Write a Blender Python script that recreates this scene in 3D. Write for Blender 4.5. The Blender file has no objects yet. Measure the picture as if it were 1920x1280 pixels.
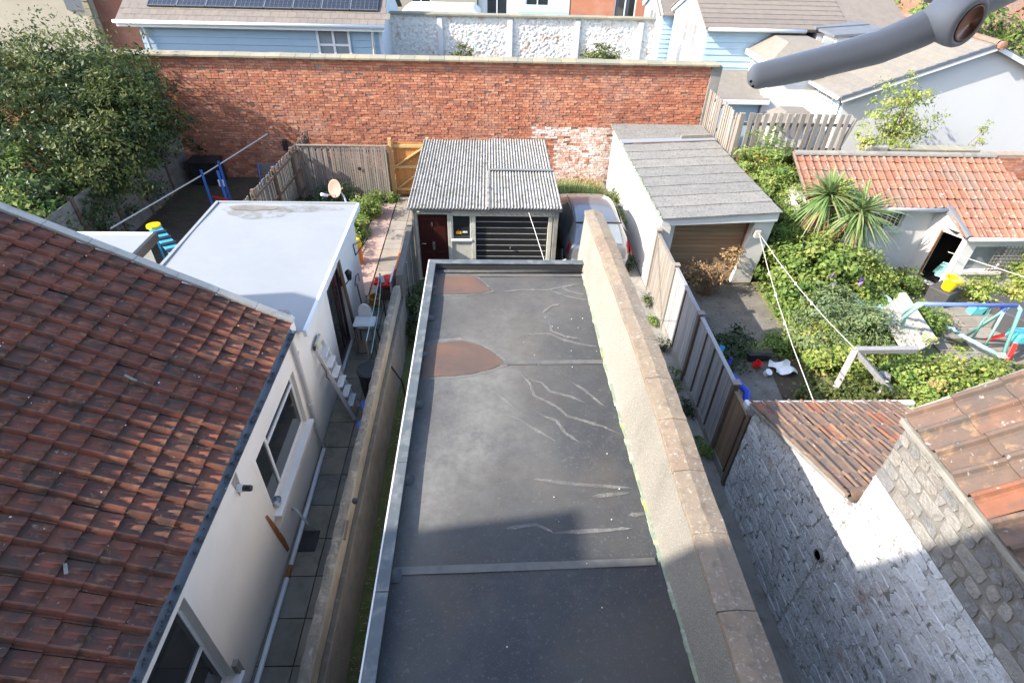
import bpy, math, random
import numpy as np
from mathutils import Vector, Matrix
random.seed(7); rng = np.random.default_rng(7)
S = bpy.context.scene
COL = S.collection
# ---------------------------------------------------------------- camera, world, sun, exposure
CAM_Z = 8.0
cd = bpy.data.cameras.new('camera'); cam = bpy.data.objects.new('camera', cd); COL.objects.link(cam)
cd.sensor_width = 36.0; cd.lens = 20.0; cd.clip_start = 0.02; cd.clip_end = 900
_y = Vector((917-960, 640+199, -1067)).normalized()
_z = -Vector((917-960, 640-2000, -1067)).normalized()
_z = (_z - _y*_z.dot(_y)).normalized(); _x = _y.cross(_z)
_m = Matrix((_x, _y, _z)).to_4x4(); _m.translation = Vector((0, 0, CAM_Z))
cam.matrix_world = _m
S.camera = cam
SUN = Vector((-1.4, -0.4, 1.0)).normalized()          # towards the sun
EL = math.asin(SUN.z); AZ = math.atan2(SUN.x, SUN.y)
w = bpy.data.worlds.new('World'); S.world = w; w.use_nodes = True
wn = w.node_tree
sky = wn.nodes.new('ShaderNodeTexSky'); sky.sky_type = 'NISHITA'; sky.sun_disc = False
sky.sun_elevation = EL; sky.sun_rotation = AZ; sky.air_density = 1.0; sky.dust_density = 1.5; sky.ozone_density = 1.0
bg = wn.nodes['Background']; bg.inputs['Strength'].default_value = 0.15
wn.links.new(sky.outputs['Color'], bg.inputs['Color'])
sl = bpy.data.lights.new('sun', 'SUN'); sl.energy = 3.0; sl.angle = math.radians(0.53); sl.color = (1.0, 0.925, 0.81)
so = bpy.data.objects.new('sun', sl); COL.objects.link(so)
so.rotation_euler = SUN.to_track_quat('Z', 'Y').to_euler(); so.location = (-20, -6, 30)
S.view_settings.view_transform = 'Standard'; S.view_settings.look = 'None'
S.view_settings.exposure = 1.85; S.view_settings.gamma = 1.0; S.view_settings.use_curve_mapping = False
S.render.engine = 'CYCLES'; S.cycles.max_bounces = 6; S.cycles.diffuse_bounces = 3; S.cycles.glossy_bounces = 3; S.cycles.transmission_bounces = 3; S.cycles.transparent_max_bounces = 6
# ---------------------------------------------------------------- helpers
V = Vector
class MB:
    def __init__(s): s.v = []; s.f = []; s.t = []; s._tint = 0.0
    def add(s, vs, fs):
        o = len(s.v); s.v.extend([tuple(p) for p in vs])
        s.f.extend([tuple(i+o for i in f) for f in fs]); s.t.extend([s._tint]*len(vs)); return s
    def tint(s, t): s._tint = t; return s
    def box(s, x0, x1, y0, y1, z0, z1):
        return s.add([(x0,y0,z0),(x1,y0,z0),(x1,y1,z0),(x0,y1,z0),(x0,y0,z1),(x1,y0,z1),(x1,y1,z1),(x0,y1,z1)],
                     [(0,3,2,1),(4,5,6,7),(0,1,5,4),(1,2,6,5),(2,3,7,6),(3,0,4,7)])
    def hexa(s, b, t):                     # 4 bottom + 4 top corners
        return s.add(list(b)+list(t), [(0,3,2,1),(4,5,6,7),(0,1,5,4),(1,2,6,5),(2,3,7,6),(3,0,4,7)])
    def beam(s, p, q, w_, h_, up=(0,0,1)):
        p = V(p); q = V(q); d = (q-p).normalized(); u = V(up)
        if abs(d.dot(u)) > 0.98: u = V((0,1,0))
        a = d.cross(u).normalized(); b = a.cross(d).normalized()
        a = a*(w_/2); b = b*(h_/2)
        return s.hexa([p-a-b, p+a-b, p+a+b, p-a+b], [q-a-b, q+a-b, q+a+b, q-a+b])
    def tube(s, pts, r, n=8, caps=True):
        pts = [V(p) for p in pts]; rs = r if isinstance(r, (list, tuple)) else [r]*len(pts)
        vs = []; fs = []; pa = None
        for i, p in enumerate(pts):
            d = (pts[min(i+1, len(pts)-1)]-pts[max(i-1, 0)]).normalized()
            if pa is None:
                u = V((0,0,1)) if abs(d.z) < 0.95 else V((1,0,0)); a = d.cross(u).normalized()
            else: a = (pa - d*pa.dot(d)).normalized()
            pa = a; b = d.cross(a)
            for k in range(n):
                t = 2*math.pi*k/n; vs.append(p + (a*math.cos(t)+b*math.sin(t))*rs[i])
        for i in range(len(pts)-1):
            for k in range(n):
                fs.append((i*n+k, i*n+(k+1)%n, (i+1)*n+(k+1)%n, (i+1)*n+k))
        if caps: fs.append(tuple(range(n-1,-1,-1))); fs.append(tuple((len(pts)-1)*n+k for k in range(n)))
        return s.add(vs, fs)
    def lathe(s, prof, c=(0,0,0), n=20, axis=None):
        vs = []; fs = []; c = V(c)
        q = V((0,0,1)).rotation_difference(V(axis)) if axis is not None else None
        for r, z_ in prof:
            for k in range(n):
                t = 2*math.pi*k/n; p = V((r*math.cos(t), r*math.sin(t), z_))
                vs.append(c + (q @ p if q else p))
        for i in range(len(prof)-1):
            for k in range(n): fs.append((i*n+k, i*n+(k+1)%n, (i+1)*n+(k+1)%n, (i+1)*n+k))
        if prof[0][0] > 1e-5: fs.append(tuple(range(n-1,-1,-1)))
        if prof[-1][0] > 1e-5: fs.append(tuple((len(prof)-1)*n+k for k in range(n)))
        return s.add(vs, fs)
    def prism(s, poly, ext):               # poly: list of 3D points (planar), ext: vector
        n = len(poly); e = V(ext); a = [V(p) for p in poly]; b = [p+e for p in a]
        return s.add(a+b, [tuple(range(n-1,-1,-1)), tuple(range(n, 2*n))]+[(i,(i+1)%n,n+(i+1)%n,n+i) for i in range(n)])
    def poly(s, pts): return s.add(pts, [tuple(range(len(pts)))])
    def grid(s, nu, nv, fn):
        vs = [fn(i/nu, j/nv) for j in range(nv+1) for i in range(nu+1)]
        fs = [(j*(nu+1)+i, j*(nu+1)+i+1, (j+1)*(nu+1)+i+1, (j+1)*(nu+1)+i) for j in range(nv) for i in range(nu)]
        return s.add(vs, fs)
    def wall(s, o, u, v, L, H, ops=(), depth=0.1):
        """flat wall sheet with real openings: origin o, unit u along, unit v up; openings (u0,u1,v0,v1) with reveals 'depth' deep (inward = -u x v)"""
        o = V(o); u = V(u); v = V(v); nrm = u.cross(v)
        us = sorted(set([0, L]+[a for op in ops for a in op[:2]])); vs_ = sorted(set([0, H]+[a for op in ops for a in op[2:]]))
        for i in range(len(us)-1):
            for j in range(len(vs_)-1):
                cu = (us[i]+us[i+1])/2; cv = (vs_[j]+vs_[j+1])/2
                if any(op[0] < cu < op[1] and op[2] < cv < op[3] for op in ops): continue
                s.poly([o+u*us[i]+v*vs_[j], o+u*us[i+1]+v*vs_[j], o+u*us[i+1]+v*vs_[j+1], o+u*us[i]+v*vs_[j+1]])
        for a, b, c, d in ops:
            P = [o+u*a+v*c, o+u*b+v*c, o+u*b+v*d, o+u*a+v*d]
            for k in range(4):
                p, q = P[k], P[(k+1)%4]; s.poly([p, p-nrm*depth, q-nrm*depth, q])
        return s
    def mesh(s, name, smooth=False):
        m = bpy.data.meshes.new(name); m.from_pydata(s.v, [], s.f)
        if any(s.t):
            a = m.attributes.new('tint', 'FLOAT', 'POINT'); a.data.foreach_set('value', s.t)
        if smooth:
            m.polygons.foreach_set('use_smooth', [True]*len(m.polygons))
        m.update(); return m
    def build(s, name, mt, parent=None, smooth=False, bevel=0.0, kind=None, seg=2, label=None):
        return link(name, s.mesh(name, smooth), mt, parent, bevel, kind, seg, label)
def link(name, me, mt=None, parent=None, bevel=0.0, kind=None, seg=2, label=None):
    o = bpy.data.objects.new(name, me); COL.objects.link(o)
    if mt is not None and len(me.materials) == 0: me.materials.append(mt)
    if parent is not None:
        o.parent = parent
        if parent.type == 'EMPTY': o.matrix_parent_inverse = Matrix.Translation(-parent.location)
    if bevel:
        b = o.modifiers.new('bevel', 'BEVEL'); b.width = bevel; b.segments = seg; b.limit_method = 'ANGLE'; b.angle_limit = math.radians(40)
    if kind: o['kind'] = kind
    if label: o['label'] = label
    return o
def thing(name, label, cat, loc=(0,0,0), group=None):
    o = bpy.data.objects.new(name, None); COL.objects.link(o); o.location = loc; o.empty_display_size = 0.2
    o['label'] = label; o['category'] = cat
    if group: o['group'] = group
    return o
def tag(o, label, cat, group=None, kind=None):
    o['label'] = label; o['category'] = cat
    if group: o['group'] = group
    if kind: o['kind'] = kind
    return o
def struct(o): o['kind'] = 'structure'; return o
def inst(me, name, parent, loc, rot=None, scale=None):
    o = bpy.data.objects.new(name, me); COL.objects.link(o); o.parent = parent
    if parent is not None and parent.type == 'EMPTY': o.matrix_parent_inverse = Matrix.Translation(-parent.location)
    o.location = loc
    if rot is not None: o.rotation_euler = rot
    if scale is not None: o.scale = scale
    return o
# ---------------------------------------------------------------- materials
def _ramp(nt, fac, stops):
    r = nt.nodes.new('ShaderNodeValToRGB'); nt.links.new(fac, r.inputs[0])
    while len(r.color_ramp.elements) < len(stops): r.color_ramp.elements.new(0.5)
    for e, (p, c) in zip(r.color_ramp.elements, stops):
        e.position = p; e.color = (*c, 1) if len(c) == 3 else c
    return r.outputs[0]
def _noise(nt, vec, scale, detail=4, rough=0.6, dist=0.0):
    n = nt.nodes.new('ShaderNodeTexNoise'); n.inputs['Scale'].default_value = scale; n.inputs['Detail'].default_value = detail
    n.inputs['Roughness'].default_value = rough; n.inputs['Distortion'].default_value = dist
    nt.links.new(vec, n.inputs['Vector']); return n.outputs['Fac']
def _mix(nt, a, b, fac, mode='MIX'):
    m = nt.nodes.new('ShaderNodeMix'); m.data_type = 'RGBA'; m.blend_type = mode
    for s_, x in ((m.inputs[6], a), (m.inputs[7], b)):
        if isinstance(x, tuple): s_.default_value = (*x, 1)
        else: nt.links.new(x, s_)
    if isinstance(fac, (int, float)): m.inputs[0].default_value = fac
    else: nt.links.new(fac, m.inputs[0])
    return m.outputs[2]
def mat(name, c1, c2=None, scale=3.0, rough=0.8, bump=0.15, bscale=60, bdist=0.01, metal=0.0, layers=(), tints=None, tint_amt=1.0,
        stretch=None, spec=0.4, alpha_noise=None, coords='pos', transl=0.0, wave=None, coat=0.0, rough2=None, emit=None):
    """procedural material: noise between c1 and c2, then layers (colour, scale, lo, hi, amount[, stretch]), then a per-piece tint ramp"""
    m = bpy.data.materials.new(name); m.use_nodes = True; nt = m.node_tree
    P = nt.nodes['Principled BSDF']
    if coords == 'pos':
        g = nt.nodes.new('ShaderNodeNewGeometry'); vec = g.outputs['Position']
    else:
        g = nt.nodes.new('ShaderNodeTexCoord'); vec = g.outputs['Object']
    def st(vec, sc):
        if not sc: return vec
        mp = nt.nodes.new('ShaderNodeVectorMath'); mp.operation = 'MULTIPLY'; mp.inputs[1].default_value = sc
        nt.links.new(vec, mp.inputs[0]); return mp.outputs[0]
    v0 = st(vec, stretch)
    c2 = c2 or tuple(x*0.75 for x in c1)
    col = _ramp(nt, _noise(nt, v0, scale, 6, 0.65), [(0.3, c1), (0.7, c2)])
    if tints:
        oi = nt.nodes.new('ShaderNodeObjectInfo'); at = nt.nodes.new('ShaderNodeAttribute'); at.attribute_name = 'tint'
        ad = nt.nodes.new('ShaderNodeMath'); ad.operation = 'ADD'; nt.links.new(oi.outputs['Random'], ad.inputs[0]); nt.links.new(at.outputs['Fac'], ad.inputs[1])
        fr = nt.nodes.new('ShaderNodeMath'); fr.operation = 'FRACT'; nt.links.new(ad.outputs[0], fr.inputs[0])
        n = len(tints); r = _ramp(nt, fr.outputs[0], [(i/n, t) for i, t in enumerate(tints)])
        r.node.color_ramp.interpolation = 'CONSTANT' if n > 3 else 'LINEAR'
        col = _mix(nt, col, r, tint_amt, 'MULTIPLY')
    for L in layers:
        lc, ls, lo, hi, am = L[:5]; sv = st(vec, L[5]) if len(L) > 5 else vec
        f = _noise(nt, sv, ls, 5, 0.6, 0.3)
        mr = nt.nodes.new('ShaderNodeMapRange'); mr.inputs[1].default_value = lo; mr.inputs[2].default_value = hi; mr.inputs[4].default_value = am
        nt.links.new(f, mr.inputs[0]); col = _mix(nt, col, lc, mr.outputs[0])
    nt.links.new(col, P.inputs['Base Color'])
    P.inputs['Metallic'].default_value = metal; P.inputs['Specular IOR Level'].default_value = spec
    if rough2 is None: P.inputs['Roughness'].default_value = rough
    else:
        mr = nt.nodes.new('ShaderNodeMapRange'); mr.inputs[1].default_value = 0.35; mr.inputs[2].default_value = 0.65; mr.inputs[3].default_value = rough; mr.inputs[4].default_value = rough2
        nt.links.new(_noise(nt, vec, scale*1.3, 4), mr.inputs[0]); nt.links.new(mr.outputs[0], P.inputs['Roughness'])
    if coat: P.inputs['Coat Weight'].default_value = coat; P.inputs['Coat Roughness'].default_value = 0.08
    if bump:
        b = nt.nodes.new('ShaderNodeBump'); b.inputs['Strength'].default_value = bump; b.inputs['Distance'].default_value = bdist
        nt.links.new(_noise(nt, v0, bscale, 5, 0.7), b.inputs['Height']); nt.links.new(b.outputs[0], P.inputs['Normal'])
    if alpha_noise:
        sc, lo, hi = alpha_noise
        mr = nt.nodes.new('ShaderNodeMapRange'); mr.inputs[1].default_value = lo; mr.inputs[2].default_value = hi
        nt.links.new(_noise(nt, vec, sc, 5, 0.7), mr.inputs[0]); nt.links.new(mr.outputs[0], P.inputs['Alpha'])
    if emit: P.inputs['Emission Color'].default_value = (*emit[0], 1); P.inputs['Emission Strength'].default_value = emit[1]
    if transl:
        out = nt.nodes['Material Output']; tr = nt.nodes.new('ShaderNodeBsdfTranslucent'); ms = nt.nodes.new('ShaderNodeMixShader')
        nt.links.new(col, tr.inputs[0]); ms.inputs[0].default_value = transl
        nt.links.new(P.outputs[0], ms.inputs[1]); nt.links.new(tr.outputs[0], ms.inputs[2]); nt.links.new(ms.outputs[0], out.inputs[0])
    return m
def leafmat(name, cols, rough=0.5, transl=0.3):
    """leaf colours picked at random per leaf"""
    m = bpy.data.materials.new(name); m.use_nodes = True; nt = m.node_tree; P = nt.nodes['Principled BSDF']
    at = nt.nodes.new('ShaderNodeAttribute'); at.attribute_name = 'tint'
    col = _ramp(nt, at.outputs['Fac'], [(i/max(1, len(cols)-1), c) for i, c in enumerate(cols)])
    nt.links.new(col, P.inputs['Base Color']); P.inputs['Roughness'].default_value = rough; P.inputs['Specular IOR Level'].default_value = 0.22
    out = nt.nodes['Material Output']; tr = nt.nodes.new('ShaderNodeBsdfTranslucent'); ms = nt.nodes.new('ShaderNodeMixShader')
    nt.links.new(col, tr.inputs[0]); ms.inputs[0].default_value = transl
    nt.links.new(P.outputs[0], ms.inputs[1]); nt.links.new(tr.outputs[0], ms.inputs[2]); nt.links.new(ms.outputs[0], out.inputs[0])
    return m
MT = {}
def M_(k, *a, **kw): MT[k] = mat(k, *a, **kw); return MT[k]
# ground and masonry
M_('soil', (.085,.062,.042), (.05,.038,.026), 2.0, .95, .5, 30, .03, layers=[((.16,.15,.11), 9, .55, .7, .5), ((.06,.09,.025), 1.3, .5, .68, .7)])
M_('bare_earth', (.2,.185,.16), (.12,.105,.085), 2.5, .95, .5, 40, .02, layers=[((.33,.31,.28), 14, .6, .72, .6), ((.05,.045,.035), 3, .58, .75, .6)])
M_('concrete', (.29,.275,.245), (.2,.19,.17), 2.2, .9, .3, 80, .006, layers=[((.12,.115,.09), 4, .52, .72, .7), ((.42,.4,.36), 9, .6, .75, .4)])
M_('slab', (.28,.25,.215), (.21,.19,.165), 3, .9, .3, 70, .006, tints=[(1,1,1),(.86,.84,.82),(1.08,1.02,.96),(.93,.96,.95)], layers=[((.1,.1,.07), 5, .56, .75, .6)])
M_('slab_wet', (.25,.225,.185), (.175,.158,.13), 2, .8, .3, 70, .006, tints=[(1,1,1),(.84,.86,.84),(1.15,1.1,1.0)], layers=[((.08,.085,.055), 3, .5, .7, .6), ((.24,.225,.19), 9, .6, .75, .4)])
M_('pink_slab', (.40,.28,.24), (.32,.24,.21), 3, .9, .3, 70, .006, tints=[(1,1,1),(.88,.88,.88),(1.1,1.05,1.0)])
M_('render_cream', (.74,.69,.63), (.66,.615,.565), 1.2, .9, .12, 120, .004, layers=[((.52,.48,.42), .9, .55, .85, .35), ((.4,.36,.31), 1.6, .62, .8, .35, (1,1,.25))])
M_('render_white', (.7,.69,.67), (.62,.61,.58), 1.0, .9, .12, 120, .004, layers=[((.55,.52,.46), 1.3, .55, .85, .45), ((.42,.4,.34), 4, .66, .8, .5, (1,1,.35))])
M_('render_gable', (.6,.595,.585), (.565,.56,.55), .7, .9, .08, 140, .003, layers=[((.6,.59,.56), 1.1, .6, .85, .3, (1,1,.3))])
M_('pebbledash', (.385,.36,.315), (.25,.23,.195), 75, .95, 1.0, 70, .03, layers=[((.21,.19,.16), 1.3, .46, .66, .65, (1,1,.3)), ((.3,.27,.22), 4, .5, .68, .5, (1,1,.25)), ((.55,.52,.46), 110, .53, .62, .8)])
M_('coping', (.25,.2,.15), (.18,.145,.11), 7, .92, .5, 60, .012, coords='pos', tints=[(1,1,1),(1.04,.96,.92),(.97,.99,1.0),(1.05,1.03,.98)], layers=[((.36,.34,.3), 26, .57, .66, .75), ((.12,.095,.075), 9, .53, .68, .65), ((.3,.23,.155), 1.6, .48, .7, .5), ((.22,.15,.115), 1.1, .52, .68, .4)])
M_('coping_buff', (.29,.265,.205), (.23,.215,.17), 3, .92, .4, 60, .012, tints=[(1,1,1),(.85,.88,.85),(1.1,1.05,.95)], layers=[((.2,.2,.1), 5, .55, .72, .6)])
M_('garden_wall', (.25,.225,.185), (.165,.15,.125), 5, .95, 1.0, 26, .035, layers=[((.4,.37,.31), 7, .54, .64, .6), ((.1,.1,.07), 2.2, .5, .68, .7), ((.12,.1,.08), 13, .55, .65, .5)])
M_('block_grey', (.23,.215,.19), (.16,.15,.135), 4, .95, .9, 30, .025, layers=[((.33,.32,.29), 9, .6, .75, .5), ((.08,.08,.06), 2, .52, .75, .6, (1,1,.4))])
M_('block_dark', (.13,.125,.115), (.09,.086,.08), 4, .95, .8, 30, .02, layers=[((.2,.195,.18), 9, .56, .68, .5)])
M_('mortar', (.34,.27,.21), (.24,.185,.145), 8, .95, .4, 90, .006)
M_('mortar_dark', (.2,.185,.165), (.13,.122,.11), 8, .95, .5, 60, .01)
M_('mortar_white', (.72,.73,.74), (.58,.58,.59), 8, .95, 1.0, 30, .04, layers=[((.2,.195,.18), 9, .5, .6, .85)])
M_('brick', (.47,.195,.12), (.385,.15,.095), 14, .92, .4, 90, .006,
   tints=[(1,1,1),(1.12,1.1,1.0),(.86,.84,.84),(1.22,1.3,1.2),(.97,.9,.85),(1.08,1.0,.9),(.7,.72,.8),(1.15,1.3,1.25),(.92,1,1),(1.05,.95,.9),(.8,.78,.8),(1.3,1.45,1.4)], layers=[((.62,.47,.38), 1.0, .5, .8, .35), ((.12,.09,.08), 1.4, .62, .85, .45)])
M_('brick_white', (.78,.71,.66), (.68,.6,.55), 14, .92, .5, 60, .008, tints=[(1,1,1),(1,.86,.8),(1.06,1.06,1.05),(.88,.66,.57),(.95,.93,.92)], layers=[((.44,.21,.14), 7, .5, .64, .7)])
M_('stone_white', (.82,.83,.85), (.7,.715,.74), 6, .9, 1.0, 28, .05, tints=[(1,1,1),(.88,.89,.9),(1.08,1.08,1.08),(.94,.92,.9)], layers=[((.26,.255,.25), 14, .58, .63, .75), ((.4,.25,.2), 2.2, .6, .66, .7), ((.86,.87,.89), 3, .45, .6, .6), ((.4,.4,.42), 1.3, .54, .7, .4)])
M_('stone_grey', (.36,.345,.325), (.26,.25,.24), 7, .92, 1.0, 28, .05, tints=[(1,1,1),(1.15,1.13,1.1),(.82,.84,.88),(1.05,1.0,.95)], layers=[((.52,.5,.47), 9, .6, .72, .6), ((.13,.12,.1), 6, .6, .75, .5)])
M_('rubble_white', (.84,.81,.75), (.74,.7,.64), 9, .92, .6, 14, .05, layers=[((.5,.47,.42), 7, .52, .62, .6), ((.5,.3,.23), 2.4, .57, .63, .6)])
# roofs
M_('tile_roll', (.225,.08,.05), (.15,.057,.04), 7, .82, .4, 70, .008, tints=[(1,1,1),(.9,.88,.88),(1.12,1.02,.95),(.8,.8,.82)], layers=[((.055,.042,.036), 3.5, .47, .62, .7), ((.3,.15,.08), 6, .55, .66, .55)])
M_('tile_left', (.15,.063,.043), (.1,.045,.035), 7, .82, .4, 70, .008,
   tints=[(1,1,1),(.9,.88,.88),(1.12,1.02,.95),(.78,.78,.8),(1.06,.95,.9),(.95,.97,.97),(1.18,1.1,1.02),(.86,.84,.84)], layers=[((.055,.042,.036), 3.5, .47, .62, .75), ((.36,.33,.29), 14, .66, .69, .5), ((.3,.17,.08), 8, .58, .7, .5)])
M_('tile_right', (.2,.125,.092), (.14,.095,.075), 6, .85, .5, 60, .01,
   tints=[(1,1,1),(1.35,.85,.65),(.85,.9,.92),(1.0,.97,.95),(1.12,1.0,.9),(.8,.84,.86),(.92,.93,.92),(1.05,.95,.9),(.88,.9,.9)], layers=[((.09,.085,.08), 5, .5, .66, .7), ((.42,.39,.34), 13, .64, .68, .7), ((.32,.2,.11), 7, .56, .68, .6)])
M_('tile_orange', (.31,.145,.095), (.25,.115,.077), 5, .85, .35, 60, .01, tints=[(1,1,1),(.88,.85,.83),(1.12,1.1,1.05),(.95,1,1)], layers=[((.5,.46,.41), 11, .62, .66, .8), ((.19,.15,.125), .9, .48, .62, .7), ((.36,.17,.1), 4, .55, .7, .4)])
M_('tile_concrete', (.215,.195,.17), (.175,.16,.14), 4, .9, .2, 60, .006, tints=[(1,1,1),(.92,.92,.92),(1.06,1.04,1)], layers=[((.27,.255,.22), 9, .56, .68, .5)])
M_('tile_brown', (.19,.165,.145), (.15,.13,.115), 4, .9, .2, 60, .006, tints=[(1,1,1),(.94,.93,.92),(1.05,1.03,1)])
M_('tile_slate', (.14,.15,.17), (.1,.11,.125), 4, .7, .2, 60, .006, tints=[(1,1,1),(.9,.9,.92),(1.1,1.1,1.1)])
M_('asbestos', (.33,.315,.285), (.23,.22,.2), 4, .92, .5, 60, .008, layers=[((.09,.085,.07), 11, .535, .6, .85), ((.55,.53,.48), 18, .56, .64, .6), ((.2,.19,.165), 1.6, .5, .66, .5)])
M_('felt_grey', (.24,.23,.21), (.175,.168,.155), 5, .95, .7, 50, .012, tints=[(1,1,1),(.93,.93,.93),(1.06,1.05,1.04)], layers=[((.075,.075,.065), 18, .54, .62, .7), ((.34,.33,.3), 26, .6, .66, .7)], stretch=(.35,1,1))
M_('white_membrane', (.262,.275,.287), (.235,.248,.26), 1.1, .55, .08, 60, .004, layers=[((.3,.305,.305), 1.1, .52, .7, .45), ((.24,.235,.225), 14, .62, .68, .5)])
M_('dirt_film', (.24,.23,.2), (.19,.18,.16), 5, .9, .2, 60, .004, alpha_noise=(3.2, .4, .8))
M_('dust_film', (.25,.245,.225), (.19,.187,.175), 3, .85, .1, 60, .003, alpha_noise=(1.1, .32, 1.0))
M_('epdm', (.055,.0585,.065), (.046,.049,.055), 1.6, .7, .15, 45, .004, rough2=.85, spec=.1, layers=[((.09,.088,.083), .6, .42, .66, .5), ((.08,.083,.088), 5.5, .5, .66, .4), ((.05,.052,.056), 2.4, .56, .7, .3), ((.1,.085,.072), .5, .5, .64, .5), ((.19,.185,.175), 70, .6, .68, .4), ((.14,.14,.135), 24, .6, .66, .4)])
M_('epdm_cap', (.095,.11,.12), (.075,.087,.097), 2.2, .6, .12, 60, .004, layers=[((.22,.23,.22), 5, .5, .68, .6)])
M_('epdm_edge', (.05,.052,.057), (.04,.042,.045), 3, .5, .15, 50, .004)
M_('seam', (.135,.13,.12), (.1,.098,.094), 7, .6, .12, 60, .003, layers=[((.075,.078,.082), 5, .46, .66, .7)])
M_('rust_stain', (.115,.072,.052), (.085,.06,.05), 2.4, .62, .1, 40, .003, layers=[((.15,.08,.05), 1.5, .46, .62, .8), ((.1,.075,.065), 9, .6, .75, .4)])
M_('silt', (.235,.23,.215), (.2,.196,.185), 8, .85, .1, 60, .003, alpha_noise=(7.0, .22, .85))
M_('silt_rim', (.235,.228,.205), (.19,.185,.17), 8, .85, .1, 60, .003, alpha_noise=(5.0, .25, .9))
M_('slab_pale', (.42,.4,.36), (.34,.32,.285), 3, .9, .4, 60, .008, layers=[((.2,.19,.16), 5, .54, .68, .5)])
M_('wall_beige', (.36,.325,.265), (.28,.25,.205), 4, .95, .6, 30, .015, layers=[((.18,.16,.13), 3, .52, .68, .6, (1,.3,1))])
M_('scrub', (.24,.21,.12), (.15,.14,.075), 3, .95, .6, 30, .03, layers=[((.16,.2,.06), 2.2, .46, .62, .8), ((.3,.26,.19), 7, .55, .65, .6)])
M_('moss', (.3,.34,.24), (.2,.25,.2), 5, .95, .8, 40, .02, layers=[((.46,.45,.37), 6, .48, .6, .8), ((.3,.34,.08), 3, .55, .65, .7)])
M_('lead', (.2,.21,.225), (.15,.155,.165), 3, .6, .15, 40, .006)
M_('gutter_moss', (.1,.105,.105), (.06,.062,.062), 6, .9, .8, 30, .02, layers=[((.13,.14,.12), 9, .58, .7, .6)])
# timber, metal, plastic
M_('timber_grey', (.29,.262,.23), (.2,.18,.157), 3, .9, .4, 30, .006, stretch=(8,8,.6), tints=[(1,1,1),(.85,.84,.83),(1.14,1.12,1.1),(.95,.9,.86)], layers=[((.14,.115,.09), 3, .55, .75, .6, (9,9,.5))])
M_('timber_dark', (.16,.115,.085), (.11,.08,.06), 3, .9, .4, 30, .006, stretch=(8,8,.6), tints=[(1,1,1),(.82,.82,.82),(1.2,1.15,1.1)])
M_('timber_silver', (.34,.33,.33), (.24,.235,.24), 4, .85, .4, 30, .006, stretch=(9,9,.7), tints=[(1,1,1),(.88,.88,.88),(1.12,1.12,1.12)], layers=[((.16,.15,.15), 5, .55, .7, .6, (8,8,.5))])
M_('timber_brown', (.25,.17,.105), (.19,.125,.08), 3, .88, .3, 30, .006, stretch=(9,9,.6), tints=[(1,1,1),(.85,.85,.85),(1.15,1.12,1.1)])
M_('timber_orange', (.50,.235,.075), (.42,.19,.06), 3, .8, .3, 30, .005, stretch=(9,9,.6), tints=[(1,1,1),(.86,.85,.84),(1.1,1.1,1.08)])
M_('timber_new', (.58,.38,.16), (.5,.32,.13), 3, .8, .2, 30, .004, stretch=(5,5,1))
M_('timber_door', (.33,.235,.15), (.25,.175,.11), 2, .85, .3, 30, .005, stretch=(.6,8,8), tints=[(1,1,1),(.86,.84,.82),(1.12,1.06,1.0),(1.05,.9,.8)], layers=[((.42,.17,.09), 1.4, .55, .75, .5)])
M_('bark', (.25,.2,.15), (.17,.135,.1), 6, .95, .8, 30, .02)
M_('upvc', (.72,.72,.72), (.68,.68,.68), 2, .35, 0, spec=.5, layers=[((.6,.58,.54), 5, .66, .8, .3)])
M_('upvc_grey', (.52,.52,.53), (.48,.48,.49), 3, .4, 0, spec=.5, layers=[((.35,.34,.32), 4, .6, .8, .4)])
M_('white_paint', (.68,.67,.655), (.61,.6,.585), 2, .7, .1, 60, .004, layers=[((.5,.47,.42), 5, .62, .78, .5)])
M_('cream_paint', (.52,.505,.43), (.42,.41,.35), 3, .8, .3, 60, .006, layers=[((.23,.22,.18), 6, .55, .72, .6)])
M_('black_metal', (.013,.013,.014), (.018,.018,.019), 5, .45, .1, 60, .004, layers=[((.06,.058,.056), 7, .62, .74, .4)])
M_('black_plastic', (.022,.022,.024), (.03,.03,.032), 3, .4, .05)
M_('grey_plastic', (.075,.075,.08), (.06,.06,.065), 3, .5, .05)
M_('maroon', (.055,.012,.011), (.04,.01,.009), 2, .35, .1, 40, .003, layers=[((.2,.07,.05), 5, .64, .75, .5)])
M_('glass_dark', (.018,.022,.024), (.03,.034,.036), 1.6, .04, 0, spec=.7)
M_('glass_pale', (.26,.29,.31), (.18,.2,.21), 1.1, .06, 0, spec=.7)
M_('dark_void', (.012,.011,.01), (.02,.018,.016), 2, .95, 0)  # near-black colour that paints the darkness inside openings and holes
M_('aluminium', (.66,.66,.67), (.56,.56,.57), 3, .42, .05, 40, .002, metal=.15, layers=[((.3,.29,.27), 8, .6, .75, .5)])
M_('steel_dark', (.16,.14,.125), (.1,.09,.08), 8, .6, .2, metal=.4)
M_('chrome', (.75,.75,.76), (.6,.6,.61), 4, .22, 0, metal=.9)
M_('rust', (.34,.13,.035), (.2,.075,.03), 9, .95, .5, 60, .005)
M_('car_silver', (.26,.27,.285), (.23,.24,.255), 1, .3, 0, metal=.55, coat=.8)
M_('rubber', (.02,.02,.02), (.03,.03,.03), 4, .8, .1)
M_('tail_red', (.55,.012,.012), (.4,.01,.01), 6, .15, 0, spec=.7, coat=.6)
M_('red_plastic', (.62,.02,.018), (.55,.018,.016), 3, .4, .1)
M_('orange_plastic', (.75,.2,.02), (.65,.16,.02), 3, .4, .1)
M_('amber_plastic', (.5,.24,.03), (.34,.15,.02), 9, .35, .1)
M_('yellow_plastic', (.82,.56,.01), (.78,.52,.01), 3, .38, .05)
M_('blue_plastic', (.02,.06,.5), (.02,.05,.42), 3, .4, .1)
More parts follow.
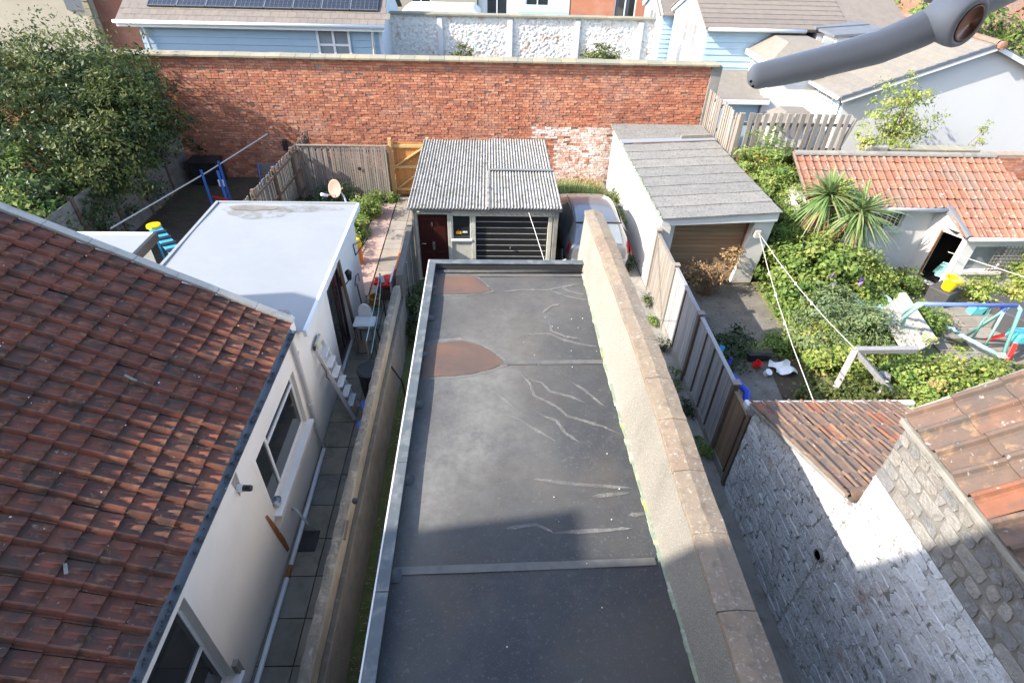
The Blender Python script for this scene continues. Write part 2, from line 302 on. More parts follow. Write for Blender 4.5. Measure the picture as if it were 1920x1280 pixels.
M_('blue_tub', (.08,.17,.62), (.06,.13,.5), 3, .4, .1)
M_('blue_paint', (.05,.17,.55), (.04,.14,.48), 3, .45, .05)
M_('swing_blue', (.13,.19,.55), (.11,.16,.5), 3, .4, .05)
M_('mint', (.32,.66,.6), (.28,.6,.55), 3, .42, .05, layers=[((.5,.7,.66), 6, .6, .75, .4)])
M_('turquoise', (.12,.55,.62), (.1,.48,.55), 3, .4, .05)
M_('pale_blue', (.42,.72,.76), (.36,.64,.7), 3, .4, .05)
M_('sky_toy', (.05,.35,.66), (.04,.3,.6), 3, .4, .05)
M_('white_plastic', (.78,.79,.8), (.72,.73,.74), 3, .4, .05)
M_('rope', (.62,.6,.55), (.5,.48,.43), 30, .9, 0)
M_('line_teal', (.35,.6,.58), (.3,.5,.5), 30, .7, 0)
M_('dish_pink', (.36,.21,.165), (.32,.185,.15), 3, .7, .05)
M_('cladding_blue', (.42,.56,.66), (.38,.52,.62), 1.5, .7, .1, 60, .003, tints=[(1,1,1),(.96,.96,.97),(1.03,1.03,1.03)])
M_('cladding_grey', (.33,.44,.53), (.3,.41,.5), 1.5, .7, .1, 60, .003, tints=[(1,1,1),(.96,.96,.97),(1.03,1.03,1.03)])
M_('cladding_pale', (.42,.55,.62), (.39,.515,.58), 1.5, .7, .1, 60, .003, tints=[(1,1,1),(.97,.97,.98),(1.03,1.03,1.02)])
M_('side_grey', (.58,.62,.66), (.54,.58,.62), 1.5, .85, .3, 60, .01)
M_('solar', (.012,.013,.018), (.018,.019,.026), 3, .12, 0, spec=.7, coat=.5)
M_('solar_line', (.22,.23,.25), (.2,.21,.23), 3, .35, 0, metal=.5)
M_('house_cream', (.4,.355,.275), (.355,.315,.245), .8, .9, .15, 60, .006, layers=[((.62,.58,.5), .7, .5, .7, .4)])
M_('handle_grey', (.44,.44,.455), (.4,.4,.415), 2, .42, .05, 300, .0004, spec=.5)
M_('handle_core', (.42,.42,.44), (.36,.36,.38), 2, .45, 0)
M_('copper', (.35,.16,.1), (.22,.1,.07), 20, .4, 0, metal=.5)
M_('grass', (.075,.1,.035), (.055,.075,.028), 4, .9, .5, 40, .02, layers=[((.15,.16,.05), 5, .55, .72, .6), ((.07,.055,.035), 2.6, .55, .7, .7)])
M_('berry', (.75,.2,.02), (.6,.14,.02), 9, .4, 0)
M_('flower', (.3,.16,.5), (.24,.12,.42), 9, .6, 0)
M_('wet_black', (.03,.028,.026), (.02,.02,.02), 5, .5, .3)
M_('tarp_grey', (.16,.165,.16), (.1,.1,.1), 6, .7, .3)
M_('sticker_yellow', (.8,.5,.02), (.75,.45,.02), 30, .5, 0)
M_('sticker_white', (.75,.74,.75), (.5,.5,.52), 60, .5, 0)
def _dust_and_sun(m, colour):
    nt = m.node_tree; P = nt.nodes['Principled BSDF']; src = P.inputs['Base Color'].links[0].from_socket
    at = nt.nodes.new('ShaderNodeAttribute'); at.attribute_name = 'dust_sun'
    g = nt.nodes.new('ShaderNodeNewGeometry'); mr = nt.nodes.new('ShaderNodeMapRange'); mr.inputs[1].default_value = .3; mr.inputs[2].default_value = .7; mr.inputs[3].default_value = .45; mr.inputs[4].default_value = 1.25
    nt.links.new(_noise(nt, g.outputs['Position'], 7.0, 6, .7), mr.inputs[0]); mu = nt.nodes.new('ShaderNodeMath'); mu.operation = 'MULTIPLY'; mu.use_clamp = True
    nt.links.new(at.outputs['Fac'], mu.inputs[0]); nt.links.new(mr.outputs[0], mu.inputs[1])
    nt.links.new(_mix(nt, src, colour, mu.outputs[0]), P.inputs['Base Color'])
_dust_and_sun(MT['epdm'], (.17,.167,.157))  # pale tone for the silt and for the sunlit stretch of roof
MT['leaf_dark'] = leafmat('leaf_dark', [(.025,.045,.018), (.042,.07,.026), (.065,.098,.034), (.11,.135,.05)], .4, .25)
MT['leaf_olive'] = leafmat('leaf_olive', [(.055,.08,.02), (.095,.125,.032), (.14,.16,.046), (.2,.19,.07)], .5, .3)
MT['leaf_bright'] = leafmat('leaf_bright', [(.08,.15,.035), (.15,.235,.055), (.23,.3,.08), (.36,.37,.12)], .45, .35)
MT['leaf_yellow'] = leafmat('leaf_yellow', [(.15,.23,.05), (.25,.33,.075), (.36,.39,.1), (.44,.37,.14)], .5, .35)
MT['leaf_bramble'] = leafmat('leaf_bramble', [(.1,.19,.04), (.2,.29,.06), (.32,.36,.09), (.38,.28,.12)], .5, .3)
MT['leaf_grey'] = leafmat('leaf_grey', [(.14,.2,.1), (.2,.26,.14), (.2,.27,.09), (.3,.32,.16)], .6, .3)
MT['leaf_dry'] = leafmat('leaf_dry', [(.3,.2,.1), (.4,.27,.14), (.24,.14,.08), (.45,.34,.18)], .8, .2)
MT['blade'] = leafmat('blade', [(.09,.17,.05), (.15,.25,.08), (.24,.32,.12), (.36,.36,.18)], .45, .25)
MT['blade_dry'] = leafmat('blade_dry', [(.36,.24,.12), (.3,.19,.09), (.42,.3,.16)], .8, .2)
# ---------------------------------------------------------------- foliage helpers
def _mesh_np(name, verts, faces4, tint, smooth=False):
    m = bpy.data.meshes.new(name); nv = len(verts); nf = len(faces4); k = faces4.shape[1]
    m.vertices.add(nv); m.vertices.foreach_set('co', verts.astype(np.float32).ravel())
    m.loops.add(nf*k); m.loops.foreach_set('vertex_index', faces4.astype(np.int32).ravel())
    m.polygons.add(nf); m.polygons.foreach_set('loop_start', (np.arange(nf)*k).astype(np.int32)); 
    a = m.attributes.new('tint', 'FLOAT', 'POINT'); a.data.foreach_set('value', tint.astype(np.float32))
    m.update(calc_edges=True); m.validate(); return m
def leaf_mesh(name, pos, up, size, aspect=0.5, droop=0.3, tint=None, fold=0.25):
    """one bent 4-point leaf per position, lying roughly in the plane with normal 'up'"""
    n = len(pos); r = rng.normal(size=(n, 3)); upn = up/np.linalg.norm(up, axis=1, keepdims=True)
    d = r - upn*np.sum(r*upn, axis=1, keepdims=True); d[:, 2] -= droop*np.linalg.norm(d, axis=1); d /= np.linalg.norm(d, axis=1, keepdims=True)+1e-9
    s = np.cross(upn, d); s /= np.linalg.norm(s, axis=1, keepdims=True)+1e-9
    nn = np.cross(d, s); L = (size*rng.choice([.55,.8,1.0,1.35], n)*rng.uniform(.75, 1.25, n))[:, None]; W = L*aspect*.5
    a = pos; b = pos+d*L*.5+s*W-nn*W*fold; c = pos+d*L; e = pos+d*L*.5-s*W-nn*W*fold
    v = np.stack([a, b, c, e], 1).reshape(-1, 3); f = np.arange(4*n).reshape(n, 4)
    t = rng.uniform(0, 1, n) if tint is None else tint
    return _mesh_np(name, v, f, np.repeat(t, 4))
def blob_points(blobs, n, clumps, spread, shell=0.55, wild=0.0):
    """clumped points in a union of ellipsoids (cx,cy,cz,rx,ry,rz): clump centres sit mostly near the surface"""
    vol = np.array([(b[3]*b[4]*b[5])**.72 for b in blobs]); pick = rng.choice(len(blobs), clumps, p=vol/vol.sum())
    B = np.array(blobs)[pick]; d = rng.normal(size=(clumps, 3)); d /= np.linalg.norm(d, axis=1, keepdims=True)
    rad = shell+(1.08-shell)*rng.uniform(0, 1, clumps)**.6
    rad = rad+wild*np.abs(rng.normal(size=clumps))*(rng.uniform(0,1,clumps) < .3); cc = B[:, :3]+d*B[:, 3:6]*rad[:, None]; cs = spread*rng.uniform(.5, 1.4, clumps); ct = np.clip(rng.normal(.45, .2, clumps), 0, 1)
    k = rng.integers(0, clumps, n); off = rng.normal(size=(n, 3))*cs[k][:, None]*np.array([1, 1, .6])
    pos = cc[k]+off; up = d[k]*.7+rng.normal(size=(n, 3))*.5+np.array([0, 0, .55])
    ti = np.clip(ct[k]+rng.normal(0, .16, n), 0, 1); ok = pos[:, 2] > 0.02
    return pos[ok], up[ok], ti[ok]
def shrub(name, label, cat, blobs, n, leaf, mt, clumps=60, spread=.12, aspect=.5, shell=.5, stems=4, group=None, base=None, droop=.3, limb_mat='bark', stem_r=.02):
    bx = base or (blobs[0][0], blobs[0][1], 0.0)
    root = thing(name, label, cat, bx, group)
    pos, up, ti = blob_points(blobs, int(n*1.4), clumps, spread, shell, .35)
    link('crown', leaf_mesh('crown', pos, up, leaf*.78, aspect, droop, ti), MT[mt], root)
    m = MB()
    for i in range(stems):
        b = blobs[i % len(blobs)]; e = V((b[0]+random.uniform(-.5,.5)*b[3], b[1]+random.uniform(-.5,.5)*b[4], b[2]+random.uniform(-.1,.6)*b[5]))
        p0 = V(bx)+V((random.uniform(-.08,.08), random.uniform(-.08,.08), 0)); mid = p0.lerp(e, .5)+V((random.uniform(-.1,.1), random.uniform(-.1,.1), .05))
        m.tube([p0, mid, e], [stem_r*1.4, stem_r, stem_r*.4], 5)
    m.build('trunk' if cat == 'tree' else 'stem', MT[limb_mat], root)
    return root
def blades(pts, dirs, L, wd, sag, tint, seg=4):
    """curved tapering strips; returns verts, faces, tint arrays"""
    vs = []; fs = []; ts = []
    for p, d, l, t in zip(pts, dirs, L, tint):
        p = V(p); d = V(d).normalized(); side = d.cross(V((0,0,1)))
        if side.length < .05: side = V((1,0,0))
        side.normalize(); o = len(vs)
        for k in range(seg+1):
            u = k/seg; q = p+d*l*u+V((0,0,-1))*sag*l*u*u; ww = wd*(1-u**1.6)*.5+.0008
            vs += [q-side*ww, q+side*ww]; ts += [t, t]
        fs += [(o+2*k, o+2*k+1, o+2*k+3, o+2*k+2) for k in range(seg)]
    return np.array([tuple(v) for v in vs]), np.array(fs), np.array(ts)
# ---------------------------------------------------------------- setting: ground and paths
_ci = cam.matrix_world.inverted()
def inview(p, mg=0.04):
    v = _ci @ V(p)
    if v.z > -0.05: return False
    x = v.x/-v.z*20/36; y = v.y/-v.z*20/36
    return abs(x) < .5+mg and abs(y) < .333+mg
def apparent(p, s):
    v = _ci @ V(p); return s/max(.1, -v.z)
struct(MB().poly([(-300,-200,0),(300,-200,0),(300,400,0),(-300,400,0)]).build('ground', MT['soil']))
def slabs(name, x0, x1, y0, y1, sx, sy, mt, z0=0.004, th=0.03, skip=0.0, jit=.004, base_mat='soil'):
    root = struct(MB().poly([(x0,y0,z0),(x1,y0,z0),(x1,y1,z0),(x0,y1,z0)]).build(name, MT[base_mat]))
    nx = max(1, round((x1-x0)/sx)); ny = max(1, round((y1-y0)/sy)); sx = (x1-x0)/nx; sy = (y1-y0)/ny
    me = MB().box(-sx/2+.008, sx/2-.008, -sy/2+.008, sy/2-.008, 0, th).mesh('paving_slab'); me.materials.append(MT[mt])
    for i in range(nx):
        for j in range(ny):
            if random.random() < skip: continue
            inst(me, 'paving_slab', root, (x0+sx*(i+.5), y0+sy*(j+.5), z0+.002), (random.gauss(0,jit), random.gauss(0,jit), random.gauss(0,.006)))
    return root
slabs('passage_paving', -3.04, -2.06, 0.2, 12.0, .49, .62, 'slab_wet', jit=.005)
slabs('garden_path', -3.0, -2.02, 12.0, 17.9, .49, .6, 'slab', jit=.006)
slabs('pink_path', -3.62, -3.02, 12.0, 17.4, .6, .75, 'pink_slab', jit=.006)
struct(MB().poly([(-1.83,0,.004),(-1.02,0,.004),(-1.02,13,.004),(-1.83,13,.004)]).build('side_strip', MT['grass']))
struct(MB().poly([(2.1,0,.004),(4.08,0,.004),(4.08,19.4,.004),(2.1,19.4,.004)]).build('side_path', MT['concrete']))
struct(MB().poly([(4.1,6,.004),(5.75,6,.004),(6.1,9.0,.004),(7.0,10.4,.004),(7.0,12.6,.004),(4.1,12.6,.004)]).build('yard_ground', MT['bare_earth']))
slabs('play_paving', 10.3, 14.6, 7.0, 12.1, .45, .45, 'slab', skip=.08, jit=.008)
struct(MB().poly([(6.95,6.5,.005),(10.3,6.5,.005),(10.3,12.0,.005),(12,12.9,.005),(8,13.1,.005),(7.0,12.7,.005)]).build('garden_ground', MT['scrub']))
struct(MB().poly([(-10.2,9,.004),(-6.3,9,.004),(-6.1,19.4,.004),(-10.2,19.4,.004)]).build('dark_yard_ground', MT['soil']))
# ---------------------------------------------------------------- long red brick boundary wall
wall_b = thing('brick_wall', 'tall red brick boundary wall across the back of the gardens', 'wall', (-4, 19.5, 0))
BW0, BW1, BY, BH = -16.5, 7.12, 19.5, 3.86
MB().box(BW0, BW1, BY+.012, BY+.3, 0, BH).build('mortar_bed', MT['mortar'], wall_b)
bricks = []
row = 0; z = 0.0
while z < BH-.03:
    hh = .068; x = BW0+(.1125 if row % 2 else 0)
    while x < BW1-.03:
        ln = .215 if (row % 3) else (.1025 if random.random() < .75 else .215)
        ln = min(ln, BW1-x)
        white = (1.35 < x < 4.25 and z < 1.88 and (x > 2.2 or z > 1.45)) and random.random() < min(.96, .45+(x-1.3)*.6)
        bricks.append((x, z, ln, hh, white)); x += ln+.0105
    z += hh+.0105; row += 1
cand = [b for b in bricks if inview((b[0]+.1, BY, b[1]), 0) and not (-6 < b[0] < 4.2 and b[1] < .3) and b[2] > .2]
cand = sorted(cand, key=lambda b: abs(b[0]-1.0)*1.0+abs(b[1]-2.3)*1.6)[:280]
chosen = set(id(b) for b in cand)
stuffm = {False: MB(), True: MB()}
def brick_box(m, x0, x1, y0, y1, z0, z1):
    j = [random.uniform(-.004,.004) for _ in range(4)]
    m.hexa([(x0,y0+j[0],z0),(x1,y0+j[1],z0),(x1,y1,z0),(x0,y1,z0)], [(x0,y0+j[2],z1),(x1,y0+j[3],z1),(x1,y1,z1),(x0,y1,z1)])
bme = {}
for wht in (False, True):
    k = MB(); brick_box(k, -.1075, .1075, -.012, .05, -.034, .034); bme[wht] = k.mesh('brick'); bme[wht].materials.append(MT['brick_white' if wht else 'brick'])
for b in bricks:
    x, z, ln, hh, wht = b; pr = random.uniform(-.006, .012)
    if random.random() < .012: pr = -.05           # a few missing / recessed
    if id(b) in chosen: inst(bme[wht], 'brick', wall_b, (x+ln/2, BY-pr, z+hh/2), (0, random.gauss(0,.006), 0), (ln/.215, 1, 1))
    else:
        m = stuffm[wht].tint(random.uniform(.01, .99)); brick_box(m, x, x+ln, BY-.012-pr, BY+.05, z, z+hh)
stuffm[False].build('bricks', MT['brick'], wall_b, kind='stuff')
stuffm[True].build('painted_bricks', MT['brick_white'], wall_b, kind='stuff')
x = BW0
cme = MB().prism([(-.225,-.17,0),(-.225,-.17,.05),(-.225,.05,.1),(-.225,.4,.05),(-.225,.4,0)], (.45,0,0)).mesh('coping_stone'); cme.materials.append(MT['coping_buff'])
while x < BW1:
    inst(cme, 'coping_stone', wall_b, (x+.225, BY+random.uniform(-.006,.006), BH+random.uniform(0,.008)), (random.gauss(0,.008), random.gauss(0,.005), 0)); x += .458
MB().box(BW1+.002, BW1+.34, BY-.05, BY+.3, 0, BH-.004).build('end_pier', MT['concrete'], wall_b, bevel=.01)
for cx, cz in ((3.0, .62), (3.38, .62)): MB().box(cx, cx+.09, BY-.03, BY+.01, cz, cz+.2).build('recess', MT['brick'], wall_b)
# ---------------------------------------------------------------- photographer's flat-roofed extension
ext = thing('flat_roof_extension', 'long single storey extension with dark rubber flat roof below the window', 'extension', (.4, 5, 0))
RZ = 2.80
MB().box(-1.02, 1.62, -.3, 8.72, 0, RZ-.03).build('wall', MT['render_cream'], ext)
roof_e = MB().grid(60, 200, lambda u, v: (-.94+u*2.73, -.3+v*8.97, RZ+.006*math.sin(9*u+3*v*5)*math.sin(14*v))).build('roof', MT['epdm'], ext, smooth=True)
# silt film where puddles dry, also painting the sunlit part paler; per vertex
_n1 = rng.normal(size=(14, 8)); 
def _lo(x, y):
    u = (x+1)/2.8*7; v = (y+.3)/9*13; i = min(6, max(0, int(u))); j = min(12, max(0, int(v))); fu, fv = u-i, v-j; fu = fu*fu*(3-2*fu); fv = fv*fv*(3-2*fv)
    return (_n1[j][i]*(1-fu)+_n1[j][i+1]*fu)*(1-fv)+(_n1[j+1][i]*(1-fu)+_n1[j+1][i+1]*fu)*fv
dv = []
for vv in roof_e.data.vertices:
    x, y = vv.co.x, vv.co.y; d = 0.0
    for (cx, cy, rx, ry, am) in ((-.45,8.1,.75,.5,.75),(-.35,6.2,.95,.75,.9),(-.1,4.7,.9,1.0,.75),(.6,7.3,.9,.9,.4),(-.75,3.8,.3,.8,.5),(1.2,8.0,.5,.4,.4)):
        d += am*math.exp(-(((x-cx)/rx)**2+((y-cy)/ry)**2))
    dv.append(max(0, min(.85, d*(.8+.3*_lo(x, y)))))
_a = roof_e.data.attributes.new('dust_sun', 'FLOAT', 'POINT'); _a.data.foreach_set('value', dv)
# parapet upstand and cap, along the left and the far end
MB().prism([(-.935,-.3,RZ-.02),(-1.015,-.3,RZ-.02),(-1.015,-.3,RZ+.115),(-.935,-.3,RZ+.115)], (0,8.95,0)).build('parapet', MT['epdm_edge'], ext)
MB().prism([(-.934,8.655,RZ-.02),(-.934,8.74,RZ-.02),(-.934,8.74,RZ+.115),(-.934,8.655,RZ+.115)], (2.58,0,0)).build('parapet', MT['epdm_edge'], ext)
for i in range(6):
    y0 = -.3+i*1.515
    MB().box(-1.042, -.925, y0, min(y0+1.508, 8.64), RZ+.118, RZ+.138).build('parapet_cap', MT['epdm_cap'], ext, bevel=.006)
MB().box(-1.045, 1.68, 8.642, 8.775, RZ+.118, RZ+.139).build('parapet_cap', MT['epdm_cap'], ext, bevel=.006)
MB().box(-1.062, -1.046, -.3, 8.78, RZ-.14, RZ+.128).build('fascia_trim', MT['white_paint'], ext)
MB().tube([(-.78,8.54,RZ+.03),(1.62,8.545,RZ+.03)], .03, 8).build('edge_fillet', MT['epdm'], ext, smooth=True)
for y in (8.45, 8.05, 7.2, 6.3, 5.3, 4.1, 2.95):
    m = MB(); 
    m.grid(6, 5, lambda u, v: (-.935+.10*u**1.5*(1-.3*abs(v-.5)), y-.07+.14*v, RZ+.012+.07*(1-u)**2*math.sin(math.pi*v)))
    m.build('corner_patch', MT['epdm_edge'], roof_e, smooth=True)
def ribbon(name, pts, w0, mt, zz, parent, taper=True, nz=.35):
    P = [V((p[0], p[1], 0)) for p in pts]; Q = []
    for i in range(len(P)-1):
        for k in range(6): Q.append(P[i].lerp(P[i+1], k/6))
    Q.append(P[-1]); vs = []; fs = []; n = len(Q)
    for i, q in enumerate(Q):
        d = (Q[min(i+1,n-1)]-Q[max(i-1,0)]).normalized(); s_ = V((-d.y, d.x, 0)); t = i/(n-1)
        ww = w0*(.5 if not taper else .5*min(1, 6*t, 6*(1-t))+.04)*(1+random.uniform(-nz,nz)); q = q+s_*random.uniform(-.3,.3)*w0*nz
        vs += [(q.x-s_.x*ww, q.y-s_.y*ww, zz), (q.x+s_.x*ww, q.y+s_.y*ww, zz)]
    fs = [(2*i, 2*i+1, 2*i+3, 2*i+2) for i in range(n-1)]
    return MB().add(vs, fs).build(name, MT[mt], parent)
for y0, y1, x0 in ((6.11,6.14,-.93),(3.0,3.06,-.93),(8.46,8.47,-.93)):
    ribbon('lap_seam', [(x0,y0),(.5,(y0+y1)/2),(1.66,y1)], .085, 'seam', RZ+.012, roof_e, False, .04)
trails = [[(.47,6.77),(.91,6.8),(1.08,6.66),(1.36,6.53),(1.66,6.47)],[(.93,7.13),(.95,6.86),(1.14,6.73),(1.4,6.66)],
 [(.41,5.93),(.55,5.69),(.6,5.45),(.87,5.25),(.99,5.08),(1.19,4.99),(1.42,4.89),(1.66,4.73)],[(.53,5.8),(.72,5.69),(.82,5.52),(1.08,5.43),(1.25,5.31)],
 [(1.13,5.71),(1.28,5.55),(1.5,5.24)],[(.22,5.12),(.4,5.01),(.52,4.89),(.81,4.65)],[(.61,5.13),(.85,4.99),(.94,4.78),(1.1,4.63)],
 [(.22,7.94),(.52,8.0),(.98,8.0),(1.29,8.11),(1.58,8.2)],[(.84,7.33),(1.0,7.53),(1.15,7.58)],[(.5,4.09),(.98,4.01),(1.6,3.95)],[(1.13,3.84),(1.56,3.89)],
 [(.68,3.39),(1.19,3.42),(1.5,3.44)],[(1.2,8.1),(1.35,7.95),(1.6,7.85)],[(1.0,8.0),(1.3,7.8),(1.62,7.68)],[(-.2,5.7),(.1,5.5),(.35,5.2)],[(.15,3.45),(.5,3.5),(.68,3.39)],[(1.5,3.6),(1.72,3.62)],[(.2,1.9),(.55,1.85),(.8,2.0)]]
for t in trails: ribbon('silt_trail', t, .038, 'silt', RZ+.0115, roof_e, True, .3)
def _nop(): pass
def stain(pts, parent):
    c = V((sum(p[0] for p in pts)/len(pts), sum(p[1] for p in pts)/len(pts), 0))
    def ring(f, zz):
        out = []
        n = len(pts)
        for i in range(n):
            a, b = V((*pts[i],0)), V((*pts[(i+1)%n],0))
            for k in range(5):
                q = a.lerp(b, k/5); q = c+(q-c)*(f+random.uniform(-.012,.012)); q.x = max(q.x, -.925); out.append((q.x, q.y, zz))
        return out
    MB().poly(ring(1.17, RZ+.0095)).build('stain_rim', MT['silt_rim'], parent)
    MB().poly(ring(1.0, RZ+.013)).build('puddle_stain', MT['rust_stain'], parent)
stain([(-.93,8.40),(-.6,8.42),(-.3,8.42),(-.2,8.36),(-.11,8.22),(0,8.06),(.03,7.98),(-.15,7.9),(-.45,7.87),(-.93,7.85)], roof_e)
stain([(-.93,6.5),(-.67,6.59),(-.41,6.63),(-.2,6.56),(.0,6.4),(.17,6.2),(.21,6.12),(.02,5.99),(-.27,5.88),(-.5,5.85),(-.93,5.82)], roof_e)
for i in range(26):
    x, y = random.uniform(.5,1.7), random.uniform(3.3,8.3)
    if i > 18: x, y = random.uniform(-.8,1.6), random.uniform(2,8)
    r = random.uniform(.003,.009)
    MB().lathe([(r,0),(r*.8,.004),(0,.006)], (x, y, RZ+.012), 7).build('bird_dropping', MT['white_paint'], roof_e)
# right-hand party wall of the extension with stone coping
pw = thing('coping_wall', 'pebbledashed parapet wall with reddish stone coping along the dark flat roof', 'wall', (1.9, 5, 0))
PZ = 3.60
def ip(y, T):
    T = sorted(T)
    if y <= T[0][0]: return T[0][1]
    for (a, xa), (b, xb) in zip(T[:-1], T[1:]):
        if y <= b: return xa+(xb-xa)*(y-a)/(b-a)
    return T[-1][1]
BASEX = [(-.3,1.80),(1.95,1.771),(4.07,1.69),(6.0,1.645),(9.25,1.645)]
LEFTX = [(-.3,1.79),(1.6,1.777),(3.0,1.775),(5.0,1.795),(7.2,1.745),(9.33,1.668)]
ny = 40; vs = []; fs = []
for i in range(ny+1):
    y = -.3+9.53*i/ny; xb = ip(y,BASEX); xl = ip(y,LEFTX)+.02; xr = ip(y,LEFTX)+.285
    vs += [(xb,y,0),(xb,y,RZ-.01),(xb+(xl-xb)*.25,y,RZ+.12),(xl,y,PZ),(xr,y,PZ),(xr,y,0)]
for i in range(ny): fs += [(i*6+j,i*6+j+1,(i+1)*6+j+1,(i+1)*6+j) for j in range(5)]
fs += [(0,1,2,3,4,5),tuple(ny*6+k for k in (5,4,3,2,1,0))]
MB().add(vs,fs).build('wall', MT['pebbledash'], pw, smooth=False)
ys = [9.24,8.254,7.564,6.88,6.21,5.55,4.83,4.178,3.496,2.808,2.124,1.3,.5,-.3]
for i in range(len(ys)-1):
    a, b = ys[i]-.003, ys[i+1]+.003; dz = random.uniform(-.004,.004); dx = random.uniform(-.004,.004); P = []
    nn = 5
    for k in range(nn+1):
        y = a+(b-a)*k/nn; j_ = lambda s=.004: random.uniform(-s,s)
        xl = ip(y,LEFTX)+dx+j_(); xr = xl+.312+j_(); xm = xl+.15+j_(.003)
        P.append([(xl,y,PZ+.002),(xl,y,PZ+.062+dz+j_(.003)),(xm,y,PZ+.088+dz+j_(.002)),(xr,y,PZ+.06+dz+j_(.003)),(xr,y,PZ+.002)])
    k5 = MB(); k5.add([p for r_ in P for p in r_], [(0,1,2,3,4),tuple(nn*5+q for q in (4,3,2,1,0))]+[(q*5+j,(q+1)*5+j,(q+1)*5+(j+1)%5,q*5+(j+1)%5) for q in range(nn) for j in range(5)])
    k5.build('coping_stone', MT['coping'], pw, bevel=.005, seg=2)
# mossy bead where roof meets the party wall
m = MB(); n = 90
for i in range(n):
    y0 = 8.5-i*(8.6/n); x = ip(y0,BASEX)-.004
    m.beam((x,y0,RZ+.016),(ip(y0-8.6/n,BASEX)-.004,y0-8.6/n,RZ+.016+random.uniform(-.003,.003)), .05*random.uniform(.5,1.3), .022*random.uniform(.6,1.3))
m.build('mossy_joint', MT['moss'], pw)
# ---------------------------------------------------------------- left neighbour: rendered house with clay tile roof
lh = thing('tiled_house', 'cream rendered house with red clay tile roof along the narrow passage', 'house', (-4.5, 4, 0))
WX = -3.05; EZ = 2.80
o1 = (4.99-0, 6.78, .98, 2.1); o2 = (1.3, 3.0, .55, 2.40)
MB().wall((WX,-.3,0),(0,1,0),(0,0,1), 7.6, EZ, [(4.99+.3, 6.78+.3, .98, 2.1), (1.3+.3, 3.0+.3, .55, 2.40)], .14).build('wall', MT['render_cream'], lh)
MB().box(-11.5, WX-.145, -.3, 7.02, 0, EZ-.05).build('wall_core', MT['render_cream'], lh)
MB().prism([(WX-.02,7.02,EZ-.05),(-11.2,7.02,EZ-.05),(-7.3,7.02,5.0)],(0,.25,0)).build('gable', MT['render_cream'], lh)
def framed_window(parent, x, y0, y1, z0, z1, bars_v=(), bars_h=(), fw=.055, dep=.045, inset=.06, sill=True, glass='glass_dark', mt='upvc', sgn=1):
    """window in a wall facing +x (sgn 1) or -x: frame, bars, panes, sill"""
    xi = x-sgn*inset; f = MB(); xa, xb = sorted((xi, xi-sgn*dep))
    f.box(xa,xb,y0,y0+fw,z0,z1); f.box(xa,xb,y1-fw,y1,z0,z1); f.box(xa,xb,y0+fw,y1-fw,z0,z0+fw); f.box(xa,xb,y0+fw,y1-fw,z1-fw,z1)
    w_ = f.build('window', MT[mt], parent, bevel=.006)
    for (yy, za, zb) in bars_v: MB().box(xa+.003,xb+.003*sgn,yy-fw*.45,yy+fw*.45,za,zb).build('glazing_bar', MT[mt], w_)
    for (zz, ya, yb) in bars_h: MB().box(xa+.003,xb+.004*sgn,ya,yb,zz-fw*.45,zz+fw*.45).build('glazing_bar', MT[mt], w_)
    xm = (xa+xb)/2
    MB().box(xm-.006, xm+.006, y0+fw*.6, y1-fw*.6, z0+fw*.6, z1-fw*.6).build('pane', MT[glass], w_)
    if sill:
        MB().box(min(x-sgn*inset, x+sgn*.1), max(x-sgn*inset, x+sgn*.1), y0-.06, y1+.06, z0-.07, z0-.002).build('window_sill', MT[mt], w_, bevel=.008)
    return w_
w1 = framed_window(lh, WX, 4.99, 6.78, .98, 2.1, bars_v=[(5.48,1.03,2.05)], bars_h=[(1.86,5.5,6.74)])
w2 = framed_window(lh, WX, 1.3, 3.0, .55, 2.40, bars_v=[(2.0,.6,2.35)], bars_h=[(1.42,2.0,2.96)], inset=.10)
# things seen on the inner sill behind the glass
tag(MB().lathe([(.0,0),(.055,0),(.07,.1),(.062,.1),(.05,.01),(0,.01)],(WX+.0,5.12,1.0),16).build('steel_bowl', MT['chrome']), 'small steel bowl on the kitchen window sill', 'bowl')
MB().box(WX-.002, WX+.006, 4.9, 6.9, .62, .66).build('plinth_line', MT['render_cream'], lh)
TH = math.atan(.54); cT, sT = math.cos(TH), math.sin(TH)
def tile_mesh(name, W, L, prof, u, v, w, mt, thick=.014, lift=.026):
    u, v, w = V(u), V(v), V(w); vs = []; n = len(prof)
    for (vv, lf) in ((0, lift), (L, 0)):
        for (pu, pw_) in prof: vs.append(u*pu*W+v*vv+w*(pw_+lf))
    for (pu, pw_) in prof: vs.append(u*pu*W+w*(pw_+lift-thick-.004))
    fs = [(i, i+1, n+i+1, n+i) for i in range(n-1)]+[(2*n+i, 2*n+i+1, i+1, i) for i in range(n-1)]
    m = bpy.data.meshes.new(name); m.from_pydata([tuple(p) for p in vs], [], fs); m.materials.append(MT[mt]); m.update(); return m
profL = [(0,.0),(.06,.0),(.09,.026),(.14,.050),(.19,.053),(.24,.040),(.275,.004),(.30,0),(.46,-.002),(.54,.008),(.60,.024),(.645,.050),(.69,.024),(.75,.008),(.83,-.002),(1.0,-.001)]
profL2 = [(pu, pw_ if pu < .4 else -.002) for pu, pw_ in profL]
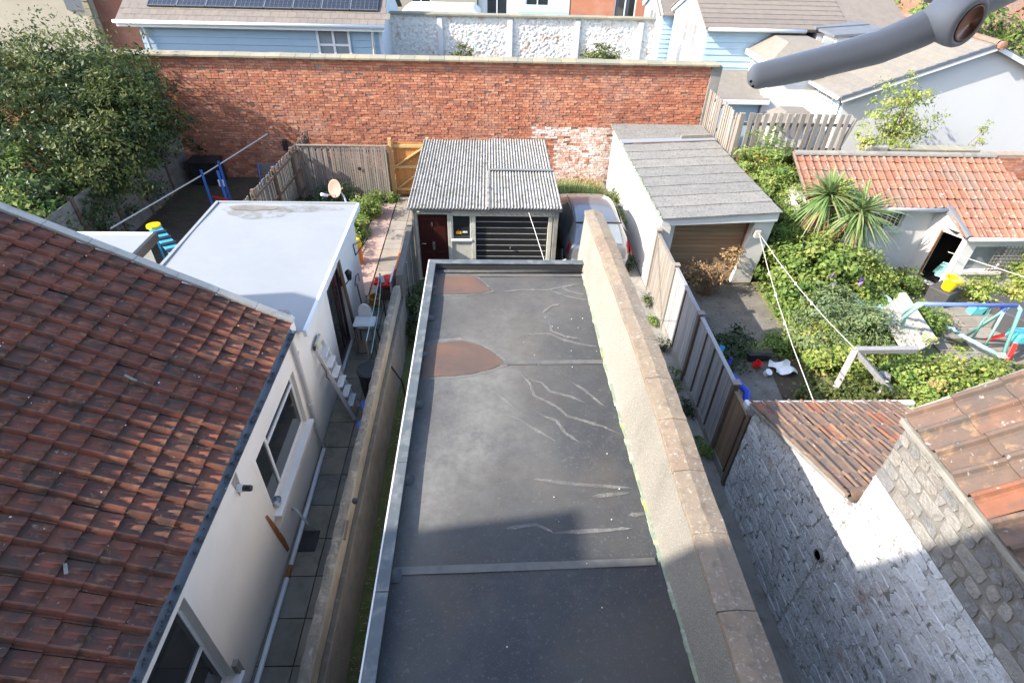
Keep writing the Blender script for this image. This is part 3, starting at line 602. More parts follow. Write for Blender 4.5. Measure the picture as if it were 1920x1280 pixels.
def tile_mesh2(name, W, L, prof, prof2, u, v, w, mt, thick=.016, lift=.028):
    # the pointed centre roll dies out half way up the tile, the round side roll runs through
    u, v, w = V(u), V(v), V(w); vs = []; n = len(prof); mid = [(a[0], a[1]*.42+b[1]*.58) for a, b in zip(prof, prof2)]
    for (vv, lf, pp) in ((0, lift, prof), (L*.28, lift*.7, mid), (L*.62, lift*.36, prof2), (L, 0, prof2)):
        for (pu, pw_) in pp: vs.append(u*pu*W+v*vv+w*(pw_+lf))
    for (pu, pw_) in prof: vs.append(u*pu*W+w*(min(pw_,.03)*.6+lift-thick-.004))
    fs = [(r*n+i, r*n+i+1, (r+1)*n+i+1, (r+1)*n+i) for r in range(3) for i in range(n-1)]+[(4*n+i, 4*n+i+1, i+1, i) for i in range(n-1)]
    m = bpy.data.meshes.new(name); m.from_pydata([tuple(p) for p in vs], [], fs); m.materials.append(MT[mt]); m.materials.append(MT['tile_roll'])
    for k, p in enumerate(m.polygons):
        q = k % (n-1); p.material_index = 1 if (1 <= q <= 5 or (9 <= q <= 12 and k < 2*(n-1))) else 0
    m.update(); return m
UL, VL, WL = (0,1,0), (-cT,0,sT), (sT,0,cT)
tme = tile_mesh2('roof_tile', .252, .265, profL, profL2, UL, VL, WL, 'tile_left')
deck = MB().poly([(-2.98,-.3,EZ+.03),(-2.98,6.98,EZ+.03),(-7.3,6.98,EZ+.03+4.32*.54),(-7.3,-.3,EZ+.03+4.32*.54)])
deck.poly([(-7.3,-.3,EZ+.03+4.32*.54),(-7.3,6.98,EZ+.03+4.32*.54),(-11.6,6.98,EZ+.03),(-11.6,-.3,EZ+.03)])
roof_l = deck.build('roof', MT['mortar_dark'], lh)
rest = MB(); nobj = 0
for r in range(22):
    for c in range(29):
        y = 6.965-.254*(c+1); s_ = r*.222
        base = V((-2.955, y, EZ+.055))+V(VL)*s_
        ctr = base+V(VL)*.11+V((0,.125,0))
        jit = V((random.gauss(0,.003), random.gauss(0,.004), random.gauss(0,.004)))
        if nobj < 296 and inview(ctr, .03):
            inst(tme, 'roof_tile', roof_l, base+jit, (random.gauss(0,.012), random.gauss(0,.012), random.gauss(0,.008))); nobj += 1
        else:
            rest.tint(random.uniform(.01,.99)); rest.add([base+jit+vv.co for vv in tme.vertices], [tuple(p.vertices) for p in tme.polygons])
rest.build('roof_tiles', MT['tile_left'], roof_l, kind='stuff')
m = MB()
for k in range(16):
    y = -.3+k*.46; m.grid(1, 8, lambda u, v: (-7.3+.13*math.cos(math.pi*v), y+.45*u, 5.12+.1*math.sin(math.pi*v)))
m.build('ridge_tiles', MT['tile_left'], roof_l)
# verge strip (mortar and board), gutter, pipes
vb = MB(); 
for i in range(9):
    a = i*.55; b = a+.547
    p = V((-2.93,6.97,EZ+.085))+V(VL)*a; q = V((-2.93,6.97,EZ+.085))+V(VL)*b
    vb.beam(p+V((0,.045,random.uniform(-.004,.004))), q+V((0,.045,0)), .125, .05, up=WL)
vb.build('verge_strip', MT['slab_pale'], roof_l, bevel=.008)
g = MB()
for i in range(30):
    y0 = -.3+i*.24
    if y0 > 6.8: break
    g.grid(1, 8, lambda u, v: (-2.915+.055*math.cos(math.pi*(1+v)), y0+.24*u, EZ+.03+.05*math.sin(math.pi*(1+v))))
g.build('gutter', MT['lead'], lh, smooth=True)
m = MB()
for i in range(90): 
    y = random.uniform(0,6.8); m.lathe([(.0,-.01),(random.uniform(.008,.03),.0),(.0,random.uniform(.006,.02))], (-2.915+random.uniform(-.015,.015), y, EZ+.015), 6)
m.build('gutter_moss', MT['gutter_moss'], lh, kind='stuff')
MB().box(-3.045,-2.975,-.3,6.95,EZ-.12,EZ-.012).build('fascia_board', MT['white_paint'], lh)
MB().tube([(-2.93,6.84,EZ-.01),(-2.95,6.86,EZ-.1),(-3.0,6.9,EZ-.2),(-3.0,6.95,2.2),(-3.0,7.0,.3),(-2.96,6.98,.12)], .034, 10).build('downpipe', MT['upvc_grey'], lh, smooth=True)
for zz in (2.3,1.2): MB().lathe([(.044,-.02),(.044,.02)],(-3.0,6.955,zz),12).build('pipe_bracket', MT['upvc_grey'], lh)
MB().tube([(-2.965,6.96,.09),(-2.95,5.2,.075),(-2.95,4.7,.07)], .036, 10).build('waste_pipe', MT['upvc'], lh, smooth=True)
MB().tube([(-2.95,4.7,.07),(-2.95,4.5,.07)], .037, 10).build('waste_pipe', MT['rust'], lh, smooth=True)
MB().tube([(-2.95,4.5,.07),(-2.94,1.0,.06)], .036, 10).build('waste_pipe', MT['upvc'], lh, smooth=True)
MB().tube([(-3.05,5.42,.46),(-2.98,5.4,.47),(-2.93,5.36,.42),(-2.74,5.28,.08)], .022, 8).build('sink_pipe', MT['upvc_grey'], lh, smooth=True)
MB().box(-2.98,-2.66,4.95,5.3,.035,.06).build('drain', MT['wet_black'], lh)
v_ = MB().tube([(-3.06,4.43,2.26),(-2.98,4.43,2.26)], .05, 14).build('vent_collar', MT['upvc'], lh)
MB().tube([(-2.98,4.43,2.26),(-2.9,4.43,2.255),(-2.875,4.43,2.25)], [.04,.04,.03], 14).build('vent_pipe', MT['black_plastic'], v_, smooth=True)
MB().poly([(-3.046,4.36,2.44),(-3.046,4.52,2.46),(-3.046,4.5,2.2),(-3.046,4.41,2.12)]).build('mortar_patch', MT['concrete'], lh)
MB().poly([(-3.046,4.72,1.26),(-3.046,4.78,1.22),(-3.046,4.86,.9),(-3.046,4.97,.35),(-3.046,4.98,.06),(-3.046,4.90,.1),(-3.046,4.80,.65)]).build('rust_streak', MT['rust'], lh)
MB().box(-3.06,-2.99,3.02,3.1,.4,.75).build('wall_stub', MT['concrete'], lh)
for y in (2.55, 3.85, 5.6): MB().lathe([(.014,0),(.0,.012)],(WX+.002,y,EZ-.1),8,axis=(1,0,0)).build('fixing', MT['chrome'], lh)
# small things lying on the clay roof
for k in range(34):
    s_, y = random.uniform(.1,3.6), random.uniform(1.9,6.9); p = V((-2.955,y,EZ+.085))+V(VL)*s_+V(WL)*.012
    if not inview(p): continue
    r = random.uniform(.005,.012)
    MB().lathe([(r,0),(r*.7,.006),(0,.014)], p, 7, axis=WL).build('lichen_spot', MT['white_paint'], roof_l)
for (s_, y, l, a) in ((1.62,5.72,.13,.4),(1.25,5.0,.14,.2),(2.75,4.95,.2,.5),(.8,2.75,.1,1.0)):
    p = V((-2.955,y,EZ+.1))+V(VL)*s_; d = V(VL)*math.cos(a)+V(UL)*math.sin(a)
    MB().beam(p, p+d*l, .03, .008, up=WL).build('mortar_scrap', MT['concrete'], roof_l)
# ---------------------------------------------------------------- left: white flat-roofed extension
wf = thing('white_flat_roof_annexe', 'cream annexe with white painted flat roof beyond the clay tiled house', 'annexe', (-4.5, 9.5, 0))
FZ = 2.46
MB().wall((WX,7.3,0),(0,1,0),(0,0,1), 4.55, FZ, [(1.78, 2.88, .06, 2.05)], .14).build('wall', MT['render_white'], wf)
MB().box(-5.85, WX-.145, 7.26, 11.85, 0, FZ-.02).build('wall_core', MT['render_white'], wf)
wr = MB().grid(30, 40, lambda u, v: (-5.98+3.03*u, 7.27+4.72*v, FZ+.02+.008*math.sin(7*u+2)*math.sin(11*v))).build('roof', MT['white_membrane'], wf, smooth=True)
MB().box(-2.949,-2.89,7.27,12.0,FZ-.08,FZ+.045).build('roof_edge', MT['side_grey'], wf, bevel=.008)
MB().box(-5.98,-2.949,11.99,12.05,FZ-.08,FZ+.045).build('roof_edge', MT['white_membrane'], wf, bevel=.008)
MB().box(-6.05,-5.981,7.27,12.05,FZ-.08,FZ+.045).build('roof_edge', MT['white_membrane'], wf, bevel=.008)
def blot(cx, cy, rx, ry, zz, name, mt, parent, n=40, ns=.18):
    ph = [random.uniform(0,6.28) for _ in range(4)]
    P = []
    for k in range(n):
        t = 2*math.pi*k/n; f = 1+ns*(math.sin(2*t+ph[0])*.5+math.sin(3*t+ph[1])*.4+math.sin(7*t+ph[2])*.3)
        P.append((cx+rx*f*math.cos(t), cy+ry*f*math.sin(t), zz))
    return MB().poly(P).build(name, MT[mt], parent)
blot(-5.15,11.72,.52,.13,FZ+.037,'dirt_patch','block_grey',wr,ns=.12)
blot(-5.0,11.55,.75,.32,FZ+.033,'dirt_patch','dirt_film',wr)
blot(-4.0,11.72,.75,.17,FZ+.034,'dirt_patch','dirt_film',wr)
blot(-3.55,7.75,.28,.12,FZ+.034,'dirt_patch','dirt_film',wr)
d_ = MB(); d_.box(WX-.1,WX-.05,9.08,9.16,.06,2.05).box(WX-.1,WX-.05,10.1,10.18,.06,2.05).box(WX-.1,WX-.05,9.16,10.1,1.96,2.05).box(WX-.1,WX-.05,9.16,10.1,.06,.2).box(WX-.095,WX-.055,9.7,9.78,.2,1.96)
dr = d_.build('door', MT['maroon'], wf, bevel=.006)
MB().box(WX-.082,WX-.07,9.16,10.1,.2,1.96).build('pane', MT['glass_dark'], dr)
MB().beam((-2.995,9.98,2.2),(-2.985,10.28,.05),.05,.07).build('drain_board', MT['timber_dark'], wf)
lp = MB().lathe([(.0,0),(.045,0),(.07,.16),(.075,.165),(.02,.23),(0,.235)],(-2.86,10.05,1.72),8).build('wall_lantern', MT['black_metal'], wf)
MB().tube([(-3.04,10.05,1.66),(-2.95,10.05,1.6),(-2.86,10.05,1.72)],.014,6).build('bracket', MT['black_metal'], lp)
MB().box(-3.05,-3.02,10.0,10.1,1.58,1.78).build('backplate', MT['black_metal'], lp)
MB().tube([(-3.04,11.45,1.75),(-2.76,11.75,1.76),(-3.04,11.52,1.45)],.012,6).tube([(-3.04,11.45,1.75),(-3.04,11.52,1.45)],.012,6).build('hanging_bracket', MT['black_metal'], wf)
MB().tube([(-3.03,11.0,.95),(-2.98,11.02,1.2),(-2.94,11.1,1.22),(-2.95,11.14,1.0)],.012,6).build('tap', MT['steel_dark'], wf)
# low white roof and wall further left
lr = thing('low_white_shed', 'low shed with white flat roof beside the white annexe', 'shed', (-8, 10, 0))
MB().box(-9.4,-7.05,8.4,10.75,0,2.2).build('wall', MT['render_white'], lr)
MB().box(-9.5,-6.98,8.3,10.85,2.2,2.27).build('roof', MT['white_membrane'], lr, bevel=.01)
MB().box(-9.52,-6.96,10.85,10.93,2.2,2.3).build('roof_edge', MT['side_grey'], lr)
MB().box(-6.975,-6.9,8.3,10.93,2.12,2.3).build('roof_edge', MT['black_plastic'], lr)
# ---------------------------------------------------------------- left passage: walls and things
gw = thing('garden_wall', 'weathered low concrete wall between the passage and the dark roofed extension', 'wall', (-1.93, 6, 0))
MB().box(-2.02,-1.83,.1,10.35,0,1.06).build('wall', MT['block_grey'], gw, bevel=.012)
for i in range(11):
    y0 = .1+i*.935
    MB().box(-2.02,-1.905,y0,y0+.933,1.062,1.36+random.uniform(-.004,.004)).build('block', MT['wall_beige'], gw, bevel=.008)
MB().box(-1.904,-1.84,.1,10.3,1.062,1.09).build('ledge', MT['block_dark'], gw, bevel=.01)
nsm = [random.uniform(-.012,.012) for _ in range(400)]
fl = MB().grid(3,120,lambda u,v:(-2.04+.125*u+nsm[int(v*120)]*.8, .1+10.2*v, 1.362+.03*math.sin(math.pi*(.12+.76*u))+nsm[int(v*120+u*3+40)]*.6))
fl.build('mortar_top', MT['garden_wall'], gw, smooth=True)
cp = thing('concrete_side_wall', 'dark grey concrete wall running up to the maroon garage door', 'wall', (-1.92, 11.5, 0))
MB().prism([(-2.0,10.36,0),(-2.0,12.72,0),(-2.0,12.72,1.62),(-2.0,10.5,1.55),(-2.0,10.36,1.1)],(.14,0,0)).build('wall', MT['block_dark'], cp, bevel=.012)
for y in (11.1,11.8): MB().box(-1.858,-1.83,y,y+.06,0,1.5).build('post', MT['concrete'], cp)
# ladder
ld = thing('step_ladder', 'aluminium step ladder leaning on the cream wall', 'ladder', (-2.65, 7.9, 0))
A0, A1 = V((-2.56,7.72,.04)), V((-3.0,7.72,1.78)); B0, B1 = A0+V((0,.36,0)), A1+V((0,.36,0))
MB().beam(A0,A1,.03,.07,up=(1,0,0)).build('rail', MT['upvc_grey'], ld); MB().beam(B0,B1,.03,.07,up=(1,0,0)).build('rail', MT['aluminium'], ld)
for k in range(6):
    t = .2+k*.135; p = A0.lerp(A1,t); q = B0.lerp(B1,t)
    MB().box(p.x-.02,p.x+.1,p.y+.016,q.y-.016,p.z-.012,p.z+.014).build('tread', MT['aluminium'], ld, bevel=.004)
for p in (A1,B1): MB().lathe([(.026,-.03),(.03,0),(.026,.03)],p,8).build('foot_cap', MT['black_plastic'], ld)
MB().box(-3.0,-2.94,7.75,8.05,1.72,1.86).build('top_plate', MT['cream_paint'], ld, bevel=.02)
MB().tube([(-2.94,7.7,1.45),(-2.88,7.68,1.3),(-2.9,7.7,1.15),(-2.84,7.72,1.0)],.012,6).build('rope', MT['copper'], ld)
def tub(name, label, c, r, h, mt, lid=True, group=None, liner=None, cat='bin'):
    t = thing(name, label, cat, c, group)
    MB().lathe([(r*.78,0),(r*.8,.02),(r*.97,h*.9),(r,h*.92),(r*1.04,h*.93),(r*1.04,h*.97),(r*.95,h*.97)]+([(r*.9,h*.6),(0,h*.58)] if not lid else []), c, 24).build('body', MT[mt], t, smooth=False)
    if lid: MB().lathe([(r*1.06,h*.96),(r*1.06,h*1.0),(r*.9,h*1.03),(r*.3,h*1.04),(0,h*1.04)], c, 24).build('lid', MT[liner or mt], t)
    return t
tub('dustbin','black plastic dustbin with lid against the garden wall',(-2.28,8.3,.03),.24,.78,'black_plastic')
tub('blue_tub','blue lidded tub beside the garden wall, nearer the dustbin',(-2.26,7.78,.03),.15,.36,'blue_tub',cat='tub')
tub('blue_tub','blue lidded tub beside the garden wall, nearer the window',(-2.24,7.28,.03),.15,.34,'blue_tub',cat='tub')
# high chair
hc = thing('high_chair', 'white plastic high chair seat standing in the passage', 'high chair', (-2.68, 9.95, 0))
st = MB().box(-2.88,-2.42,9.72,10.08,.74,.78).build('tray', MT['white_plastic'], hc, bevel=.02)
MB().box(-2.85,-2.45,9.76,10.04,.785,.79).build('tray_inset', MT['white_plastic'], st)
pr = []
for k in range(13):
    t = math.pi*k/12; pr.append((-2.66-.15*math.cos(t), 10.06, .86+.24*math.sin(t)))
pr = [(-2.81,10.06,.62)]+pr+[(-2.51,10.06,.62)]
MB().prism(pr,(0,.035,0)).build('backrest', MT['white_plastic'], hc, bevel=.012)
MB().box(-2.82,-2.5,9.85,10.08,.6,.64).build('seat', MT['white_plastic'], hc, bevel=.01)
for x in (-2.83,-2.5):
    for y in (9.78,10.1): MB().beam((x,y,.62),(x+(.04 if x>-2.6 else -.04),y+(.1 if y>10 else -.08),.036),.03,.03).build('leg', MT['timber_brown'], hc)
# rotary / folding airer with lines
ar = thing('clothes_airer', 'pale blue washing lines strung on poles along the garden wall', 'clothes airer', (-2.3, 9.8, 0))
MB().tube([(-2.32,8.55,.04),(-2.34,8.6,1.25)],.014,6).build('pole', MT['timber_grey'], ar); MB().tube([(-2.42,10.95,.04),(-2.44,11.0,1.28)],.02,6).build('pole', MT['steel_dark'], ar)
MB().tube([(-2.34,8.6,1.24),(-2.39,9.8,1.2),(-2.44,11.0,1.26)],.008,5).build('line', MT['line_teal'], ar); MB().tube([(-2.2,8.3,1.2),(-2.28,9.7,1.17),(-2.40,11.0,1.24)],.006,5).build('line', MT['line_teal'], ar)
for k in range(4): MB().tube([(-2.43+.02*k,10.95,1.26),(-2.4+.02*k,10.93,1.1)],.012,5).build('tied_end', MT['white_plastic'], ar)
bn = rng.normal(size=(10,15)); bn[:,14] = bn[:,0]
pk = MB().grid(14,9,lambda u,v:tuple(V((-2.6,11.95,.45))+V((.24*math.cos(6.283*u)*math.sin(math.pi*v),.2*math.sin(6.283*u)*math.sin(math.pi*v),-.15*math.cos(math.pi*v)))*(1+.22*bn[round(v*9)][round(u*14)]*math.sin(math.pi*v)))).build('carrier_bag', MT['red_plastic'])
tag(pk,'crumpled red plastic bag on the path corner by the garden wall end','bag')
tag(MB().box(-2.75,-2.45,11.8,12.1,.04,.32).build('wooden_crate', MT['timber_dark'],bevel=.01),'dark wooden crate beneath the red bag','crate')
tag(MB().lathe([(0,.02),(.12,.02),(.15,.1),(.14,.26),(.15,.28),(.13,.28),(.11,.08),(0,.07)],(-2.76,11.55,.03),18).build('amber_bucket', MT['amber_plastic']),'amber plastic bucket on the paving by the annexe','bucket')
tag(MB().beam((-2.9,11.45,.075),(-2.9,10.55,.075),.17,.05).build('plank', MT['timber_new']),'pale timber plank lying along the annexe wall','plank')
tag(MB().beam((-2.82,10.1,.065),(-2.75,9.7,.065),.16,.05).build('plank', MT['timber_brown']),'short brown plank beneath the high chair','plank')
tag(MB().tube([(-2.97,10.95,1.05),(-2.8,10.6,.06)],.014,6).build('broom', MT['black_metal']),'thin dark broom handle leaning on the annexe wall','handle')
tag(MB().box(-2.35,-2.31,11.5,12.3,.04,.75).build('board', MT['white_plastic'], bevel=.005),'white board standing against the path edge','board')
tag(MB().box(-2.27,-2.23,11.9,12.8,.04,.85).build('board', MT['orange_plastic'], bevel=.005),'orange board standing by the garage corner','board')
for (x,y,l) in ((-3.5,13.6,'orange and yellow toy standing behind the annexe corner'),):
    t = thing('garden_toy', l, 'toy', (x,y,0)); MB().lathe([(.0,0),(.1,0),(.1,.45),(.08,.5),(0,.5)],(x,y,.04),14).build('body', MT['orange_plastic'], t); MB().lathe([(.1,.5),(.12,.58),(.08,.72),(0,.75)],(x,y,.04),14).build('top', MT['yellow_plastic'], t)
# pots and log in the strip
def pot(c, r, h, mt, label, plant=None, group=None):
    t = thing('plant_pot', label, 'plant pot', c, group)
    MB().lathe([(0,.0),(r*.75,0),(r*.95,h*.85),(r*1.05,h*.86),(r*1.05,h),(r*.9,h),(r*.85,h*.8),(0,h*.78)], c, 20).build('pot', MT[mt], t)
    MB().lathe([(r*.84,h*.81),(0,h*.84)], c, 14).build('soil', MT['soil'], t)
    return t
pot((-1.42,10.0,.01),.13,.2,'grey_plastic','grey plant pot on the strip beside the extension')
tag(MB().lathe([(0,0),(.085,0),(.085,.16),(0,.16)],(-1.55,7.45,.01),14).build('cut_log', MT['timber_new'],bevel=.005),'sawn log end standing in the grassy strip','log')
tag(MB().tube([(-1.83,8.15,1.0),(-1.7,8.3,.5),(-1.66,8.32,.03)],.016,6).build('bracing_rod', MT['black_metal']),'thin dark rod leaning against the strip side of the wall','rod')
tag(MB().beam((-1.88,4.55,1.4),(-1.86,4.25,1.42),.03,.02).build('timber_offcut', MT['timber_dark']),'dark timber offcut on top of the garden wall','timber')
tag(MB().lathe([(0,0),(.035,0),(.04,.04),(.03,.06),(0,.065)],(-1.84,4.85,1.385),12).build('bottle_top', MT['black_plastic']),'small dark cap sitting on the garden wall','cap')
for (x,y,h) in ((-1.35,2.2,.06),(-1.4,3.0,.05),(-1.25,3.6,.05),(-1.3,1.6,.06)):
    pass
kb = MB()
for i in range(24):
    y0 = .5+i*.34; kb.box(-1.33+random.uniform(-.02,.02),-1.2+random.uniform(-.02,.02),y0,y0+.3,.005,.05+random.uniform(0,.03))
kb.build('edging_stones', MT['garden_wall'], bevel=.015); tag(bpy.data.objects['edging_stones'],'row of rough edging stones in the narrow strip','edging')
# ---------------------------------------------------------------- corrugated-roofed garage
ga = thing('corrugated_garage', 'concrete panel garage with corrugated roof, maroon side door and black main door', 'garage', (-.1, 15, 0))
GY = 12.82; GX0, GX1, GZ = -1.82, 1.68, 1.98
MB().wall((GX0,GY,0),(1,0,0),(0,0,1), GX1-GX0, GZ, [(.06,.80,.02,1.86),(.90,1.38,1.2,1.9),(1.48,3.28,.02,1.82)], .1).build('front_wall', MT['cream_paint'], ga)
MB().box(GX0,GX1,17.0,17.1,0,2.0).build('back_wall', MT['concrete'], ga); MB().box(GX0,GX0+.08,GY+.005,17.0,0,GZ).build('side_wall', MT['concrete'], ga); MB().box(GX1-.08,GX1,GY+.005,17.0,0,GZ).build('side_wall', MT['concrete'], ga)
dd = MB().box(GX0+.07,GX0+.79,GY+.06,GY+.1,.02,1.85).build('door', MT['maroon'], ga)
for (a,b) in ((.12,.40),(.46,.74)):
    for (c,d) in ((.15,.8),(.95,1.7)): MB().box(GX0+a,GX0+b,GY+.05,GY+.062,c,d).build('door_panel', MT['maroon'], dd, bevel=.006)
MB().box(GX0+.395,GX0+.46,GY+.03,GY+.05,.86,1.08).build('letter_plate', MT['chrome'], dd, bevel=.004)
MB().tube([(GX0+.13,GY+.05,1.05),(GX0+.13,GY+.0,1.05),(GX0+.24,GY+.0,1.05)],.012,8).build('handle', MT['chrome'], dd)
MB().box(GX0+.40,GX0+.43,GY+.03,GY+.05,1.52,1.62).build('knocker', MT['chrome'], dd)
df = MB(); df.box(GX0+.005,GX0+.06,GY-.03,GY+.05,0,1.9).box(GX0+.80,GX0+.90,GY-.03,GY+.05,0,1.9).box(GX0+.06,GX0+.80,GY-.03,GY+.05,1.86,1.92); df.build('door_frame', MT['cream_paint'], ga, bevel=.006)
wi = MB(); wi.box(GX0+.9,GX0+.93,GY-.02,GY+.06,1.2,1.9).box(GX0+1.35,GX0+1.38,GY-.02,GY+.06,1.2,1.9).box(GX0+.93,GX0+1.35,GY-.02,GY+.06,1.87,1.9).box(GX0+.88,GX0+1.40,GY-.05,GY+.06,1.14,1.2)
wi = wi.build('window', MT['white_paint'], ga, bevel=.005)
MB().box(GX0+.93,GX0+1.35,GY+.04,GY+.05,1.2,1.87).build('pane', MT['glass_dark'], wi)
MB().box(GX0+1.0,GX0+1.13,GY+.03,GY+.039,1.31,1.38).build('sticker', MT['sticker_yellow'], wi); MB().poly([(GX0+1.02,GY+.036,1.385),(GX0+1.1,GY+.036,1.385),(GX0+1.06,GY+.036,1.45)]).build('sticker', MT['red_plastic'], wi)
MB().box(GX0+1.16,GX0+1.28,GY+.03,GY+.039,1.34,1.385).build('sticker', MT['sticker_white'], wi)
gd = MB().box(GX0+1.49,GX0+3.27,GY+.07,GY+.1,.02,1.81).build('garage_door', MT['black_metal'], ga)
for k in range(11):
    MB().box(GX0+1.5,GX0+3.26,GY+.045,GY+.07,.04+k*.161,.04+k*.161+.148).build('door_slat', MT['black_metal'], gd, bevel=.012)
    MB().box(GX0+1.5,GX0+3.26,GY+.047,GY+.07,.04+k*.161+.1485,.04+k*.161+.157).build('slat_highlight', MT['aluminium'], gd)  # pale strips paint the bright highlight along the slat ridges
MB().tube([(GX0+2.36,GY+.05,.92),(GX0+2.36,GY+.0,.92),(GX0+2.36,GY-.005,.98)],.016,8).build('handle', MT['chrome'], gd)
for x in (GX0+1.39,GX0+3.28): MB().box(x,x+.1,GY-.03,GY+.04,0,1.82).build('door_jamb', MT['cream_paint'], ga, bevel=.008)
lt = MB().box(GX0+.905,GX1,GY-.05,GY-.003,1.83,1.985).build('lintel', MT['cream_paint'], ga, bevel=.01)
for k in range(13):
    x = GX0+1.6+k*.145; MB().tube([(x,GY-.052,1.94),(x+.03,GY-.056,1.885),(x+.09,GY-.052,1.865)],.008,5).build('scroll_mark', MT['concrete'], lt)
MB().box(GX1-.09,GX1+.02,GY-.06,GY+.1,0,1.98).build('corner_post', MT['concrete'], ga, bevel=.01); MB().box(GX0-.06,GX0+.004,GY-.06,GY+.1,0,1.98).build('corner_post', MT['timber_grey'], ga, bevel=.01)
def corr(x0, x1, y0, y1, z0, z1, zoff=0):
    n = int((x1-x0)/.0098); m = MB()
    f = lambda u,v:(x0+(x1-x0)*u, y0+(y1-y0)*v, z0+(z1-z0)*v+zoff+.019*math.sin(2*math.pi*(x0+(x1-x0)*u)/.078)+.003*math.sin(5*u+9*v))
    m.grid(n, 10, f)
    vs = [f(i/n,0) for i in range(n+1)]; m.add(vs+[(a,b,c-.012) for a,b,c in vs],[(i,i+1,n+2+i,n+1+i) for i in range(n)])
    return m
zs, ze = 2.10, 2.17
corr(-1.95,.03,12.62,17.2,zs,ze).build('roof_sheet', MT['asbestos'], ga, smooth=True)
corr(-.04,1.76,12.62,15.0,zs,2.135,.02).build('roof_sheet', MT['asbestos'], ga, smooth=True)
corr(-.04,1.70,14.85,17.2,2.132,ze,.045).build('roof_sheet', MT['asbestos'], ga, smooth=True)
MB().box(.0,1.74,14.8,14.9,2.185,2.203).build('lap_flashing', MT['lead'], ga)
MB().beam((-.03,12.64,2.145),(-.03,14.8,2.17),.05,.012).build('lap_flashing', MT['asbestos'], ga)
MB().beam((-1.96,12.7,2.04),(1.76,12.7,2.04),.05,.07).build('gutter_board', MT['lead'], ga)
tag(MB().tube([(.95,12.6,2.02),(1.05,12.0,1.9),(1.22,10.6,1.75),(1.38,8.9,2.88)],.008,5).build('cable', MT['rope']),'pale cable hanging from the corrugated roof to the flat roof','cable')
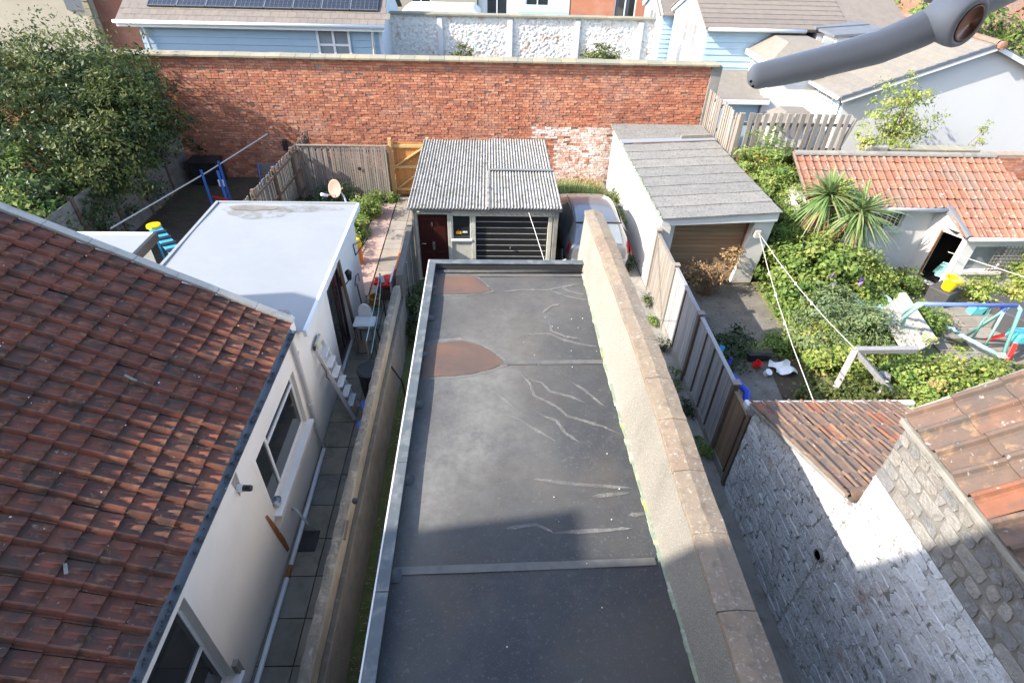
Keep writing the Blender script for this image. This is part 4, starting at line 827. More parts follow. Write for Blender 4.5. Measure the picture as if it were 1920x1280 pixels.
# ---------------------------------------------------------------- silver car
def car(cx, cy):
    t = thing('parked_car', 'silver hatchback parked nose-in beside the corrugated garage', 'car', (cx, cy+2, 0))
    # sections along the car: (y, z_bottom, z_belt, half width, half roof width, z_roof)
    sec = [(0,.42,.78,.66,.50,.86),(.06,.3,.9,.80,.60,.98),(.25,.24,.96,.845,.62,1.12),(.55,.22,.97,.85,.60,1.33),(.95,.22,.96,.855,.585,1.43),(1.6,.22,.95,.86,.60,1.46),(2.3,.22,.94,.86,.59,1.40),(2.75,.22,.92,.85,.60,1.13),(3.1,.23,.9,.83,.62,.94),(3.6,.26,.82,.8,.58,.84),(3.85,.34,.72,.7,.48,.74)]
    ring = lambda y,zb,zl,hw,hr,zr: [(-hw*.82,y,zb),(-hw*.98,y,zb+.14),(-hw,y,zl-.2),(-hw*.965,y,zl),(-hr*1.10,y,zl+(zr-zl)*.72),(-hr*.92,y,zl+(zr-zl)*.95),(-hr*.5,y,zr),(0,y,zr+.012),(hr*.5,y,zr),(hr*.92,y,zl+(zr-zl)*.95),(hr*1.10,y,zl+(zr-zl)*.72),(hw*.965,y,zl),(hw,y,zl-.2),(hw*.98,y,zb+.14),(hw*.82,y,zb)]
    m = MB(); vs = []; n = 15
    for s_ in sec: vs += [(cx+p[0],cy+p[1],p[2]) for p in ring(*s_)]
    fs = [(i*n+j,i*n+(j+1)%n,(i+1)*n+(j+1)%n,(i+1)*n+j) for i in range(len(sec)-1) for j in range(n)]+[tuple(range(n-1,-1,-1)),tuple((len(sec)-1)*n+k for k in range(n))]
    m.add(vs,fs); b = m.build('body', MT['car_silver'], t, smooth=True)
    ss = b.modifiers.new('sub','SUBSURF'); ss.levels = 2; ss.render_levels = 2
    # rear screen: wraps the slope between belt and roof
    def strip(name, pts, mt, off): 
        return MB().add([V(p)+V(off) for p in pts],[(0,1,2,3)]).build(name, MT[mt], t)
    rs = MB().grid(10,6,lambda u,v:(cx+(u-.5)*2*(.60-.1*v),cy+.10+.50*v-.03*(1-(2*u-1)**2),1.03+.36*v**.9-.02*(2*u-1)**2)).build('rear_window', MT['glass_pale'], t, smooth=True)
    for sg in (-1,1):
        MB().grid(12,4,lambda u,v:(cx+sg*(.865-.20*v-.01),cy+.52+u*2.15-.0*v+.22*v*(1-2*u*.9),1.0+.33*v*(1-.55*abs(2*u-.8)**3))).build('side_window', MT['glass_dark'], t, smooth=True)
        MB().grid(5,6,lambda u,v:(cx+sg*(.86-.05*u*(1-v)-.10*v+.012),cy+.01+.32*u-.02+.10*v,.72+.30*v)).build('tail_light', MT['tail_red'], t, smooth=True)
        MB().lathe([(0,-.1),(.06,-.08),(.08,0),(.06,.07),(0,.09)],(cx+sg*.98,cy+2.45,.98),10,axis=(sg*1,.2,0)).build('wing_mirror', MT['car_silver'], t, smooth=True)
        for wy in (.72,3.0):
            wh = MB().lathe([(0,-.09),(.24,-.09),(.3,-.07),(.31,0),(.3,.07),(.24,.09),(0,.09)],(cx+sg*.76,cy+wy,.31),24,axis=(1,0,0)).build('wheel', MT['rubber'], t, smooth=True)
            MB().lathe([(0,0),(.2,0),(.21,.015),(0,.02)],(cx+sg*.855,cy+wy,.31),20,axis=(sg,0,0)).build('rim', MT['aluminium'], wh)
    MB().box(cx-.72,cx+.72,cy-.05,cy+.12,.42,.62).build('bumper', MT['car_silver'], t, bevel=.05, seg=4)
    MB().box(cx-.26,cx+.26,cy-.062,cy-.05,.66,.77).build('number_plate', MT['sticker_yellow'], t)
    MB().tube([(cx-.6,cy+.57,1.365),(cx,cy+.53,1.40),(cx+.6,cy+.57,1.365)],.02,6).build('spoiler', MT['black_plastic'], t, smooth=True)
    for sg in (-1,1): MB().tube([(cx+sg*.64,cy+.62,1.36),(cx+sg*.62,cy+1.5,1.435),(cx+sg*.63,cy+2.3,1.36)],.012,5).build('roof_trim', MT['black_plastic'], t, smooth=True)
    return t
car(2.84, 12.85)
# ---------------------------------------------------------------- white garage
wg = thing('white_garage', 'white rendered garage with grey felt sheet roof and weathered timber door', 'garage', (5.5, 15, 0))
def wgz(y): return 2.12+.0*(y-12)
MB().wall((4.1,18.9,0),(0,-1,0),(0,0,1),6.5,2.1,[],.1).build('side_wall', MT['render_white'], wg)
MB().box(4.12,4.4,12.4,18.9,0,2.09).build('wall_core', MT['render_white'], wg); MB().box(6.55,6.95,12.75,18.9,0,2.1).build('side_wall', MT['render_white'], wg)
MB().hexa([(4.105,12.395,0),(4.52,12.45,0),(4.5,12.75,0),(4.105,12.7,0)],[(4.105,12.395,2.0),(4.52,12.45,2.0),(4.5,12.75,2.0),(4.105,12.7,2.0)]).build('door_pier', MT['render_white'], wg, bevel=.015)
MB().hexa([(6.42,12.72,0),(6.98,12.72,0),(6.98,13.0,0),(6.42,13.0,0)],[(6.5,12.5,2.0),(6.98,12.5,2.0),(6.98,12.9,2.0),(6.5,12.9,2.0)]).build('door_pier', MT['render_white'], wg, bevel=.015)
dg = MB().box(4.5,6.5,12.84,12.9,.02,1.95).build('garage_door', MT['timber_dark'], wg)
for k in range(16): MB().box(4.51,6.49,12.815,12.84,.03+k*.119,.03+k*.119+.112).build('door_board', MT['timber_door'], dg, bevel=.006)
MB().box(6.44,6.5,12.76,12.82,.02,1.95).build('door_frame', MT['rust'], wg)
MB().hexa([(4.06,12.13,1.93),(6.98,12.42,1.93),(6.98,12.5,1.93),(4.06,12.21,1.93)],[(4.06,12.13,2.11),(6.98,12.42,2.17),(6.98,12.5,2.17),(4.06,12.21,2.11)]).build('fascia', MT['white_paint'], wg, bevel=.008)
MB().hexa([(4.12,12.22,1.98),(6.95,12.5,1.98),(6.95,12.9,1.98),(4.12,12.9,1.98)],[(4.12,12.22,2.1),(6.95,12.5,2.1),(6.95,12.9,2.1),(4.12,12.9,2.1)]).build('lintel', MT['white_paint'], wg)
for k in range(8):
    v0, v1 = k/8, (k+1)/8; f = lambda s_, v: (V((4.02,12.08,2.125)).lerp(V((3.98,17.0,2.15)), v)).lerp(V((7.02,12.38,2.185)).lerp(V((6.96,17.3,2.2)), v), s_)
    m = MB(); m.grid(14,5,lambda u,w: tuple(f(u, v0+(v1-v0)*w*1.06)+V((0,0,.018*(1-w)+.004*math.sin(13*u+k)))))
    a = [f(u/14, v0)+V((0,0,.018+.004*math.sin(13*u/14+k))) for u in range(15)]; m.add(a+[p-V((0,0,.03)) for p in a],[(i,i+1,16+i,15+i) for i in range(14)])
    m.build('roof_sheet', MT['felt_grey'], wg)
m = MB()
for k in range(60):
    y = 12.1+k*.082; m.beam((4.0+random.uniform(-.02,.02),y,2.15),(4.0+random.uniform(-.02,.02),y+.085,2.15),.05*random.uniform(.5,1.5),.03)
m.build('mossy_edge', MT['moss'], wg)
MB().hexa([(3.98,17.05,2.17),(6.96,17.35,2.2),(6.96,17.62,2.2),(3.98,17.35,2.17)],[(3.98,17.05,2.21),(6.96,17.35,2.24),(6.96,17.62,2.24),(3.98,17.35,2.21)]).build('flashing', MT['white_membrane'], wg, bevel=.01)
MB().hexa([(3.98,17.36,2.14),(6.98,17.63,2.14),(6.98,18.9,2.14),(3.98,18.9,2.14)],[(3.98,17.36,2.19),(6.98,17.63,2.2),(6.98,18.9,2.2),(3.98,18.9,2.19)]).build('rear_roof', MT['felt_grey'], wg)
MB().hexa([(5.9,17.42,2.21),(6.9,17.52,2.21),(6.9,17.62,2.21),(5.9,17.52,2.21)],[(5.9,17.42,2.32),(6.9,17.52,2.34),(6.9,17.60,2.34),(5.9,17.50,2.32)]).build('broken_flashing', MT['timber_grey'], wg)
MB().box(6.53,6.66,12.4,12.5,1.5,1.68).build('bird_box', MT['cream_paint'], wg)
# ---------------------------------------------------------------- right fence between path and yard
rf = thing('panel_fence', 'panelled timber fence on gravel boards between the side path and overgrown yard', 'fence', (4.1, 9, 0))
def fpanel(y0, y1, top, mt, bw, battens=(), gap=.006, rail=True, wav=.0, bot=.18, x=4.1):
    n = max(1, round((y1-y0)/bw)); bw = (y1-y0)/n
    me = MB().box(-.008,.008,gap/2,bw-gap/2,0,1).mesh('fence_board'); me.materials.append(MT[mt])
    for i in range(n): inst(me,'fence_board',rf,(x+random.uniform(-.004,.004),y0+i*bw,bot),(0,0,random.gauss(0,.02)),(1,1,top-bot+random.uniform(-wav,wav)))
    for b in battens: MB().beam((x-.02,y0+b*(y1-y0),bot),(x-.02,y0+b*(y1-y0),top),.025,.03,up=(1,0,0)).build('batten', MT['timber_dark'], rf)
    if rail:
        MB().box(x-.03,x+.045,y0,y1,top,top+.035).build('cap_rail', MT[mt], rf, bevel=.005)
    MB().box(x-.025,x+.025,y0,y1,0,bot-.004).build('gravel_board', MT['concrete'], rf)
fpanel(10.72,12.3,1.62,'timber_grey',.062,battens=(),rail=True)
fpanel(8.92,10.66,1.66,'timber_silver',.088,battens=(.5,),wav=.012)
fpanel(6.95,8.8,1.66,'timber_silver',.088,battens=(.25,.5,.75))
fpanel(6.2,6.8,1.58,'timber_brown',.078,battens=(.15,),rail=True)
for (y,mt) in ((12.33,'timber_grey'),(10.69,'timber_grey'),(8.86,'timber_dark'),(6.875,'timber_dark'),(6.16,'timber_dark')):
    p = MB().box(4.05,4.15,y-.045,y+.045,0,1.72).build('post', MT[mt], rf, bevel=.006)
    MB().box(4.03,4.17,y-.065,y+.065,1.72,1.75).build('post_cap', MT['timber_grey'], p)
MB().beam((4.075,10.75,.2),(4.075,12.25,1.55),.02,.03,up=(1,0,0)).build('brace', MT['timber_grey'], rf)
# ---------------------------------------------------------------- right stone house with lean-to
sh = thing('stone_house', 'whitewashed and bare rubble stone house with clay pantile roof and lean-to', 'house', (5, 3, 0))
SX = 4.02; SY = 3.72; LY = 6.08; LZ0, LZ1 = 1.94, 2.80; SH = 4.1
MB().box(SX+.05,9,-.3,SY,0,SH).build('wall_core', MT['mortar_dark'], sh)
def ltz(y): return LZ1-(y-SY)/(LY-SY)*(LZ1-LZ0)
MB().prism([(SX+.05,SY+.003,0),(SX+.05,LY+.01,0),(SX+.05,LY+.01,LZ0-.01),(SX+.05,SY+.003,LZ1-.01)],(2.4,0,0)).build('lean_to_core', MT['mortar_white'], sh)
MB().poly([(SX+.042,-.3,0),(SX+.042,SY-.004,0),(SX+.042,SY-.004,3.3),(SX+.042,-.3,3.3)]).build('limewash_bed', MT['mortar_white'], sh)
stones = []
def rubble(y0, y1, zlo, zhi, hmin, hmax, mt):
    z_ = zlo
    while z_ < zhi-.02:
        h = min(random.uniform(hmin,hmax), zhi-z_)
        if zhi-z_-h < hmin*.6: h = zhi-z_
        y = y0
        while y < y1-.01:
            ln = (random.uniform(1.2,3.8) if mt == 'stone_white' else random.uniform(.9,2.6))*h; ln = min(ln, y1-y)
            if y1-y-ln < h*.6: ln = y1-y
            stones.append((y, y+ln, z_, z_+h, mt)); y += ln
        z_ += h
rubble(-.3,SY,0,1.2,.06,.14,'stone_white'); rubble(-.3,SY,1.2,3.3,.06,.16,'stone_white'); rubble(-.3,SY,3.3,SH-.02,.08,.17,'stone_grey')
rubble(SY+.01,LY-.02,0,LZ0-.03,.06,.14,'stone_white')
zz = LZ0-.03
while zz < LZ1-.04:
    h = random.uniform(.07,.11); ye = SY+(LZ1-zz-h)/(LZ1-LZ0)*(LY-SY)
    if ye > SY+.15: 
        y = SY+.01
        while y < ye-.03:
            ln = min(random.uniform(1.3,3.4)*h, ye-y); stones.append((y,y+ln,zz,zz+h,'stone_white')); y += ln
    zz += h
def stone_geo(y0,y1,z0,z1,g):
    cy, cz = (y0+y1)/2,(z0+z1)/2; a,b = (y1-y0)/2-g,(z1-z0)/2-g*.8; out = []; inn = []
    pr = random.choice((.004,.006,.009,.014,.02) if g < .005 else (.004,.006,.009,.013)); sh_ = random.uniform(-.25,.25)*b
    cor = [(-1,-1),(-.35,-1),(.3,-1),(1,-1),(1,.1),(1,1),(.35,1),(-.25,1),(-1,1),(-1,0)]
    n = len(cor)
    for (c,s_) in cor:
        corner = abs(c) == 1 and abs(s_) == 1; q = random.uniform(.72,1.0) if corner else random.uniform(.9,1.05)
        yy, zz_ = a*c*(q if abs(c) == 1 else 1)+random.uniform(-.012,.012), b*s_*(q if abs(s_) == 1 else 1)+sh_*c*.5
        out.append((SX+.045,cy+yy,cz+zz_)); e = random.uniform(.84,.95) if g < .005 else random.uniform(.9,.97); inn.append((SX+.045-pr*random.uniform(.55,1.3),cy+yy*(1-.35*(1-e)),cz+zz_*e))
    return out+inn, [(k,(k+1)%n,n+(k+1)%n,n+k) for k in range(n)]+[(n,n+1,n+8,n+9),(n+1,n+2,n+7,n+8),(n+2,n+3,n+4,n+6),(n+4,n+5,n+6),(n+2,n+6,n+7),(n,n+9,n+8)][:0]+[tuple(range(n,2*n))]
vis = [s_ for s_ in stones if inview((SX,(s_[0]+s_[1])/2,(s_[2]+s_[3])/2),.0) and (s_[2]+s_[3])/2 > .3]
vis.sort(key=lambda s_: -apparent((SX,(s_[0]+s_[1])/2,(s_[2]+s_[3])/2),s_[1]-s_[0])); big = set(id(s_) for s_ in vis[:298])
sm = {'stone_white':MB(),'stone_grey':MB()}
bed = {'stone_white':None,'stone_grey':None}
for s_ in stones:
    g_ = .003 if s_[4] == 'stone_white' else .009
    vs, fs = stone_geo(*s_[:4], g_)
    if id(s_) in big:
        c = V((SX,(s_[0]+s_[1])/2,(s_[2]+s_[3])/2)); k = MB().add([V(p)-c for p in vs],fs); o = k.build('stone', MT[s_[4]], sh); o.location = c
    else: sm[s_[4]].tint(random.uniform(.01,.99)).add(vs,fs)
for k in sm: sm[k].build('stones', MT[k], sh, kind='stuff')
MB().lathe([(.05,-.03),(.05,.02),(.075,.03),(.085,-.03)],(SX+.02,3.74,1.74),14,axis=(-1,0,0)).build('wall_hole', MT['concrete'], sh); MB().lathe([(0,0),(.056,0)],(SX-.006,3.74,1.74),14,axis=(-1,0,0)).build('hole', MT['dark_void'], sh)
# lean-to roof: pantiles falling away from the camera
La = math.atan2(LZ1-LZ0, LY-SY); profP = [(0,.002),(.12,-.004),(.35,-.012),(.58,-.006),(.70,.010),(.80,.032),(.90,.034),(1.0,.012)]
lme = tile_mesh('pantile', .195, .46, profP, (-1,0,0), (0,-math.cos(La),math.sin(La)), (0,math.sin(La),math.cos(La)), 'tile_right', .016, .028)
lean = MB().poly([(SX-.02,LY+.05,LZ0),(SX+2.25,LY+.05,LZ0),(SX+2.25,SY+.005,LZ1+.01),(SX-.02,SY+.005,LZ1+.01)]).build('lean_to_roof', MT['mortar_dark'], sh)
for r in range(6):
    for c in range(12):
        b = V((SX+.15+c*.195, LY+.07, LZ0+.03))+V((0,-math.cos(La),math.sin(La)))*r*.41
        if r == 5 and c > 9: continue
        inst(lme,'pantile',lean,b+V((random.gauss(0,.005),random.gauss(0,.008),random.gauss(0,.004))),(random.gauss(0,.012),random.gauss(0,.012),random.gauss(0,.012)))
MB().box(SX-.06,SX+2.6,LY+.06,LY+.14,LZ0-.05,LZ0+.02).build('gutter', MT['upvc'], sh, bevel=.015)
MB().box(SX-.08,SX-.02,LY+.02,LY+.15,LZ0-.08,LZ0+.03).build('gutter_end', MT['upvc'], sh, bevel=.01)
m = MB()
for i in range(14): 
    a, b = i/14,(i+1)/14; p = V((SX-.02,LY+.06,LZ0+.0)).lerp(V((SX-.02,SY+.1,LZ1+.0)),a); q = V((SX-.02,LY+.06,LZ0+.0)).lerp(V((SX-.02,SY+.1,LZ1)),b)
    m.beam(p,q,.05,.05+random.uniform(0,.015))
m.build('verge_mortar', MT['concrete'], sh, bevel=.01)
MB().grid(6,10,lambda u,v:(SX-.03+.30*u,SY+.10-.09*math.cos(math.pi*v),LZ1+.02+.09*math.sin(math.pi*v))).build('ridge_tile', MT['tile_right'], sh)
# main roof: big pantiles rising to the right from the wall head
Ra = math.atan(.62); cR, sR = math.cos(Ra), math.sin(Ra)
profB = [(0,.004),(.10,-.004),(.35,-.010),(.60,-.006),(.70,.012),(.78,.046),(.88,.056),(.96,.042),(1.02,.006)]
rme = tile_mesh('pantile', .235, .46, profB, (0,1,0), (cR,0,sR), (-sR,0,cR), 'tile_right', .018, .03)
big_roof = MB().poly([(SX-.02,-.3,SH+.01),(SX+4.2,-.3,SH+.01+4.22*.62),(SX+4.2,SY+.02,SH+.01+4.22*.62),(SX-.02,SY+.02,SH+.01)]).build('roof', MT['mortar_dark'], sh)
rr = MB()
for r in range(9):
    for c in range(17):
        b = V((SX-.035, SY+.02-.235*(c+1), SH+.05))+V((cR,0,sR))*r*.41
        if inview(b+V((.1,.1,.05)),.08): inst(rme,'pantile',big_roof,b+V((random.gauss(0,.006),random.gauss(0,.006),random.gauss(0,.006))),(random.gauss(0,.014),random.gauss(0,.014),random.gauss(0,.012)))
        else: rr.tint(random.uniform(.01,.99)).add([b+vv.co for vv in rme.vertices],[tuple(p.vertices) for p in rme.polygons])
rr.build('pantiles', MT['tile_right'], big_roof, kind='stuff')
MB().beam((SX-.01,SY+.02,SH-.0),(SX-.01,-.3,SH-.0),.08,.06).build('eaves_mortar', MT['concrete'], sh, bevel=.01)
MB().beam((SX-.0,SY+.035,SH+.04),(SX+4.2,SY+.035,SH+.04+4.2*.62),.05,.07).build('verge_mortar', MT['concrete'], sh)
# ---------------------------------------------------------------- left gardens: fences, gate, dish, toys
lf = thing('slatted_fence', 'weathered slatted timber fence beside the shaded yard, seen from its back', 'fence', (-6.1, 16, 0))
def slats(root, p, q, n, z0, z1, w_, th, mt, name='fence_slat', lean=.01, nrm=(1,0,0)):
    p, q = V(p), V(q); d = (q-p).normalized(); ang = math.atan2(d.y, d.x)
    me = MB().box(-w_/2,w_/2,-th/2,th/2,0,1).mesh(name); me.materials.append(MT[mt])
    for i in range(n):
        c = p.lerp(q,(i+.5)/n); inst(me,name,root,(c.x,c.y,z0),(random.gauss(0,lean),random.gauss(0,lean),ang),(1,1,z1-z0+random.uniform(-.012,.012)))
slats(lf,(-6.28,12.6,0),(-6.0,19.0,0),66,.06,1.72,.072,.014,'timber_grey')
for zz in (.3,.95,1.55): MB().beam((-6.235,12.6,zz),(-5.955,19.0,zz),.04,.07).build('rail', MT['timber_dark'], lf)
for k in range(5):
    t = k/4; MB().beam((-6.22+.28*t,12.7+6.2*t,0),(-6.22+.28*t,12.7+6.2*t,1.82),.09,.09).build('post', MT['timber_dark'], lf)
cf = thing('cross_fence', 'sunlit vertical slat fence panel beside the orange gate', 'fence', (-4.5, 17.85, 0))
slats(cf,(-5.95,17.78,0),(-3.2,17.72,0),40,.04,1.74,.052,.016,'timber_grey',lean=.006)
MB().beam((-5.95,17.82,1.6),(-3.2,17.76,1.6),.03,.06).build('rail', MT['timber_dark'], cf); MB().beam((-5.95,17.82,.4),(-3.2,17.76,.4),.03,.06).build('rail', MT['timber_dark'], cf)
MB().box(-5.96,-3.19,17.72,17.79,1.745,1.775).build('cap_rail', MT['timber_grey'], cf)
MB().lathe([(.06,0),(.0,.01)],(-4.1,17.7,1.05),8,axis=(0,-1,0)).build('knot_hole', MT['dark_void'], cf)
gt = thing('wooden_gate', 'new orange timber gate with diagonal braces beside the corrugated garage', 'gate', (-2.5, 18.1, 0))
MB().box(-3.17,-3.07,17.95,18.05,0,1.92).build('post', MT['timber_new'], gt, bevel=.006); MB().box(-2.0,-1.9,18.05,18.15,0,1.92).build('post', MT['timber_new'], gt, bevel=.006)
bme2 = MB().box(-.064,.064,-.01,.01,0,1).mesh('gate_board'); bme2.materials.append(MT['timber_orange'])
for i in range(8): inst(bme2,'gate_board',gt,(-2.98+i*.134,18.08,.06),(0,0,0),(1,1,1.72+random.uniform(-.006,.006)))
for zz in (.2,.95,1.62): MB().box(-3.05,-2.02,18.02,18.068,zz,zz+.09).build('ledge', MT['timber_new'], gt, bevel=.004)
for (a,b) in ((.28,.95),(1.03,1.62)): MB().beam((-3.0,18.03,a),(-2.1,18.03,b),.04,.08,up=(0,1,0)).build('brace', MT['timber_new'], gt)
MB().box(-3.36,-3.18,17.9,17.95,.05,1.72).build('infill_board', MT['timber_brown'], gt)
# satellite dish on the annexe corner
ds = thing('satellite_dish', 'small pinkish satellite dish on a pole behind the white annexe roof', 'satellite dish', (-3.25, 12.35, 1.9))
MB().tube([(-3.22,12.25,1.5),(-3.22,12.25,2.25),(-3.28,12.28,2.5),(-3.36,12.34,2.6)],.022,8).build('pole', MT['aluminium'], ds, smooth=True)
dax = V((-.55,-.78,.32)).normalized(); dc = V((-3.46,12.4,2.66))
MB().lathe([(r_, .16*(r_/.26)**2*.5) for r_ in (0,.05,.1,.14,.18,.20)]+[(.204,.055),(.17,.03),(0,-.02)], dc, 28, axis=dax).build('dish', MT['dish_pink'], ds, smooth=True)
MB().tube([dc-V((0,0,.16)),dc+dax*.3-V((0,0,.14))],.012,6).build('arm', MT['aluminium'], ds)
MB().tube([dc+dax*.30-V((0,0,.16)),dc+dax*.46-V((0,0,.13))],.035,10).build('receiver', MT['upvc'], ds, smooth=True)
# concrete panel fence below the big bush
pf = thing('concrete_panel_fence', 'grey panel fence in the shade under the overhanging bush', 'fence', (-10.3, 15, 0))
for k in range(5):
    y0 = 12.0+k*1.5; MB().box(-10.35,-10.25,y0-.05,y0+.05,0,1.9).build('post', MT['timber_dark'], pf)
    for j in range(6): MB().box(-10.31,-10.28,y0+.06,y0+1.44,.03+j*.3,.03+j*.3+.288).build('panel', MT['block_grey'], pf, bevel=.006)
# long dark yard things
tag(MB().tube([(-9.65,13.5,1.05),(-8.6,17.2,1.1),(-7.35,19.35,1.55)],.02,6).build('washing_pole', MT['rope']),'long pale rope line sloping across the shaded yard','line')
tag(MB().tube([(-7.25,19.42,1.75),(-7.1,19.2,1.8)],.03,6).build('wall_peg', MT['concrete']),'short peg sticking out of the brick wall above the slatted fence','peg')
sg_ = thing('climbing_ladder', 'blue tubular ladder frame with red rail in the shaded yard', 'play frame', (-8.3, 17.0, 0))
for (x,y) in ((-8.45,16.55),(-7.95,16.5),(-8.2,17.25)):
    MB().beam((x,y,.0),(x-.1,y+.15,1.35),.06,.04).build('leg', MT['blue_paint'], sg_)
MB().beam((-8.42,16.6,.55),(-7.9,16.5,.5),.03,.05).build('rail', MT['red_plastic'], sg_)
MB().box(-8.25,-8.1,16.9,16.95,.75,.95).build('label_plate', MT['white_plastic'], sg_)
sw2 = thing('garden_chair', 'folding chair with pale canvas back and blue frame beside the slatted fence', 'chair', (-7.1, 18.2, 0))
for x in (-7.45,-6.95): MB().tube([(x,18.0,.02),(x-.05,18.35,.95)],.02,6).build('leg', MT['blue_paint'], sw2)
for x in (-7.42,-6.98): MB().tube([(x,18.45,.02),(x,17.95,.45)],.02,6).build('leg', MT['blue_paint'], sw2)
MB().grid(6,3,lambda u,v:(-7.47+.5*u,18.3-.06*math.sin(math.pi*u)+.05*v,.6+.33*v)).build('backrest', MT['tarp_grey'], sw2); MB().grid(4,3,lambda u,v:(-7.45+.48*u,17.95+.35*v,.45-.03*math.sin(math.pi*u))).build('seat', MT['tarp_grey'], sw2)
hb = thing('storage_box', 'black storage box against the brick wall in the shade', 'box', (-9.5, 18.9, 0))
MB().box(-9.95,-9.05,18.7,19.3,0,.75).build('body', MT['black_plastic'], hb, bevel=.02); MB().box(-10.0,-9.0,18.65,19.32,.752,.82).build('lid', MT['black_plastic'], hb, bevel=.02)
tag(MB().box(-6.95,-6.8,19.35,19.47,1.0,1.35).build('wall_lamp', MT['black_plastic'],bevel=.02),'black lamp fixed to the brick wall by the slatted fence','lamp')
t = thing('slide', 'blue and black toy slide with yellow top beside the white roof', 'toy slide', (-7.6, 12.0, 0))
MB().beam((-8.6,13.6,1.05),(-7.45,12.35,.8),.3,.05).build('slide_bed', MT['sky_toy'], t, bevel=.015)
for k in range(5): 
    c = V((-8.6,13.6,1.08)).lerp(V((-7.45,12.35,.83)),.2+.17*k); MB().beam(c-V((.14,.09,-.012)),c+V((.14,.09,.012)),.14,.02).build('rung', MT['black_plastic'], t)
MB().lathe([(0,0),(.18,0),(.17,.05),(0,.08)],(-8.62,13.62,1.06),14).build('top', MT['yellow_plastic'], t)
for sx in (-.1,.2): MB().beam((-8.4+sx,13.35,.98),(-8.4+sx,13.35,0),.04,.04).build('leg', MT['sky_toy'], t)
tag(MB().grid(8,5,lambda u,v:(-8.1+.3*u,14.2+.25*v+.06*math.sin(9*u),.05+.12*math.sin(3.1*u)*math.sin(3.1*v))).build('cloth', MT['white_plastic']),'crumpled white cloth on the dark yard ground','cloth')
# ---------------------------------------------------------------- beyond the brick wall: white rubble wall with piers
ww = thing('white_rubble_wall', 'whitewashed rubble wall with four white piers beyond the brick wall', 'wall', (1, 25, 0))
_g = rng.normal(size=(131,313)); rubn = (_g+np.roll(_g,1,0)+np.roll(_g,1,1)+np.roll(_g,(1,1),(0,1)))/2.2
def rubf(u,v):
    return (-3.9+10.4*u, 25.0-.05*abs(math.sin(61*u+17*v)*math.sin(83*v+23*u)), 4.3*v)
MB().grid(312,130,lambda u,v:(-3.9+10.4*u, 25.0-.011*rubn[int(v*130)][int(u*312)], 4.28*v)).build('wall_face', MT['rubble_white'], ww, smooth=True)
MB().box(-3.9,6.5,25.03,25.3,0,4.26).build('wall_core', MT['rubble_white'], ww)
for x in (-1.98,.93,3.72,5.92)[:3]+(5.9,): pass
for x in (-2.0,.72,3.36,5.85):
    MB().hexa([(x,24.85,0),(x+.2,24.85,0),(x+.2,25.0,0),(x,25.0,0)],[(x,24.92,4.2),(x+.2,24.92,4.2),(x+.2,25.0,4.25),(x,25.0,4.25)]).build('pier', MT['white_paint'], ww, bevel=.01)
for k in range(22): MB().box(-3.95+k*.475,-3.95+k*.475+.468,24.88,25.36,4.285,4.34+random.uniform(0,.008)).build('coping_stone', MT['coping_buff'], ww)
tag(MB().tube([(-.55,24.3,2.0),(-.55,24.3,3.55)],.02,6).build('bird_table_post', MT['pale_blue']),'thin pale blue post standing before the white rubble wall','post')
# terrace backs behind that wall
def back_house(name, label, x0, x1, y, z1, mt, wins, roofmt='tile_slate', ridge=1.2):
    t = thing(name, label, 'house', ((x0+x1)/2, y, 0)); L = x1-x0
    MB().wall((x0,y,0),(1,0,0),(0,0,1),L,z1,[(a,b,c,d) for a,b,c,d in wins],.12).build('wall', MT[mt], t)
    MB().box(x0,x1,y+.13,y+5,0,z1-.01).build('wall_core', MT[mt], t)
    for a,b,c,d in wins:
        f = MB(); f.box(x0+a,x0+a+.06,y+.03,y+.08,c,d).box(x0+b-.06,x0+b,y+.03,y+.08,c,d).box(x0+a+.06,x0+b-.06,y+.03,y+.08,c,c+.06).box(x0+a+.06,x0+b-.06,y+.03,y+.08,d-.06,d).box(x0+(a+b)/2-.03,x0+(a+b)/2+.03,y+.03,y+.08,c+.06,d-.06)
        w_ = f.build('window', MT['upvc'], t); MB().box(x0+a+.06,x0+b-.06,y+.06,y+.068,c+.06,d-.06).build('pane', MT['glass_dark'], w_)
        MB().box(x0+a-.08,x0+b+.08,y-.06,y+.03,c-.08,c-.003).build('window_sill', MT['white_paint'], w_)
    MB().prism([(x0-.1,y-.2,z1),(x0-.1,y+2.5,z1+ridge),(x0-.1,y+5.2,z1)],(L+.2,0,0)).build('roof', MT[roofmt], t)
    return t
back_house('terrace_house','cream terrace house back beyond the white rubble wall',-6.5,-.6,33,6.2,'house_cream',[(2.6,3.6,2.6,4.4),(4.4,5.4,.9,2.4)])
back_house('terrace_house','pale terrace house back with dark sash windows beyond the rubble wall',-.55,4.1,33.2,6.2,'render_white',[(.4,1.5,2.4,4.4),(2.4,3.6,2.4,4.4)])
back_house('terrace_house','brick terrace house back at the right beyond the rubble wall',4.15,10.5,33,6.2,'brick',[(2.2,3.3,2.3,4.3)])
tag(MB().prism([(-4.0,29,0),(-.4,29,0),(-.4,29,3.75),(-.7,29,3.95),(-3.6,29,3.95),(-4.0,29,3.7)],(0,2,0)).build('caravan', MT['white_paint'],bevel=.08),'long pale rounded structure just behind the rubble wall','outhouse')
tag(MB().box(1.3,3.6,29.5,31.5,0,3.85).build('outhouse', MT['pale_blue'],bevel=.02),'flat pale green topped outhouse behind the rubble wall','outhouse')
